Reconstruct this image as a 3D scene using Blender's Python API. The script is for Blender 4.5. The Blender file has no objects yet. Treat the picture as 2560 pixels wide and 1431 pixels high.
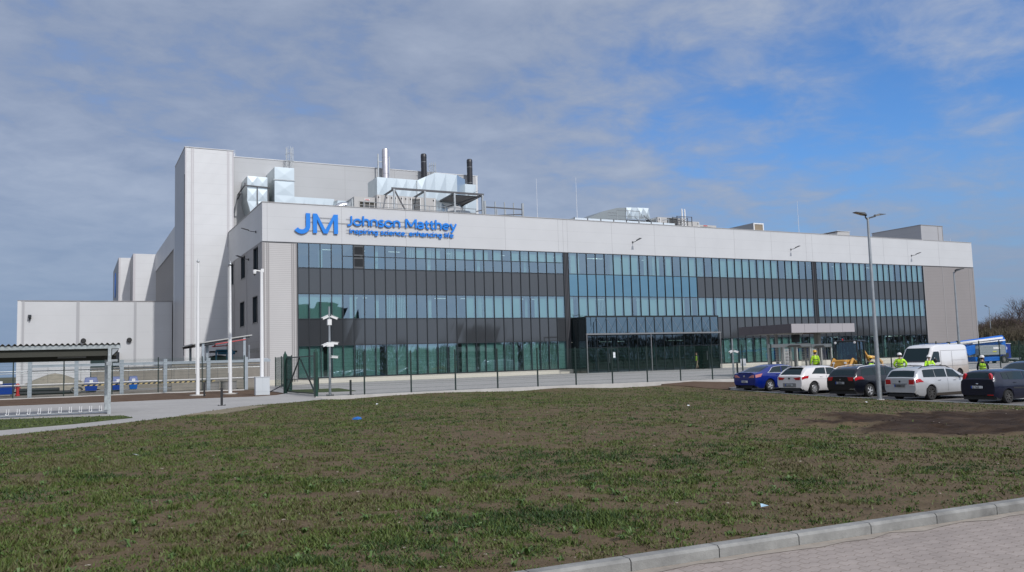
import bpy, bmesh, math, random
import numpy as np
from math import radians, sin, cos, pi, atan2, hypot
from mathutils import Vector, Matrix, geometry
random.seed(7); RNG = np.random.default_rng(11)
S = bpy.context.scene
COL = S.collection
R = radians
# ---------------------------------------------------------------- camera
CAM = Vector((-13.874, -72.089, 1.5))
F_PX, PITCH, ROLL, YAW = 2116.774, R(5.0467), R(-1.7315), R(27.385)
def _w(x, y, z):
    c, s = cos(YAW), sin(YAW)
    return Vector((x*c + y*s, -x*s + y*c, z))
fwd = _w(0, cos(PITCH), sin(PITCH))
rgt = _w(cos(ROLL), -sin(ROLL)*sin(PITCH), sin(ROLL)*cos(PITCH))
upv = -_w(sin(ROLL), cos(ROLL)*sin(PITCH), -cos(ROLL)*cos(PITCH))
cd = bpy.data.cameras.new('camera'); cam = bpy.data.objects.new('camera', cd); COL.objects.link(cam)
cd.sensor_width = 36; cd.lens = 36*F_PX/2560; cd.clip_start = .1; cd.clip_end = 5000
M = Matrix((rgt, upv, -fwd)).transposed().to_4x4(); M.translation = CAM
cam.matrix_world = M; S.camera = cam
# ---------------------------------------------------------------- light
SUNV = Vector((.17, -1, .84)).normalized()
sd = bpy.data.lights.new('sun', 'SUN'); sd.energy = 2.65; sd.angle = R(1.2); sd.color = (1, .975, .95)
so = bpy.data.objects.new('sun', sd); COL.objects.link(so); so.rotation_euler = SUNV.to_track_quat('Z', 'Y').to_euler()
S.view_settings.view_transform = 'Standard'; S.view_settings.look = 'None'; S.view_settings.exposure = 0; S.view_settings.gamma = 1
W = bpy.data.worlds.new('World'); S.world = W; W.use_nodes = True
nt = W.node_tree; N = nt.nodes; L = nt.links; N.clear()
def nn(t, **k):
    n = N.new(t)
    for a, b in k.items(): setattr(n, a, b)
    return n
sky = nn('ShaderNodeTexSky', sky_type='NISHITA', sun_disc=False, sun_elevation=math.asin(SUNV.z), sun_rotation=atan2(SUNV.x, SUNV.y), air_density=1.0, dust_density=.4, ozone_density=1.6)
tc = nn('ShaderNodeTexCoord'); sep = nn('ShaderNodeSeparateXYZ'); L.new(tc.outputs['Generated'], sep.inputs[0])
def mth(op, a, b=None, clamp=False, nt=None):
    nt = nt or W.node_tree
    n = nt.nodes.new('ShaderNodeMath'); n.operation = op; n.use_clamp = clamp
    for i, v in enumerate((a, b)):
        if v is None: continue
        if isinstance(v, (int, float)): n.inputs[i].default_value = v
        else: nt.links.new(v, n.inputs[i])
    return n.outputs[0]
# cloud layer: a flat sheet of altocumulus seen from below (direction projected onto a plane)
zc = mth('ADD', mth('MAXIMUM', sep.outputs['Z'], 0.0), .17)
px_, py_ = mth('DIVIDE', sep.outputs['X'], zc), mth('DIVIDE', sep.outputs['Y'], zc)
comb = nn('ShaderNodeCombineXYZ'); L.new(px_, comb.inputs[0]); L.new(py_, comb.inputs[1])
mp = nn('ShaderNodeMapping'); mp.inputs['Rotation'].default_value = (0, 0, R(-28)); mp.inputs['Scale'].default_value = (1.0, 1.1, 1); L.new(comb.outputs[0], mp.inputs[0])
n1 = nn('ShaderNodeTexNoise'); n1.inputs['Scale'].default_value = .85; n1.inputs['Distortion'].default_value = .35; n1.inputs['Detail'].default_value = 6; n1.inputs['Roughness'].default_value = .44; L.new(mp.outputs[0], n1.inputs['Vector'])
n2 = nn('ShaderNodeTexNoise'); n2.inputs['Scale'].default_value = 5.0; n2.inputs['Distortion'].default_value = .25; n2.inputs['Detail'].default_value = 5; n2.inputs['Roughness'].default_value = .6; L.new(mp.outputs[0], n2.inputs['Vector'])
# coverage is thick to the west (left), thins to the east (right)
dr = nn('ShaderNodeMapRange', interpolation_type='SMOOTHSTEP'); dr.inputs[1].default_value = .60; dr.inputs[2].default_value = .97; L.new(mth('ADD', mth('MULTIPLY', sep.outputs['X'], .95), mth('MULTIPLY', sep.outputs['Y'], .30)), dr.inputs[0])
er = nn('ShaderNodeMapRange', interpolation_type='SMOOTHSTEP'); er.inputs[1].default_value = .0; er.inputs[2].default_value = .34; er.inputs[3].default_value = .35; L.new(sep.outputs['Z'], er.inputs[0])
dt = mth('MULTIPLY', dr.outputs[0], er.outputs[0])
cov = mth('ADD', mth('ADD', mth('MULTIPLY', n1.outputs['Fac'], 1.5), mth('MULTIPLY', n2.outputs['Fac'], 1.25)), mth('ADD', mth('MULTIPLY', dt, -.86), -.04))
cr = nn('ShaderNodeMapRange', interpolation_type='SMOOTHSTEP'); cr.inputs['From Min'].default_value = .36; cr.inputs['From Max'].default_value = 1.20
cr.inputs['To Min'].default_value = .04; cr.inputs['To Max'].default_value = .93; L.new(cov, cr.inputs['Value'])
cc = nn('ShaderNodeValToRGB'); cc.color_ramp.elements[0].position = .38; cc.color_ramp.elements[0].color = (.25, .31, .44, 1)
cc.color_ramp.elements[1].position = .64; cc.color_ramp.elements[1].color = (.41, .465, .575, 1)
L.new(mth('ADD', mth('MULTIPLY', n1.outputs['Fac'], .55), mth('MULTIPLY', n2.outputs['Fac'], .45)), cc.inputs[0])
hs = nn('ShaderNodeMixRGB', blend_type='MULTIPLY'); hs.inputs[0].default_value = 1; L.new(sky.outputs[0], hs.inputs[1]); hs.inputs[2].default_value = (.058, .100, .150, 1)
mx = nn('ShaderNodeMixRGB'); L.new(cr.outputs[0], mx.inputs[0]); L.new(hs.outputs[0], mx.inputs[1]); L.new(cc.outputs[0], mx.inputs[2])
# haze towards the horizon, and clouds brighter on the sun's side of the sky
hz = nn('ShaderNodeMapRange', interpolation_type='SMOOTHSTEP'); hz.inputs[1].default_value = .27; hz.inputs[2].default_value = -.01; hz.inputs[3].default_value = 0; hz.inputs[4].default_value = .9; L.new(sep.outputs['Z'], hz.inputs[0])
mh = nn('ShaderNodeMixRGB'); L.new(hz.outputs[0], mh.inputs[0]); L.new(mx.outputs[0], mh.inputs[1]); mh.inputs[2].default_value = (.225, .315, .47, 1)
dsn = nn('ShaderNodeVectorMath', operation='DOT_PRODUCT'); L.new(tc.outputs['Generated'], dsn.inputs[0]); dsn.inputs[1].default_value = SUNV
sg = nn('ShaderNodeMapRange', interpolation_type='SMOOTHSTEP'); sg.inputs[1].default_value = -.1; sg.inputs[2].default_value = 1.0; sg.inputs[3].default_value = 1.0; L.new(dsn.outputs['Value'], sg.inputs[0]); sg.inputs[3].default_value = 0; wm_ = nn('ShaderNodeMixRGB'); wm_.inputs[1].default_value = (1, 1, 1, 1); wm_.inputs[2].default_value = (2.7, 2.35, 2.0, 1); L.new(sg.outputs[0], wm_.inputs[0])
mg = nn('ShaderNodeMixRGB', blend_type='MULTIPLY'); mg.inputs[0].default_value = 1; L.new(mh.outputs[0], mg.inputs[1]); L.new(wm_.outputs[0], mg.inputs[2]); mx = mg
bg = nn('ShaderNodeBackground'); bg.inputs['Strength'].default_value = 1.0; L.new(mx.outputs[0], bg.inputs[0])
ow = nn('ShaderNodeOutputWorld'); L.new(bg.outputs[0], ow.inputs[0])

# ---------------------------------------------------------------- tagging
def tag(o, label=None, cat=None, group=None, kind=None):
    if label: o['label'] = label
    if cat: o['category'] = cat
    if group: o['group'] = group
    if kind: o['kind'] = kind
    return o
def thing(name, label, cat, loc=(0, 0, 0), rz=0, group=None, rx=0, ry=0):
    o = bpy.data.objects.new(name, None); o.empty_display_size = .2; COL.objects.link(o)
    o.location = loc; o.rotation_euler = (rx, ry, rz)
    return tag(o, label, cat, group)
def copy_tree(o, parent=None, kids=None):
    kids = kids or KIDS()
    def rec(a, p):
        c = a.copy(); COL.objects.link(c); c.parent = p
        for ch in kids.get(a.name, []): rec(ch, c)
        return c
    return rec(o, parent)
def KIDS():
    k = {}
    for ob in bpy.data.objects:
        if ob.parent: k.setdefault(ob.parent.name, []).append(ob)
    return k

# ---------------------------------------------------------------- materials
MATS = {}
def mat(name, col=(.5, .5, .5), rough=.6, metal=0., spec=.5, coat=0., var=0., vs=3., bump=0., bs=30., alpha=None, emis=None):
    if name in MATS: return MATS[name]
    m = bpy.data.materials.new(name); m.use_nodes = True; t = m.node_tree; b = t.nodes['Principled BSDF']
    b.inputs['Base Color'].default_value = (*col, 1); b.inputs['Roughness'].default_value = rough; b.inputs['Metallic'].default_value = metal
    b.inputs['Specular IOR Level'].default_value = spec; b.inputs['Coat Weight'].default_value = coat; b.inputs['Coat Roughness'].default_value = .05
    if emis: b.inputs['Emission Color'].default_value = (*emis[0], 1); b.inputs['Emission Strength'].default_value = emis[1]
    g = t.nodes.new('ShaderNodeNewGeometry')
    if var or bump:
        n = t.nodes.new('ShaderNodeTexNoise'); n.inputs['Scale'].default_value = vs; n.inputs['Detail'].default_value = 6; n.inputs['Roughness'].default_value = .62
        t.links.new(g.outputs['Position'], n.inputs['Vector'])
    if var:
        mr = t.nodes.new('ShaderNodeMapRange'); mr.inputs[1].default_value = .3; mr.inputs[2].default_value = .7; mr.inputs[3].default_value = 1-var; mr.inputs[4].default_value = 1+var
        t.links.new(n.outputs['Fac'], mr.inputs[0])
        h = t.nodes.new('ShaderNodeMixRGB'); h.blend_type = 'MULTIPLY'; h.inputs[0].default_value = 1; h.inputs[1].default_value = (*col, 1)
        t.links.new(mr.outputs[0], h.inputs[2]); t.links.new(h.outputs[0], b.inputs['Base Color'])
    if bump:
        n3 = t.nodes.new('ShaderNodeTexNoise'); n3.inputs['Scale'].default_value = bs; n3.inputs['Detail'].default_value = 4
        t.links.new(g.outputs['Position'], n3.inputs['Vector'])
        bp = t.nodes.new('ShaderNodeBump'); bp.inputs['Strength'].default_value = bump; bp.inputs['Distance'].default_value = .02
        t.links.new(n3.outputs['Fac'], bp.inputs['Height']); t.links.new(bp.outputs[0], b.inputs['Normal'])
    MATS[name] = m; return m
def panel_mat(name, col, rough=.45, hstep=1.12, hoff=0., rib=0., ribamp=.5, vstep=0, vaxis='X', joint=.55, jw=.02, metal=0.):
    """Sandwich panel cladding: joint lines where one panel meets the next, fine horizontal ribs."""
    m = mat(name, col, rough, metal, spec=.4); t = m.node_tree; b = t.nodes['Principled BSDF']
    g = t.nodes.new('ShaderNodeNewGeometry'); s = t.nodes.new('ShaderNodeSeparateXYZ'); t.links.new(g.outputs['Position'], s.inputs[0])
    def line(sock, step, off, w):
        q = mth('FRACT', mth('DIVIDE', mth('ADD', sock, 100*step-off, nt=t), step, nt=t), nt=t)
        return mth('LESS_THAN', q, w/step, nt=t)
    f = line(s.outputs['Z'], hstep, hoff, jw) if hstep else None
    if vstep:
        f2 = line(s.outputs[vaxis], vstep, 0, jw*1.2); f = mth('MAXIMUM', f, f2, nt=t) if f else f2
    n = t.nodes.new('ShaderNodeTexNoise'); n.inputs['Scale'].default_value = .35; n.inputs['Detail'].default_value = 5; t.links.new(g.outputs['Position'], n.inputs[0])
    mr = t.nodes.new('ShaderNodeMapRange'); mr.inputs[1].default_value = .3; mr.inputs[2].default_value = .7; mr.inputs[3].default_value = .96; mr.inputs[4].default_value = 1.03; t.links.new(n.outputs['Fac'], mr.inputs[0])
    k = mth('MULTIPLY', mr.outputs[0], mth('SUBTRACT', 1, mth('MULTIPLY', f, joint, nt=t), nt=t), nt=t)
    if rib:
        w = mth('SINE', mth('MULTIPLY', s.outputs['Z'], 2*pi/rib, nt=t), nt=t)
        bp = t.nodes.new('ShaderNodeBump'); bp.inputs['Strength'].default_value = ribamp; bp.inputs['Distance'].default_value = .02
        t.links.new(w, bp.inputs['Height']); t.links.new(bp.outputs[0], b.inputs['Normal'])
    h = t.nodes.new('ShaderNodeMixRGB'); h.blend_type = 'MULTIPLY'; h.inputs[0].default_value = 1; h.inputs[1].default_value = (*col, 1)
    t.links.new(k, h.inputs[2]); t.links.new(h.outputs[0], b.inputs['Base Color'])
    return m
def glass_mat(name, tint, refl=(.75, .88, 1.), base=.3, rough=.01):
    if name in MATS: return MATS[name]
    m = bpy.data.materials.new(name); m.use_nodes = True; t = m.node_tree; t.nodes.clear()
    o = t.nodes.new('ShaderNodeOutputMaterial'); mxs = t.nodes.new('ShaderNodeMixShader')
    tr = t.nodes.new('ShaderNodeBsdfTransparent'); tr.inputs[0].default_value = (*tint, 1)
    gl = t.nodes.new('ShaderNodeBsdfGlossy'); gl.inputs[0].default_value = (*refl, 1); gl.inputs['Roughness'].default_value = rough
    fr = t.nodes.new('ShaderNodeFresnel'); fr.inputs[0].default_value = 1.5
    g = t.nodes.new('ShaderNodeNewGeometry'); n = t.nodes.new('ShaderNodeTexNoise'); n.inputs['Scale'].default_value = .55; n.inputs['Detail'].default_value = 1; t.links.new(g.outputs['Position'], n.inputs[0])
    bp = t.nodes.new('ShaderNodeBump'); bp.inputs['Strength'].default_value = .12; bp.inputs['Distance'].default_value = .03; t.links.new(n.outputs['Fac'], bp.inputs['Height']); t.links.new(bp.outputs[0], gl.inputs['Normal'])
    f = mth('ADD', mth('MULTIPLY', fr.outputs[0], 1-base, nt=t), base, True, nt=t)
    t.links.new(f, mxs.inputs[0]); t.links.new(tr.outputs[0], mxs.inputs[1]); t.links.new(gl.outputs[0], mxs.inputs[2]); t.links.new(mxs.outputs[0], o.inputs[0])
    MATS[name] = m; return m

# ---------------------------------------------------------------- mesh builder
SPLIT = {'post', 'flashing', 'joint_cover', 'side_window', 'side_moulding', 'window_trim', 'door_post', 'latch', 'strap', 'clamp', 'flange', 'outlet', 'pipe', 'backing_panel', 'vestibule_roof', 'cab_light'}
class MB:
    def __init__(s, org=(0, 0, 0)): s.v = []; s.f = []; s.o = Vector(org)
    def add(s, vs, fs):
        n = len(s.v); s.v += [tuple(Vector(q) - s.o) for q in vs]; s.f += [tuple(i+n for i in q) for q in fs]; return s
    def box(s, x0, x1, y0, y1, z0, z1):
        return s.add([(x, y, z) for z in (z0, z1) for y in (y0, y1) for x in (x0, x1)],
                     [(0, 2, 3, 1), (4, 5, 7, 6), (0, 1, 5, 4), (2, 6, 7, 3), (0, 4, 6, 2), (1, 3, 7, 5)])
    def quad(s, a, b, c, d): return s.add([a, b, c, d], [(0, 1, 2, 3)])
    def tube(s, a, b, r, n=8, r2=None, caps=True):
        a, b = Vector(a), Vector(b); d = (b-a).normalized(); u = d.orthogonal().normalized(); w = d.cross(u); r2 = r if r2 is None else r2
        vs = [a+(u*cos(2*pi*i/n)+w*sin(2*pi*i/n))*r for i in range(n)] + [b+(u*cos(2*pi*i/n)+w*sin(2*pi*i/n))*r2 for i in range(n)]
        fs = [(i, (i+1) % n, n+(i+1) % n, n+i) for i in range(n)]
        if caps: fs += [tuple(range(n))[::-1], tuple(range(n, 2*n))]
        return s.add(vs, fs)
    def path(s, pts, r, n=8):
        pts = [Vector(p) for p in pts]; rs = r if isinstance(r, (list, tuple)) else [r]*len(pts); vs = []; fs = []; u = None
        for i, p in enumerate(pts):
            d = (pts[min(i+1, len(pts)-1)]-pts[max(i-1, 0)]).normalized()
            u = d.orthogonal().normalized() if u is None else (u - d*u.dot(d)).normalized()
            w = d.cross(u); vs += [p+(u*cos(2*pi*k/n)+w*sin(2*pi*k/n))*rs[i] for k in range(n)]
        for i in range(len(pts)-1):
            fs += [(i*n+k, i*n+(k+1) % n, (i+1)*n+(k+1) % n, (i+1)*n+k) for k in range(n)]
        m = (len(pts)-1)*n; fs += [tuple(range(n))[::-1], tuple(range(m, m+n))]
        return s.add(vs, fs)
    def beam(s, a, b, w, h=None):
        """rectangular bar between two points, width w, height h (h along the up side)"""
        a, b = Vector(a), Vector(b); h = w if h is None else h; d = (b-a).normalized()
        up = Vector((0, 0, 1)) if abs(d.z) < .95 else Vector((0, 1, 0)); sd_ = d.cross(up).normalized(); u2 = sd_.cross(d)
        vs = [p+sd_*sx*w/2+u2*sz*h/2 for p in (a, b) for sx, sz in ((-1, -1), (1, -1), (1, 1), (-1, 1))]
        return s.add(vs, [(0, 1, 5, 4), (1, 2, 6, 5), (2, 3, 7, 6), (3, 0, 4, 7), (3, 2, 1, 0), (4, 5, 6, 7)])
    def prism(s, poly, a0, a1, axis='y'):
        """polygon in the two other axes (x,z for y / y,z for x / x,y for z), extruded a0..a1"""
        n = len(poly)
        def P(p, a): return (p[0], a, p[1]) if axis == 'y' else ((a, p[0], p[1]) if axis == 'x' else (p[0], p[1], a))
        return s.add([P(p, a0) for p in poly]+[P(p, a1) for p in poly], [tuple(range(n)), tuple(range(n, 2*n))[::-1]]+[(i, n+i, n+(i+1) % n, (i+1) % n) for i in range(n)])
    def lathe(s, prof, c=(0, 0, 0), n=16, axis='z', caps=True):
        vs = []; fs = []; m = len(prof)
        for (r, h) in prof:
            for k in range(n):
                a = 2*pi*k/n; p = (r*cos(a), r*sin(a), h)
                if axis == 'y': p = (r*cos(a), h, r*sin(a))
                if axis == 'x': p = (h, r*cos(a), r*sin(a))
                vs.append((c[0]+p[0], c[1]+p[1], c[2]+p[2]))
        for i in range(m-1): fs += [(i*n+k, i*n+(k+1) % n, (i+1)*n+(k+1) % n, (i+1)*n+k) for k in range(n)]
        if caps: fs += [tuple(range(n))[::-1], tuple(range((m-1)*n, m*n))]
        return s.add(vs, fs)
    def ell(s, c, r, nu=12, nv=8):
        prof = [(sin(pi*i/nv), -cos(pi*i/nv)) for i in range(nv+1)]; vs = []; fs = []
        for (a, h) in prof:
            for k in range(nu): vs.append((c[0]+r[0]*a*cos(2*pi*k/nu), c[1]+r[1]*a*sin(2*pi*k/nu), c[2]+r[2]*h))
        for i in range(nv): fs += [(i*nu+k, i*nu+(k+1) % nu, (i+1)*nu+(k+1) % nu, (i+1)*nu+k) for k in range(nu)]
        return s.add(vs, fs)
    def pieces(s):
        p = list(range(len(s.v)))
        def fd(a):
            while p[a] != a: p[a] = p[p[a]]; a = p[a]
            return a
        for f in s.f:
            for k in f[1:]: p[fd(k)] = fd(f[0])
        gr = {}
        for f in s.f: gr.setdefault(fd(f[0]), []).append(f)
        out = []
        for fs in gr.values():
            ids = sorted({i for f in fs for i in f}); mp_ = {a: b for b, a in enumerate(ids)}; q = MB(); q.v = [s.v[i] for i in ids]; q.f = [tuple(mp_[i] for i in f) for f in fs]; out.append(q)
        return out
    def build(s, name, m, parent=None, smooth=False, bevel=0, recalc=True):
        if name in SPLIT and parent is not None:
            ps = s.pieces()
            if 1 < len(ps) < 60: return [q._build(name, m, parent, smooth, bevel, recalc) for q in ps][0]
        return s._build(name, m, parent, smooth, bevel, recalc)
    def _build(s, name, m, parent=None, smooth=False, bevel=0, recalc=True):
        me = bpy.data.meshes.new(name); me.from_pydata(s.v, [], s.f); me.update()
        if recalc:
            b = bmesh.new(); b.from_mesh(me); bmesh.ops.recalc_face_normals(b, faces=b.faces); b.to_mesh(me); b.free()
        o = bpy.data.objects.new(name, me); COL.objects.link(o)
        if m: me.materials.append(m)
        if smooth:
            me.polygons.foreach_set('use_smooth', [True]*len(me.polygons))
            if smooth != 2: me.set_sharp_from_angle(angle=R(40))
        if bevel:
            q = o.modifiers.new('bevel', 'BEVEL'); q.width = bevel; q.segments = 2; q.limit_method = 'ANGLE'
        if parent: o.parent = parent
        return o
def text(name, body, size, m, parent, loc, rot, extrude=.004, bold=0., sx=1., align='LEFT'):
    c = bpy.data.curves.new(name, 'FONT'); c.body = body; c.size = size; c.extrude = extrude; c.offset = bold; c.align_x = align; c.resolution_u = 6
    o = bpy.data.objects.new(name+'_c', c); COL.objects.link(o); bpy.context.view_layer.update()
    me = bpy.data.meshes.new_from_object(o); bpy.data.objects.remove(o); me.name = name
    me.materials.clear(); me.materials.append(m)
    q = bpy.data.objects.new(name, me); COL.objects.link(q); q.location = loc; q.rotation_euler = rot; q.scale = (sx, 1, 1)
    if parent: q.parent = parent
    return q

# ---------------------------------------------------------------- terrain
CTL = np.array([(-14, -74, -.1), (-5, -66.7, -.02), (-11, -66.7, -.02), (0, -67, -.15), (10, -68, -.45), (19, -34, -.46), (19, -37.3, -.57), (19, -40.5, -.69), (19, -45, -.76), (19, -48, -.80), (19, -52, -.86), (19, -60, -.92), (19, -72, -1.0),
    (-2, -31.5, -.15), (8, -31.3, -.21), (14, -31.3, -.29), (18, -33, -.42), (0, -45, -.03), (-8, -45, .02), (-14, -52, .03), (-22, -45, .06), (-16, -30, .10), (-10, -28, .08), (-5, -30, .02), (8, -50, -.22), (8, -58, -.38), (2, -56, -.14), (-5, -57, -.02),
    (23, -32.6, -.42), (27, -31.0, -.45), (30, -31.2, -.47), (45, -31.2, -.6), (70, -31.2, -.66), (30, -40, -.66), (30, -50, -.82), (45, -50, -.85), (70, -50, -.9), (45, -70, -1.0),
    (20, -30.3, -.09), (30, -30.3, -.13), (50, -30.3, -.26), (70, -30.3, -.36), (-3, -29.8, .0), (3, -29.9, 0), (10, -29.9, -.01), (-3, -22, .03), (0, -3, .03), (20, -3, .05), (32, -4, .1), (46, -4, .05), (60, -3, -.05), (75, -14, -.36), (84, -10, -.4), (92, -3, -.4), (100, 5, -.45),
    (-17, -16, .12), (-5, -14, .12), (-12, -20, .11), (-17, -5, .12), (-12, 5, .12), (-18, 20, .12), (-14, 29, .1), (-4, 0, .1), (-40, 0, .15), (-60, -60, .1), (-60, 60, .1), (120, 60, -.5), (120, -60, -1), (40, -100, -1)], float)
_d = np.linalg.norm(CTL[:, None, :2]-CTL[None, :, :2], axis=2); _n = len(CTL)
_A = np.zeros((_n+1, _n+1)); _A[:_n, :_n] = -_d; _A[:_n, _n] = 1; _A[_n, :_n] = 1
_c = np.linalg.solve(_A, np.r_[CTL[:, 2], 0])
def gz(x, y):
    x = np.atleast_1d(np.asarray(x, float)); y = np.atleast_1d(np.asarray(y, float)); out = np.empty(x.shape)
    for i in range(0, x.size, 40000):
        P = np.stack([x.flat[i:i+40000], y.flat[i:i+40000]], 1)
        out.flat[i:i+40000] = -np.linalg.norm(P[:, None]-CTL[None, :, :2], axis=2)@_c[:_n]+_c[_n]
    return np.clip(out, -1.2, .3)
def g(x, y): return float(gz(x, y)[0])
def inpoly(x, y, poly):
    x = np.asarray(x); y = np.asarray(y); r = np.zeros(x.shape, bool); n = len(poly)
    for i in range(n):
        (x1, y1), (x2, y2) = poly[i], poly[(i+1) % n]
        if y1 == y2: continue
        c = ((y1 > y) != (y2 > y)) & (x < (x2-x1)*(y-y1)/(y2-y1)+x1); r ^= c
    return r
def vnoise(x, y, s, seed=0):
    """smooth value noise, numpy"""
    x = np.asarray(x)/s; y = np.asarray(y)/s; xi = np.floor(x).astype(int); yi = np.floor(y).astype(int); fx = x-xi; fy = y-yi
    fx = fx*fx*(3-2*fx); fy = fy*fy*(3-2*fy)
    def h(a, b):
        k = (a*374761393+b*668265263+seed*974711) & 0x7fffffff; k = ((k ^ (k >> 13))*1274126177) & 0x7fffffff; return ((k ^ (k >> 16)) & 0xffff)/65535.
    return (h(xi, yi)*(1-fx)+h(xi+1, yi)*fx)*(1-fy)+(h(xi, yi+1)*(1-fx)+h(xi+1, yi+1)*fx)*fy
def fbm(x, y, s, seed=0, o=4): return sum(vnoise(x, y, s/2**i, seed+i*17)*.5**i for i in range(o))/sum(.5**i for i in range(o))
def sheet(name, poly, off, step, m, kind='structure', zf=None, fine=None, skirt=.3):
    bd = []
    for i in range(len(poly)):
        a, b = Vector(poly[i]), Vector(poly[(i+1) % len(poly)]); k = max(1, int((b-a).length/step))
        bd += [a.lerp(b, j/k) for j in range(k)]
    xs = [p[0] for p in poly]; ys = [p[1] for p in poly]
    X, Y = np.meshgrid(np.arange(min(xs)+step/2, max(xs), step), np.arange(min(ys)+step/2, max(ys), step)); X = X.ravel(); Y = Y.ravel()
    k = inpoly(X, Y, poly); X = X[k]; Y = Y[k]
    if fine is not None:
        X, Y = np.r_[X, fine[:, 0]], np.r_[Y, fine[:, 1]]
    pts = bd+[Vector((a, b)) for a, b in zip(X, Y)]
    r = geometry.delaunay_2d_cdt(pts, [], [list(range(len(bd)))], 1, 1e-6)
    vs = np.array([(p[0], p[1]) for p in r[0]]); z = gz(vs[:, 0], vs[:, 1])+off
    if zf is not None: z = z+zf(vs[:, 0], vs[:, 1])
    me = bpy.data.meshes.new(name); me.from_pydata([(a, b, c) for (a, b), c in zip(vs, z)], [], [tuple(f) for f in r[2]]); me.update()
    bm = bmesh.new(); bm.from_mesh(me)
    for fc in bm.faces:
        if fc.normal.z < 0: fc.normal_flip()
    be = [e for e in bm.edges if e.is_boundary] if skirt else []; ex = bmesh.ops.extrude_edge_only(bm, edges=be)
    for v in ex['geom']:
        if isinstance(v, bmesh.types.BMVert): v.co.z -= skirt
    bm.to_mesh(me); bm.free()
    me.polygons.foreach_set('use_smooth', [True]*len(me.polygons)); me.set_sharp_from_angle(angle=R(55)); me.materials.append(m)
    o = bpy.data.objects.new(name, me); COL.objects.link(o); o['kind'] = kind; return o
# ================================================================ GROUND
def ground_mat(name, c1, c2, s1=.6, s2=9., rough=.95, bump=.5, bs=25., c3=None, k3=(.6, .7)):
    m = bpy.data.materials.new(name); m.use_nodes = True; t = m.node_tree; b = t.nodes['Principled BSDF']; b.inputs['Roughness'].default_value = rough; b.inputs['Specular IOR Level'].default_value = .2
    ge = t.nodes.new('ShaderNodeNewGeometry')
    def nz(s, d=6, r=.6):
        n = t.nodes.new('ShaderNodeTexNoise'); n.inputs['Scale'].default_value = s; n.inputs['Detail'].default_value = d; n.inputs['Roughness'].default_value = r; t.links.new(ge.outputs['Position'], n.inputs[0]); return n.outputs['Fac']
    f = mth('ADD', mth('MULTIPLY', nz(s1), .5, nt=t), mth('MULTIPLY', nz(s2), .5, nt=t), nt=t)
    mr = t.nodes.new('ShaderNodeMapRange'); mr.inputs[1].default_value = .38; mr.inputs[2].default_value = .62; t.links.new(f, mr.inputs[0])
    x = t.nodes.new('ShaderNodeMixRGB'); x.inputs[1].default_value = (*c1, 1); x.inputs[2].default_value = (*c2, 1); t.links.new(mr.outputs[0], x.inputs[0]); out = x.outputs[0]
    if c3:
        m3 = t.nodes.new('ShaderNodeMapRange'); m3.inputs[1].default_value = k3[0]; m3.inputs[2].default_value = k3[1]; t.links.new(nz(s1*2.7, 3), m3.inputs[0])
        x3 = t.nodes.new('ShaderNodeMixRGB'); t.links.new(m3.outputs[0], x3.inputs[0]); t.links.new(out, x3.inputs[1]); x3.inputs[2].default_value = (*c3, 1); out = x3.outputs[0]
    t.links.new(out, b.inputs['Base Color'])
    bp = t.nodes.new('ShaderNodeBump'); bp.inputs['Strength'].default_value = bump; bp.inputs['Distance'].default_value = .03; t.links.new(nz(bs, 4), bp.inputs['Height']); t.links.new(bp.outputs[0], b.inputs['Normal'])
    return m, t, b, out
def paver_mat(name, col, bw=.2, bh=.1, rot=0., joint=.6, var=.06, big=.12):
    m, t, b, out = ground_mat(name, tuple(c*(1-big) for c in col), tuple(c*(1+big) for c in col), .5, 6., .85, .15, 60.)
    ge = t.nodes.new('ShaderNodeNewGeometry'); mp = t.nodes.new('ShaderNodeMapping'); mp.inputs['Rotation'].default_value = (0, 0, rot); t.links.new(ge.outputs['Position'], mp.inputs[0])
    # interlocking edge: wobble the joints a little
    br = t.nodes.new('ShaderNodeTexBrick'); br.inputs['Scale'].default_value = 1; br.inputs['Brick Width'].default_value = bw; br.inputs['Row Height'].default_value = bh; br.inputs['Mortar Size'].default_value = .006; br.inputs['Mortar Smooth'].default_value = .3
    br.inputs['Color1'].default_value = (1-var, 1-var, 1-var, 1); br.inputs['Color2'].default_value = (1+var, 1+var, 1+var, 1); br.inputs['Mortar'].default_value = (joint, joint*.97, joint*.93, 1)
    wv = t.nodes.new('ShaderNodeTexWave'); wv.bands_direction = 'X'; wv.inputs['Scale'].default_value = 3.2; wv.inputs['Distortion'].default_value = 0; t.links.new(mp.outputs[0], wv.inputs[0])
    cb = t.nodes.new('ShaderNodeCombineXYZ'); t.links.new(mth('MULTIPLY', wv.outputs['Fac'], .022, nt=t), cb.inputs[1])
    va = t.nodes.new('ShaderNodeVectorMath'); va.operation = 'ADD'; t.links.new(mp.outputs[0], va.inputs[0]); t.links.new(cb.outputs[0], va.inputs[1]); t.links.new(va.outputs[0], br.inputs[0])
    h = t.nodes.new('ShaderNodeMixRGB'); h.blend_type = 'MULTIPLY'; h.inputs[0].default_value = 1; t.links.new(out, h.inputs[1]); t.links.new(br.outputs['Color'], h.inputs[2]); t.links.new(h.outputs[0], b.inputs['Base Color'])
    return m
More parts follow.
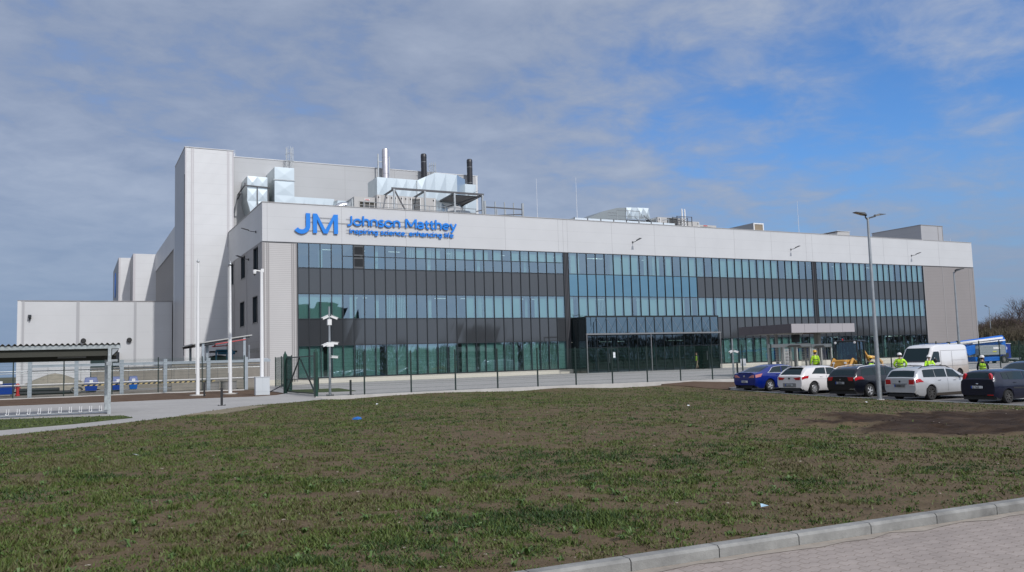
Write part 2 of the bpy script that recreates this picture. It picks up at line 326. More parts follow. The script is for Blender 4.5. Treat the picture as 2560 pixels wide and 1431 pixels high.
# far ground
axx = np.r_[-1500, -700, -350, -180, -100, np.arange(-60, 130, 3.), 160, 220, 350, 700, 1500]
axy = np.r_[-1500, -700, -350, -180, -110, np.arange(-90, 75, 3.), 100, 160, 250, 450, 900, 1500]
GX, GY = np.meshgrid(axx, axy); gzv = gz(GX.ravel(), GY.ravel()).reshape(GX.shape)
rr = np.hypot(GX-20, GY+20); gzv = gzv*np.clip(1-(rr-150)/200, 0, 1)+(-.6)*np.clip((rr-150)/200, 0, 1)-.22
me = bpy.data.meshes.new('ground'); nx = len(axx)
me.from_pydata([(a, b, c) for a, b, c in zip(GX.ravel(), GY.ravel(), gzv.ravel())], [], [(j*nx+i, j*nx+i+1, (j+1)*nx+i+1, (j+1)*nx+i) for j in range(len(axy)-1) for i in range(nx-1)])
me.materials.append(ground_mat('soil_far', (.10, .085, .06), (.07, .075, .04), .05, 1.)[0])
o = bpy.data.objects.new('ground', me); COL.objects.link(o); o['kind'] = 'structure'

# lawn
KERB_Y = -66.62
def ky(x): return -66.53-.043*(x+11)
LAWN = [(-30, -59), (-15.5, -47.7), (-12.7, -44.9), (-10.9, -42.5), (-9.2, -39.2), (-8.0, -36.9), (-6.7, -35.4), (-5.2, -33.9), (-3.4, -31.6), (0, -30.75), (5, -30.75), (12, -30.75), (17.6, -30.75), (18.4, -32.4), (19, -34.8), (19, -40), (19, -46), (19, -52), (19, -60), (19, ky(19)), (5, ky(5)), (-10, ky(-10)), (-30, ky(-30))]
MUD = [(1.0, -57.6), (3.6, -56.4), (6.5, -56.3), (9.5, -56.6), (13, -55), (16, -56), (16, -64), (9, -63.2), (4.0, -62.6), (1.2, -61.9), (0, -60.6), (1.6, -59.3), (.4, -58.4)]
def edge_d(x, y, poly):
    x = np.asarray(x, float); y = np.asarray(y, float); d = np.full(x.shape, 1e9)
    for i in range(len(poly)):
        (x1, y1), (x2, y2) = poly[i], poly[(i+1) % len(poly)]; dx, dy = x2-x1, y2-y1
        t = np.clip(((x-x1)*dx+(y-y1)*dy)/(dx*dx+dy*dy), 0, 1); d = np.minimum(d, np.hypot(x-x1-t*dx, y-y1-t*dy))
    return d
def mudf(x, y):
    xx = x+1.3*(fbm(x, y, 1.6, 90)-.5)*2; yy = y+1.0*(fbm(x, y, 1.3, 91)-.5)*2
    s = np.where(inpoly(xx, yy, MUD), 1, -1)*edge_d(xx, yy, MUD); return np.clip(s/.5+.5, 0, 1)
def cover(x, y):
    """how green the lawn is"""
    c = .20*fbm(x, y, 3.4, 3, 3)+.28*fbm(x, y, .8, 31, 3)+.52*fbm(x, y, .17, 61, 2)+.16*fbm(x, y, 11, 8, 2)-.118
    dist = np.hypot(x-CAM.x, y-CAM.y)
    lx = (x-CAM.x)*.888-(y-CAM.y)*.46               # to the right of the picture it gets barer
    c = c-.0065*np.clip(lx, -4, 14)+.02*np.clip(-lx/6, 0, 1)
    c = c+.075*np.clip((dist-22)/15, 0, 1)
    c = c-.08*np.clip(1-(y-KERB_Y)/1.2, 0, 1)
    return c-mudf(x, y)*.6
def lawn_z(x, y):
    d = np.hypot(x-CAM.x, y-CAM.y); near = np.clip(1-d/45, 0, 1)
    e = np.clip(edge_d(x, y, LAWN)/.6, 0, 1)
    z = e*(.035*(fbm(x, y, 1.4, 5, 3)-.45)+near*.03*(fbm(x, y, .3, 6, 3)-.4))
    mu = mudf(x, y); return z+mu*(.22*(fbm(x, y, .55, 71, 3)-.42)+.06*(fbm(x, y, .16, 72, 2)-.5))+.10*4*mu*(1-mu)*fbm(x, y, .4, 73, 2)
# extra vertices where the lawn is close to the camera
rad = 4.5*np.exp(RNG.random(42000)*np.log(36/4.5)); ang = YAW+RNG.uniform(-.66, .66, 42000)
fx, fy = CAM.x+rad*np.sin(ang), CAM.y+rad*np.cos(ang); k = inpoly(fx, fy, LAWN) & (edge_d(fx, fy, LAWN) > .05)
fine = np.stack([fx[k], fy[k]], 1)
lm, t, b, out = ground_mat('lawn_soil', (.092, .066, .038), (.142, .104, .062), 2.2, 26., .97, .7, 45., (.045, .034, .022), (.60, .74))  # soil tones kept dark in place of cloud shade over the lawn
at = t.nodes.new('ShaderNodeAttribute'); at.attribute_name = 'green'; am = t.nodes.new('ShaderNodeAttribute'); am.attribute_name = 'mud'
nzg = t.nodes.new('ShaderNodeTexNoise'); nzg.inputs['Scale'].default_value = 16; nzg.inputs['Detail'].default_value = 6; nzg.inputs['Roughness'].default_value = .7
geo = t.nodes.new('ShaderNodeNewGeometry'); t.links.new(geo.outputs['Position'], nzg.inputs[0])
gf = t.nodes.new('ShaderNodeMapRange'); gf.inputs[1].default_value = .42; gf.inputs[2].default_value = .68; gf.inputs[4].default_value = .85
t.links.new(mth('ADD', at.outputs['Fac'], mth('MULTIPLY', mth('SUBTRACT', nzg.outputs['Fac'], .5, nt=t), .55, nt=t), nt=t), gf.inputs[0])
gc = t.nodes.new('ShaderNodeMixRGB'); gc.inputs[1].default_value = (.066, .080, .024, 1); gc.inputs[2].default_value = (.092, .082, .036, 1); t.links.new(nzg.outputs['Fac'], gc.inputs[0])
x = t.nodes.new('ShaderNodeMixRGB'); t.links.new(gf.outputs[0], x.inputs[0]); t.links.new(out, x.inputs[1]); t.links.new(gc.outputs[0], x.inputs[2])
x2 = t.nodes.new('ShaderNodeMixRGB'); mm = t.nodes.new('ShaderNodeMapRange'); mm.inputs[1].default_value = .25; mm.inputs[2].default_value = .75
t.links.new(mth('ADD', am.outputs['Fac'], mth('MULTIPLY', mth('SUBTRACT', nzg.outputs['Fac'], .5, nt=t), 1.1, nt=t), nt=t), mm.inputs[0]); t.links.new(mth('MULTIPLY', mm.outputs[0], mth('MINIMUM', mth('MULTIPLY', am.outputs['Fac'], 4, nt=t), 1, nt=t), nt=t), x2.inputs[0]); t.links.new(x.outputs[0], x2.inputs[1])
mc = t.nodes.new('ShaderNodeMixRGB'); mc.inputs[1].default_value = (.028, .016, .009, 1); mc.inputs[2].default_value = (.066, .044, .029, 1)
n5 = t.nodes.new('ShaderNodeTexNoise'); n5.inputs['Scale'].default_value = 1.1; n5.inputs['Detail'].default_value = 7; n5.inputs['Roughness'].default_value = .7; mp5 = t.nodes.new('ShaderNodeMapping'); mp5.inputs['Scale'].default_value = (.5, 1.6, 1); mp5.inputs['Rotation'].default_value = (0, 0, R(-25)); t.links.new(geo.outputs['Position'], mp5.inputs[0]); t.links.new(mp5.outputs[0], n5.inputs[0])
m5 = t.nodes.new('ShaderNodeMapRange'); m5.inputs[1].default_value = .45; m5.inputs[2].default_value = .65; t.links.new(n5.outputs['Fac'], m5.inputs[0]); t.links.new(m5.outputs[0], mc.inputs[0]); t.links.new(mc.outputs[0], x2.inputs[2])
t.links.new(x2.outputs[0], b.inputs['Base Color'])
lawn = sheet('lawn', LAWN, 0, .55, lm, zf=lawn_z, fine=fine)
co = np.empty(len(lawn.data.vertices)*3); lawn.data.vertices.foreach_get('co', co); co = co.reshape(-1, 3)
a = lawn.data.attributes.new('green', 'FLOAT', 'POINT'); a.data.foreach_set('value', cover(co[:, 0], co[:, 1]).astype('f'))
a = lawn.data.attributes.new('mud', 'FLOAT', 'POINT'); a.data.foreach_set('value', mudf(co[:, 0], co[:, 1]).astype('f'))

# grass blades over the lawn, thick where the cover is green
def blades(name, n, rmin, rmax, poly, mats, wmul=1., thr=.50, hmul=1., amax=.66, covf=cover, zf=lawn_z, off=0., lay=1.):
    r = rmin*np.exp(RNG.random(n)*np.log(rmax/rmin)); an = YAW+RNG.uniform(-amax, amax, n)
    x, y = CAM.x+r*np.sin(an), CAM.y+r*np.cos(an); k = inpoly(x, y, poly); x, y, r = x[k], y[k], r[k]
    c = covf(x, y); k = RNG.random(len(x)) < np.clip((c-thr+.15)/.30, 0.05, 1)*np.where(mudf(x, y) > .25, .03, 1); x, y, r, c = x[k], y[k], r[k], c[k]; n = len(x)
    z = gz(x, y)+zf(x, y)+off
    tall = fbm(x, y, .4, 44, 2); h = (.009+.032*RNG.random(n)**1.7)*(.5+1.2*tall)*hmul*(1+np.clip(c-thr, 0, .2)*2.)
    w = (.0028+.0045*RNG.random(n))*(1+r/11.)*wmul; a = RNG.uniform(0, 2*pi, n); le = RNG.uniform(.2, 1.3, n)*h*lay; la = RNG.uniform(0, 2*pi, n)
    p = np.stack([x, y, z-.004], 1); s = np.stack([np.cos(a)*w, np.sin(a)*w, 0*w], 1); tip = p+np.stack([np.cos(la)*le, np.sin(la)*le, h], 1)
    V = np.empty((n, 3, 3)); V[:, 0] = p-s; V[:, 1] = p+s; V[:, 2] = tip
    me = bpy.data.meshes.new(name); me.vertices.add(3*n); me.vertices.foreach_set('co', V.ravel()); me.loops.add(3*n); me.loops.foreach_set('vertex_index', np.arange(3*n)); me.polygons.add(n)
    me.polygons.foreach_set('loop_start', np.arange(0, 3*n, 3)); me.polygons.foreach_set('loop_total', np.full(n, 3))
    for m in mats: me.materials.append(m)
    hue = fbm(x, y, .9, 77, 3)+RNG.normal(0, .12, n); me.polygons.foreach_set('material_index', np.clip((hue*len(mats)*1.6-.3*len(mats)), 0, len(mats)-1).astype('i'))
    me.update(); o = bpy.data.objects.new(name, me); COL.objects.link(o); o['kind'] = 'stuff'; tag(o, 'patchy short green grass growing through the bare brown soil of the lawn', 'grass'); return o
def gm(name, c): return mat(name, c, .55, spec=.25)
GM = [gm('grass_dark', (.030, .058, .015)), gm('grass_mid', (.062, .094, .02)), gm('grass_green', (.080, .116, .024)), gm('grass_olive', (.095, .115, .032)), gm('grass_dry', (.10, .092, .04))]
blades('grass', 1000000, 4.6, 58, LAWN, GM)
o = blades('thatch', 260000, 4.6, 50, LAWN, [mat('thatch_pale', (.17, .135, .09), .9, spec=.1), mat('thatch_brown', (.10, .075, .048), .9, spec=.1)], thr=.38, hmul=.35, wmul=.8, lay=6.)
tag(o, 'dead flattened grass stalks lying over the soil of the lawn', 'dead grass')
# small wedge of lawn beside the path and shelter
WEDGE = [(-24, -34), (-16.2, -39.3), (-12.4, -40.6), (-12.2, -42.3), (-13.9, -44.3), (-15.6, -45.4), (-28, -56), (-30, -40)]
wm = ground_mat('wedge_turf', (.05, .07, .02), (.07, .08, .03), .8, 12., .95, .6, 40.)[0]
sheet('lawn_wedge', WEDGE, .03, .5, wm)
o = blades('wedge_grass', 60000, 26, 42, WEDGE, GM[:4], wmul=1.1, covf=lambda x, y: cover(x, y)*0+.62, zf=lambda x, y: 0*x, off=.03)
tag(o, 'dense short green grass on the small wedge of turf beside the path', 'grass')
# rosettes of weeds and taller tufts
mb = MB()
cnt = 0
while cnt < 230:
    r = 4.8*math.exp(random.random()*math.log(26/4.8)); an = YAW+random.uniform(-.6, .6); x, y = CAM.x+r*sin(an), CAM.y+r*cos(an)
    if not inpoly(np.array([x]), np.array([y]), LAWN)[0] or mudf(np.array([x]), np.array([y]))[0] > .3: continue
    cnt += 1; z = g(x, y)+float(lawn_z(np.array([x]), np.array([y]))[0]); k = random.randint(6, 13); hh = random.uniform(.03, .085)
    for i in range(k):
        a = random.uniform(0, 2*pi); l = random.uniform(.5, 1.2)*hh; w = random.uniform(.004, .009)*(1+r/16); p = Vector((x+random.uniform(-.02, .02), y+random.uniform(-.02, .02), z-.004)); d = Vector((cos(a), sin(a), 0)); s = Vector((-sin(a), cos(a), 0))*w
        m1 = p+d*l*.45+Vector((0, 0, l*.75)); m2 = p+d*l*1.05+Vector((0, 0, l*random.uniform(.35, 1.0)))
        mb.add([p-s*.5, p+s*.5, m1+s, m1-s, m2], [(0, 1, 2, 3), (3, 2, 4)])
o = mb.build('weeds', mat('weed_green', (.075, .13, .03), .5, spec=.3), recalc=False); o['kind'] = 'stuff'; tag(o, 'broad leaved weeds and taller tufts scattered over the lawn', 'weeds')
# pebbles, clods and chips
mb = MB(); mk = MB()
for i in range(750):
    r = 4.8*math.exp(random.random()*math.log(34/4.8)); an = YAW+random.uniform(-.62, .62); x, y = CAM.x+r*sin(an), CAM.y+r*cos(an)
    if not inpoly(np.array([x]), np.array([y]), LAWN)[0]: continue
    z = g(x, y)+float(lawn_z(np.array([x]), np.array([y]))[0]); s = random.uniform(.005, .013)*(1+r/40)
    (mb if random.random() < .4 else mk).ell((x, y, z+s*.2), (s*random.uniform(.8, 1.8), s*random.uniform(.7, 1.3), s*.6), 6, 4)
for i in range(1500):    # clods around the rim of the churned mud
    x, y = random.uniform(-1, 15), random.uniform(-64, -55); f = float(mudf(np.array([x]), np.array([y]))[0])
    if not (.05 < f) or (f > .95 and random.random() < .7): continue
    s = random.uniform(.010, .034); mk.ell((x, y, g(x, y)+s*.3), (s*1.4, s, s*.7), 6, 4)
o = mb.build('pebbles', mat('stone_pale', (.27, .235, .19), .9), recalc=False); o['kind'] = 'stuff'; tag(o, 'small pale stones strewn over the soil of the lawn', 'stones')
o = mk.build('soil_clods', mat('clod', (.032, .021, .014), .95), recalc=False); o['kind'] = 'stuff'; tag(o, 'dark clods of earth on the lawn and round the churned mud', 'soil')

# near road with kerb
sheet('road', [(-34, ky(-34)-.12), (34, ky(34)-.12), (34, -110), (-34, -110)], -.082, .9, paver_mat('road_pavers', (.31, .268, .24), .2, .1, R(0), .72, .05))
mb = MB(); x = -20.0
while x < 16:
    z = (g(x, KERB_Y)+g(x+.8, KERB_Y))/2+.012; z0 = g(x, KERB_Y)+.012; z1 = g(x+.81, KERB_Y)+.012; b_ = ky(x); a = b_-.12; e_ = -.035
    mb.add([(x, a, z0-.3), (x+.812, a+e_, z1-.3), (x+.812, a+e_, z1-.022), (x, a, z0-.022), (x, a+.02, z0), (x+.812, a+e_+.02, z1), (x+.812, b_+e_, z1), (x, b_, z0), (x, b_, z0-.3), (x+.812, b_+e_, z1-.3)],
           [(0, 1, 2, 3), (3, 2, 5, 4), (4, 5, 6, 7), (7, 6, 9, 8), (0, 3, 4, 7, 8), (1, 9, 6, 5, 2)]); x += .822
mb.build('kerb', mat('kerb_concrete', (.215, .213, .20), .85, var=.42, vs=2.6, bump=.25, bs=80))['kind'] = 'structure'  # base colour darkened to stand in for cloud shade; the mottling is staining

rdz = random.Random(8); ed = [(x_, ky(x_)-.13-rdz.uniform(.02, .14)-(.08 if int(x_*2) % 5 == 0 else 0)) for x_ in np.arange(-18, 12, .3)]
sheet('kerb_dust', [(12, ky(12)-.122), (-18, ky(-18)-.122)]+ed, -.078, .3, mat('dust', (.285, .25, .21), .95, var=.2, vs=6), skirt=0)
# left forecourt path, soil strip, yard
PATH = [(-34, -25.5), (-17, -26.2), (-12.4, -26.8), (-8.6, -26.6), (-5.4, -26.7), (-4.2, -25.6), (-3.0, -22.6), (-2.6, -22.6), (-3.1, -30.9), (-2.9, -31.1), (-3.4, -31.6)] + [(-5.2, -33.9), (-6.7, -35.4), (-8.0, -36.9), (-9.2, -39.2), (-10.9, -42.5), (-12.7, -44.9), (-15.5, -47.7), (-30, -59), (-40, -50)]
sheet('path', PATH, .012, .6, paver_mat('path_pavers', (.335, .325, .31), .2, .1, R(0), .88, .03, .10))
sheet('soil_strip', [(-34, -15.9), (-3.4, -15.6), (-3.15, -22.6), (-4.2, -25.6), (-5.4, -26.7), (-8.6, -26.6), (-12.4, -26.8), (-17, -26.2), (-34, -25.5)], .03, .4, ground_mat('strip_soil', (.075, .045, .030), (.125, .085, .055), 1., 7., .95, .8, 18.)[0], zf=lambda x, y: .05*(fbm(x, y, 1., 12, 3)-.3))
sheet('yard', [(-60, -15.3), (-3.3, -15.3), (-3.3, -.5), (-.2, -.5), (-.2, 17.6), (-4.2, 17.6), (-4.2, 29), (-60, 29)], -.01, 1., ground_mat('yard_soil', (.16, .14, .115), (.22, .20, .17), .3, 3., .95, .4, 12., (.10, .075, .055), (.5, .6))[0])
mb = MB()
mb.box(-45, -6.2, -1.2, 3.2, .05, .19)
mb.build('yard_slab', mat('yard_conc', (.22, .21, .20), .9, var=.15, vs=1.))['kind'] = 'structure'
# sand and rubble spill at the edge of the path
sheet('sand_patch', [(-10.6, -42.2), (-8.7, -38.6), (-7.6, -36.9), (-7.0, -37.3), (-8.0, -39.5), (-9.4, -42.4)], .022, .2, ground_mat('sand', (.26, .22, .16), (.16, .14, .09), 3., 20., .95, .8, 30.)[0], zf=lambda x, y: .02*fbm(x, y, .3, 55, 3))
# plaza behind the fence
plm = paver_mat('plaza_pavers', (.33, .32, .305), .2, .1, 0, .85, .04, .10)
sheet('plaza', [(-3.0, -29.95), (8, -30.0), (70, -30.0), (115, -30), (115, -.3), (46.6, -.3), (30, -.3), (.1, -.3), (-.3, -.6), (-3.0, -15.6)], .006, 1.0, plm)
mb = MB()   # strip drain / darker band in the plaza
for x0 in np.arange(2, 60, 1.0):
    za, zb = g(x0, -9)+.014, g(x0+1, -9)+.014
    mb.add([(x0, -9.2, za), (x0+1, -9.2, zb), (x0+1, -8.75, zb), (x0, -8.75, za)], [(0, 1, 2, 3)])
mb.build('drain_channel', mat('drain', (.07, .065, .06), .8))['kind'] = 'structure'
# car park: asphalt-grey pavers below the bank
prk = ground_mat('parking', (.13, .125, .12), (.17, .16, .155), .4, 5., .9, .3, 60.)[0]
sheet('car_park', [(19.06, -35.3), (20, -33.7), (23, -32.4), (25, -30.4), (95, -30.4), (110, -45), (110, -90), (19.06, -90)], .01, 1.2, prk)
sheet('bank', [(17.6, -30.75), (17.6, -30.5), (25, -30.6), (23, -32.3), (20, -33.7), (19.0, -34.85), (18.4, -32.4)], .02, .4, ground_mat('bank_soil', (.085, .052, .034), (.12, .082, .056), 1., 6., .95, .8, 20.)[0], zf=lambda x, y: .05*(fbm(x, y, .8, 13, 3)-.3))
mb = MB()
for yy in np.arange(-75, -35.2, 1.):
    za, zb = g(19, yy), g(19, yy+1)
    mb.add([(18.98, yy, za+.035), (19.06, yy, za+.035), (19.06, yy+1, zb+.035), (18.98, yy+1, zb+.035), (18.98, yy, za-.2), (19.06, yy, za-.2), (19.06, yy+1, zb-.2), (18.98, yy+1, zb-.2)], [(0, 1, 2, 3), (0, 4, 5, 1), (1, 5, 6, 2), (2, 6, 7, 3), (3, 7, 4, 0)])
mb.build('kerb_edging', mat('edging', (.42, .42, .40), .85, var=.1))['kind'] = 'structure'
mb = MB()
for yy in (-35.6, -38.95, -42.3, -45.6, -48.9, -52.2):
    for k in range(5):
        za, zb = g(19.1+k, yy)+.016, g(20.1+k, yy)+.016
        mb.add([(19.1+k, yy-.05, za), (20.1+k, yy-.05, zb), (20.1+k, yy+.05, zb), (19.1+k, yy+.05, za)], [(0, 1, 2, 3)])
mb.build('bay_lines', mat('line_paint', (.6, .6, .58), .8))['kind'] = 'structure'
# ================================================================ BUILDINGS
WHITE = panel_mat('fascia_white', (.53, .535, .54), .42, 1.06, 12.15+.0, joint=.22, jw=.016)
WHITE2 = panel_mat('hall_white', (.59, .595, .60), .42, 1.06, .3, rib=.11, ribamp=.25, joint=.2, jw=.018)
HALLGREY = panel_mat('hall_grey', (.43, .435, .44), .45, 1.1, .4, joint=.18, jw=.018)
GREYC = panel_mat('cladding_grey', (.255, .235, .228), .5, .6, 0, rib=.2, ribamp=.12, joint=.12, jw=.01)
CORR = panel_mat('cladding_corrugated', (.46, .445, .435), .45, .16, 0, rib=.16, ribamp=.12, joint=.08, jw=.04)
SIDEG = panel_mat('cladding_side', (.27, .255, .25), .5, 3.3, .5, joint=.25, jw=.03)
SIDEW = panel_mat('fascia_side', (.56, .56, .56), .5, 1.1, .1, joint=.15, jw=.016)
TRIM = mat('trim_grey', (.28, .265, .26), .45)
TRIMW = mat('trim_white', (.6, .6, .6), .4)
MULL = mat('mullion_dark', (.035, .04, .045), .35, metal=.4)
SPAN = mat('spandrel_glass', (.040, .043, .047), .05, spec=1.0)
GLS = glass_mat('window_glass', (.50, .74, .71), (.70, .88, 1.0), .31)
GLSD = glass_mat('vestibule_glass', (.16, .27, .27), (.62, .78, .9), .14)
GLB = glass_mat('feature_glass', (.10, .2, .25), (.40, .68, .82), .46)
BLIND = mat('blind_fabric', (.72, .74, .70), .85)
INT = mat('interior_wall', (.16, .17, .17), .9)
FLR = mat('interior_floor', (.10, .10, .10), .9)
PLIN = panel_mat('plinth_block', (.58, .55, .47), .85, .2, 0, vstep=2.0, joint=.12, jw=.012)
ROOFM = mat('roof_membrane', (.3, .3, .3), .9)
TOP, G1, A1, B1, C1, D1, E1 = 15.46, 12.10, 9.97, 7.73, 5.58, 3.29, .56
B = thing('office_building', 'long three storey office block with a white fascia over bands of blue green glass', 'building')
mb = MB(); mb.box(0, 93.3, -.02, .30, G1+.03, TOP); mb.build('fascia', WHITE, B)
mb = MB()
for x in (.41, 6.81, 12.78, 17.03, 22.89, 28.8, 29.36, 29.87, 35.21, 40.64, 46.08, 51.66, 57.2, 62.65, 63.65, 69.96, 75.96, 80.44, 86.48): mb.box(x-.012, x+.012, -.026, 0, G1+.04, TOP-.05)
mb.build('fascia_joint', mat('joint', (.33, .33, .34), .6), B)
mb = MB(); mb.box(-.03, 93.33, -.07, .34, TOP, TOP+.05); mb.box(-.05, .3, .34, 17.55, TOP, TOP+.05); mb.build('parapet_cap', mat('cap', (.40, .39, .38), .4), B)
mb = MB(); mb.box(0, 93.3, -.05, .0, G1-.03, G1+.03); mb.build('fascia_drip', MULL, B)
# left corner strip, right grey wall, with their vertical flashings
mb = MB(); mb.box(0, 2.9, 0, .3, .05, G1-.03); mb.build('corner_cladding', CORR, B)
mb = MB(); mb.box(-.02, .20, -.03, 0, .3, G1-.03); mb.box(.34, .42, -.03, 0, .3, G1-.03); mb.box(.48, .56, -.03, 0, .3, G1-.03); mb.box(2.42, 2.5, -.03, 0, .3, G1-.03); mb.box(2.58, 2.66, -.03, 0, .3, G1-.03); mb.box(2.78, 2.9, -.04, 0, .3, G1-.03); mb.build('flashing', TRIM, B)
mb = MB(); mb.box(83.08, 93.3, 0, .3, -.6, G1-.03); mb.build('end_cladding', GREYC, B)
mb = MB(); mb.box(83.08, 83.3, -.03, 0, -.6, G1-.03); mb.box(86.9, 87.05, -.02, 0, -.6, G1-.03); mb.box(92.3, 92.42, -.02, 0, -.6, G1-.03); mb.box(93.1, 93.33, -.03, 0, -.6, G1-.03); mb.build('flashing', TRIM, B)
# plinth
mb = MB(); mb.box(0, 30.0, -.03, .3, -.2, E1-.06); mb.box(46.55, 83.08, -.03, .3, -.7, E1-.06); mb.build('plinth', PLIN, B)
# back and side walls, roof
mb = MB()
WIN = [(1.85, 4.05, 9.87, 12.0), (8.0, 10.3, 9.87, 12.0), (14.5, 16.9, 9.87, 12.0), (2.15, 4.45, 5.42, 7.78), (8.5, 10.9, 5.42, 7.78), (15.6, 17.4, 5.42, 7.78)]
def wall_x(mb, x0, x1, y0, y1, z0, z1, holes):
    ys = sorted({y0, y1}|{h[0] for h in holes}|{h[1] for h in holes}); zs = sorted({z0, z1}|{h[2] for h in holes}|{h[3] for h in holes})
    for i in range(len(ys)-1):
        for j in range(len(zs)-1):
            cy, cz = (ys[i]+ys[i+1])/2, (zs[j]+zs[j+1])/2
            if not any(h[0] < cy < h[1] and h[2] < cz < h[3] for h in holes): mb.box(x0, x1, ys[i], ys[i+1], zs[j], zs[j+1])
wall_x(mb, 0, .3, .3, 17.6, 0, G1+.03, WIN); mb.build('side_cladding', SIDEG, B)
mb = MB(); mb.box(-.003, .3, .3, 17.6, G1+.03, TOP); mb.build('side_fascia', SIDEW, B)
mb = MB(); mb.box(-.02, 0, .3, .55, .1, G1+.03)
for y in (7.1, 7.25, 13.85, 14.0): mb.box(-.02, 0, y, y+.06, .1, G1+.03)
mb.box(-.02, 0, .3, 17.6, G1, G1+.05)
mb.build('flashing', TRIM, B)
for (y0, y1, z0, z1) in WIN:
    w = MB(); w.box(.17, .22, y0+.06, y1-.06, z0+.06, z1-.06); wo = w.build('window', GLSD, B)
    f = MB(); f.box(.02, .25, y0, y0+.06, z0, z1); f.box(.02, .25, y1-.06, y1, z0, z1); f.box(.02, .25, y0+.06, y1-.06, z0, z0+.06); f.box(.02, .25, y0+.06, y1-.06, z1-.06, z1); f.box(.10, .2, (y0+y1)/2-.04, (y0+y1)/2+.04, z0+.06, z1-.06); f.box(-.05, .1, y0-.02, y1+.02, z0-.05, z0); f.build('frame', MULL, wo)
mb = MB(); mb.box(-.03, 0, .9, 6.5, 2.9, 3.25); mb.build('side_band', MULL, B)
mb = MB(); mb.box(93.0, 93.3, .3, 30, -.6, TOP); mb.box(.3, 93.0, 29.7, 30, 0, TOP); mb.build('rear_wall', HALLGREY, B)
mb = MB(); mb.box(.3, 93.0, .3, 29.7, 14.75, 14.9); mb.build('roof', ROOFM, B)
mb = MB()
for z in (0.1, 4.0, 8.35, 12.2): mb.box(.35, 92.9, .45, 8, z-(.12 if z < 12 else 0), z)
mb.build('floor_slab', FLR, B)
mb = MB(); mb.box(.35, 92.9, 8, 8.2, 0, 14.6)
for x in (8.84, 18.1, 29.6, 40.7, 52.9, 63.7, 73.2): mb.box(x-.08, x+.08, .9, 8, 0, 14.6)
mb.build('interior_wall', INT, B)
mb = MB()
for z in (3.2, 7.6, 11.9):
    for k in range(60):
        if random.random() < .28: x = 4+k*1.3+random.random(); mb.box(x, x+1.1, 2.0, 2.25, z-.03, z)
mb.build('ceiling_light', mat('ceiling_lamp', (.8, .8, .8), .5, emis=((1, .97, .9), .8)), B)
# curtain wall
xs1 = [2.93]+[2.93+(29.32-2.93)/27*i for i in range(1, 28)]
xs2 = [29.85]+[29.85+(63.45-29.85)/31*i for i in range(1, 32)]
xs3 = [64.05]+[64.05+(83.05-64.05)/18*i for i in range(1, 19)]
cols = [(a, b, s) for s, xs in ((1, xs1), (2, xs2), (3, xs3)) for a, b in zip(xs, xs[1:])]
mb = MB(); mb2 = MB()
for xs in (xs1, xs2, xs3):
    for i, x in enumerate(xs):
        e = i in (0, len(xs)-1); w = .05 if e else .028; mb.box(x-w, x+w, -.075, .12, E1-.06, G1-.03)
for (a, b_) in ((xs1[0], xs1[-1]), (xs2[0], xs2[-1]), (xs3[0], xs3[-1])):
    for z in (E1, D1, C1, B1, A1): mb2.box(a+.03, b_-.03, -.045, .10, z-.035, z+.035)
    mb2.box(a+.03, b_-.03, -.06, .10, E1-.06, E1-.035)
mb2.box(xs1[6], xs1[-1]-.03, -.045, .10, 11.03, 11.09); mb2.box(xs1[4], xs1[5], -.045, .10, 11.03, 11.09)
mb2.box(64.08, 83.02, -.045, .10, 2.0, 2.05)
for x in (29.50, 29.66, 63.7, 63.85): mb.box(x-.03, x+.03, -.05, .2, E1, G1-.03)
mb.build('mullion', MULL, B); mb2.build('transom', MULL, B)
mb = MB(); mb.box(29.36, 29.8, .0, .2, E1-.06, G1-.03); mb.box(63.5, 64.0, .0, .2, E1-.06, G1-.03); mb.build('joint_cover', mat('joint_cover', (.10, .10, .11), .4), B)
def pane(mb, a, b, z0, z1, y=.0):
    j = [random.uniform(-.004, .004) for _ in range(4)]
    mb.add([(a, y+j[0], z0), (b, y+j[1], z0), (b, y+j[2], z1), (a, y+j[3], z1)], [(0, 1, 2, 3)])
def blind(mb, a, b, z0, z1, f, style):
    """vertical slats hanging a hand's width behind the glass"""
    if style == 'left': x0, x1 = a+.02, a+(b-a)*f
    elif style == 'right': x0, x1 = b-(b-a)*f, b-.02
    else: x0, x1 = a+.02, b-.02
    open_ = style == 'open'; n = max(1, int((x1-x0)/(.095 if not open_ else .15)))
    for i in range(n):
        x = x0+(x1-x0)*(i+.5)/n; w = .046 if not open_ else .040; y = .22; t = .016
        mb.add([(x-w, y+t, z0+.04), (x+w, y-t, z0+.04), (x+w, y-t, z1-.03), (x-w, y+t, z1-.03)], [(0, 1, 2, 3)])
rows = [(E1, D1, 0), (C1, B1, 1), (A1, G1, 2)]
wstuff = MB(); bstuff = MB(); sstuff = MB(); fstuff = MB(); nw = ns = 0
ents = (30.0, 46.5)
random.seed(21)
style = ['full', 'full', 'full']
def pick(row, i, s):
    r = random.random()
    if row == 2 and s == 1 and i < 10: return None
    if row == 1 and s == 1 and 6 <= i <= 15: return ('open', 1) if i in (8, 9) else (('left', .2) if i % 5 == 0 else None)
    if row == 2 and s == 2 and i in (1, 2, 3, 4, 8, 9): return None if i < 5 else ('right', .3)
    if r < .56: return ('full', 1)
    if r < .70: return ('open', 1)
    if r < .80: return ('left', random.uniform(.3, .75))
    if r < .90: return ('right', random.uniform(.3, .75))
    return None
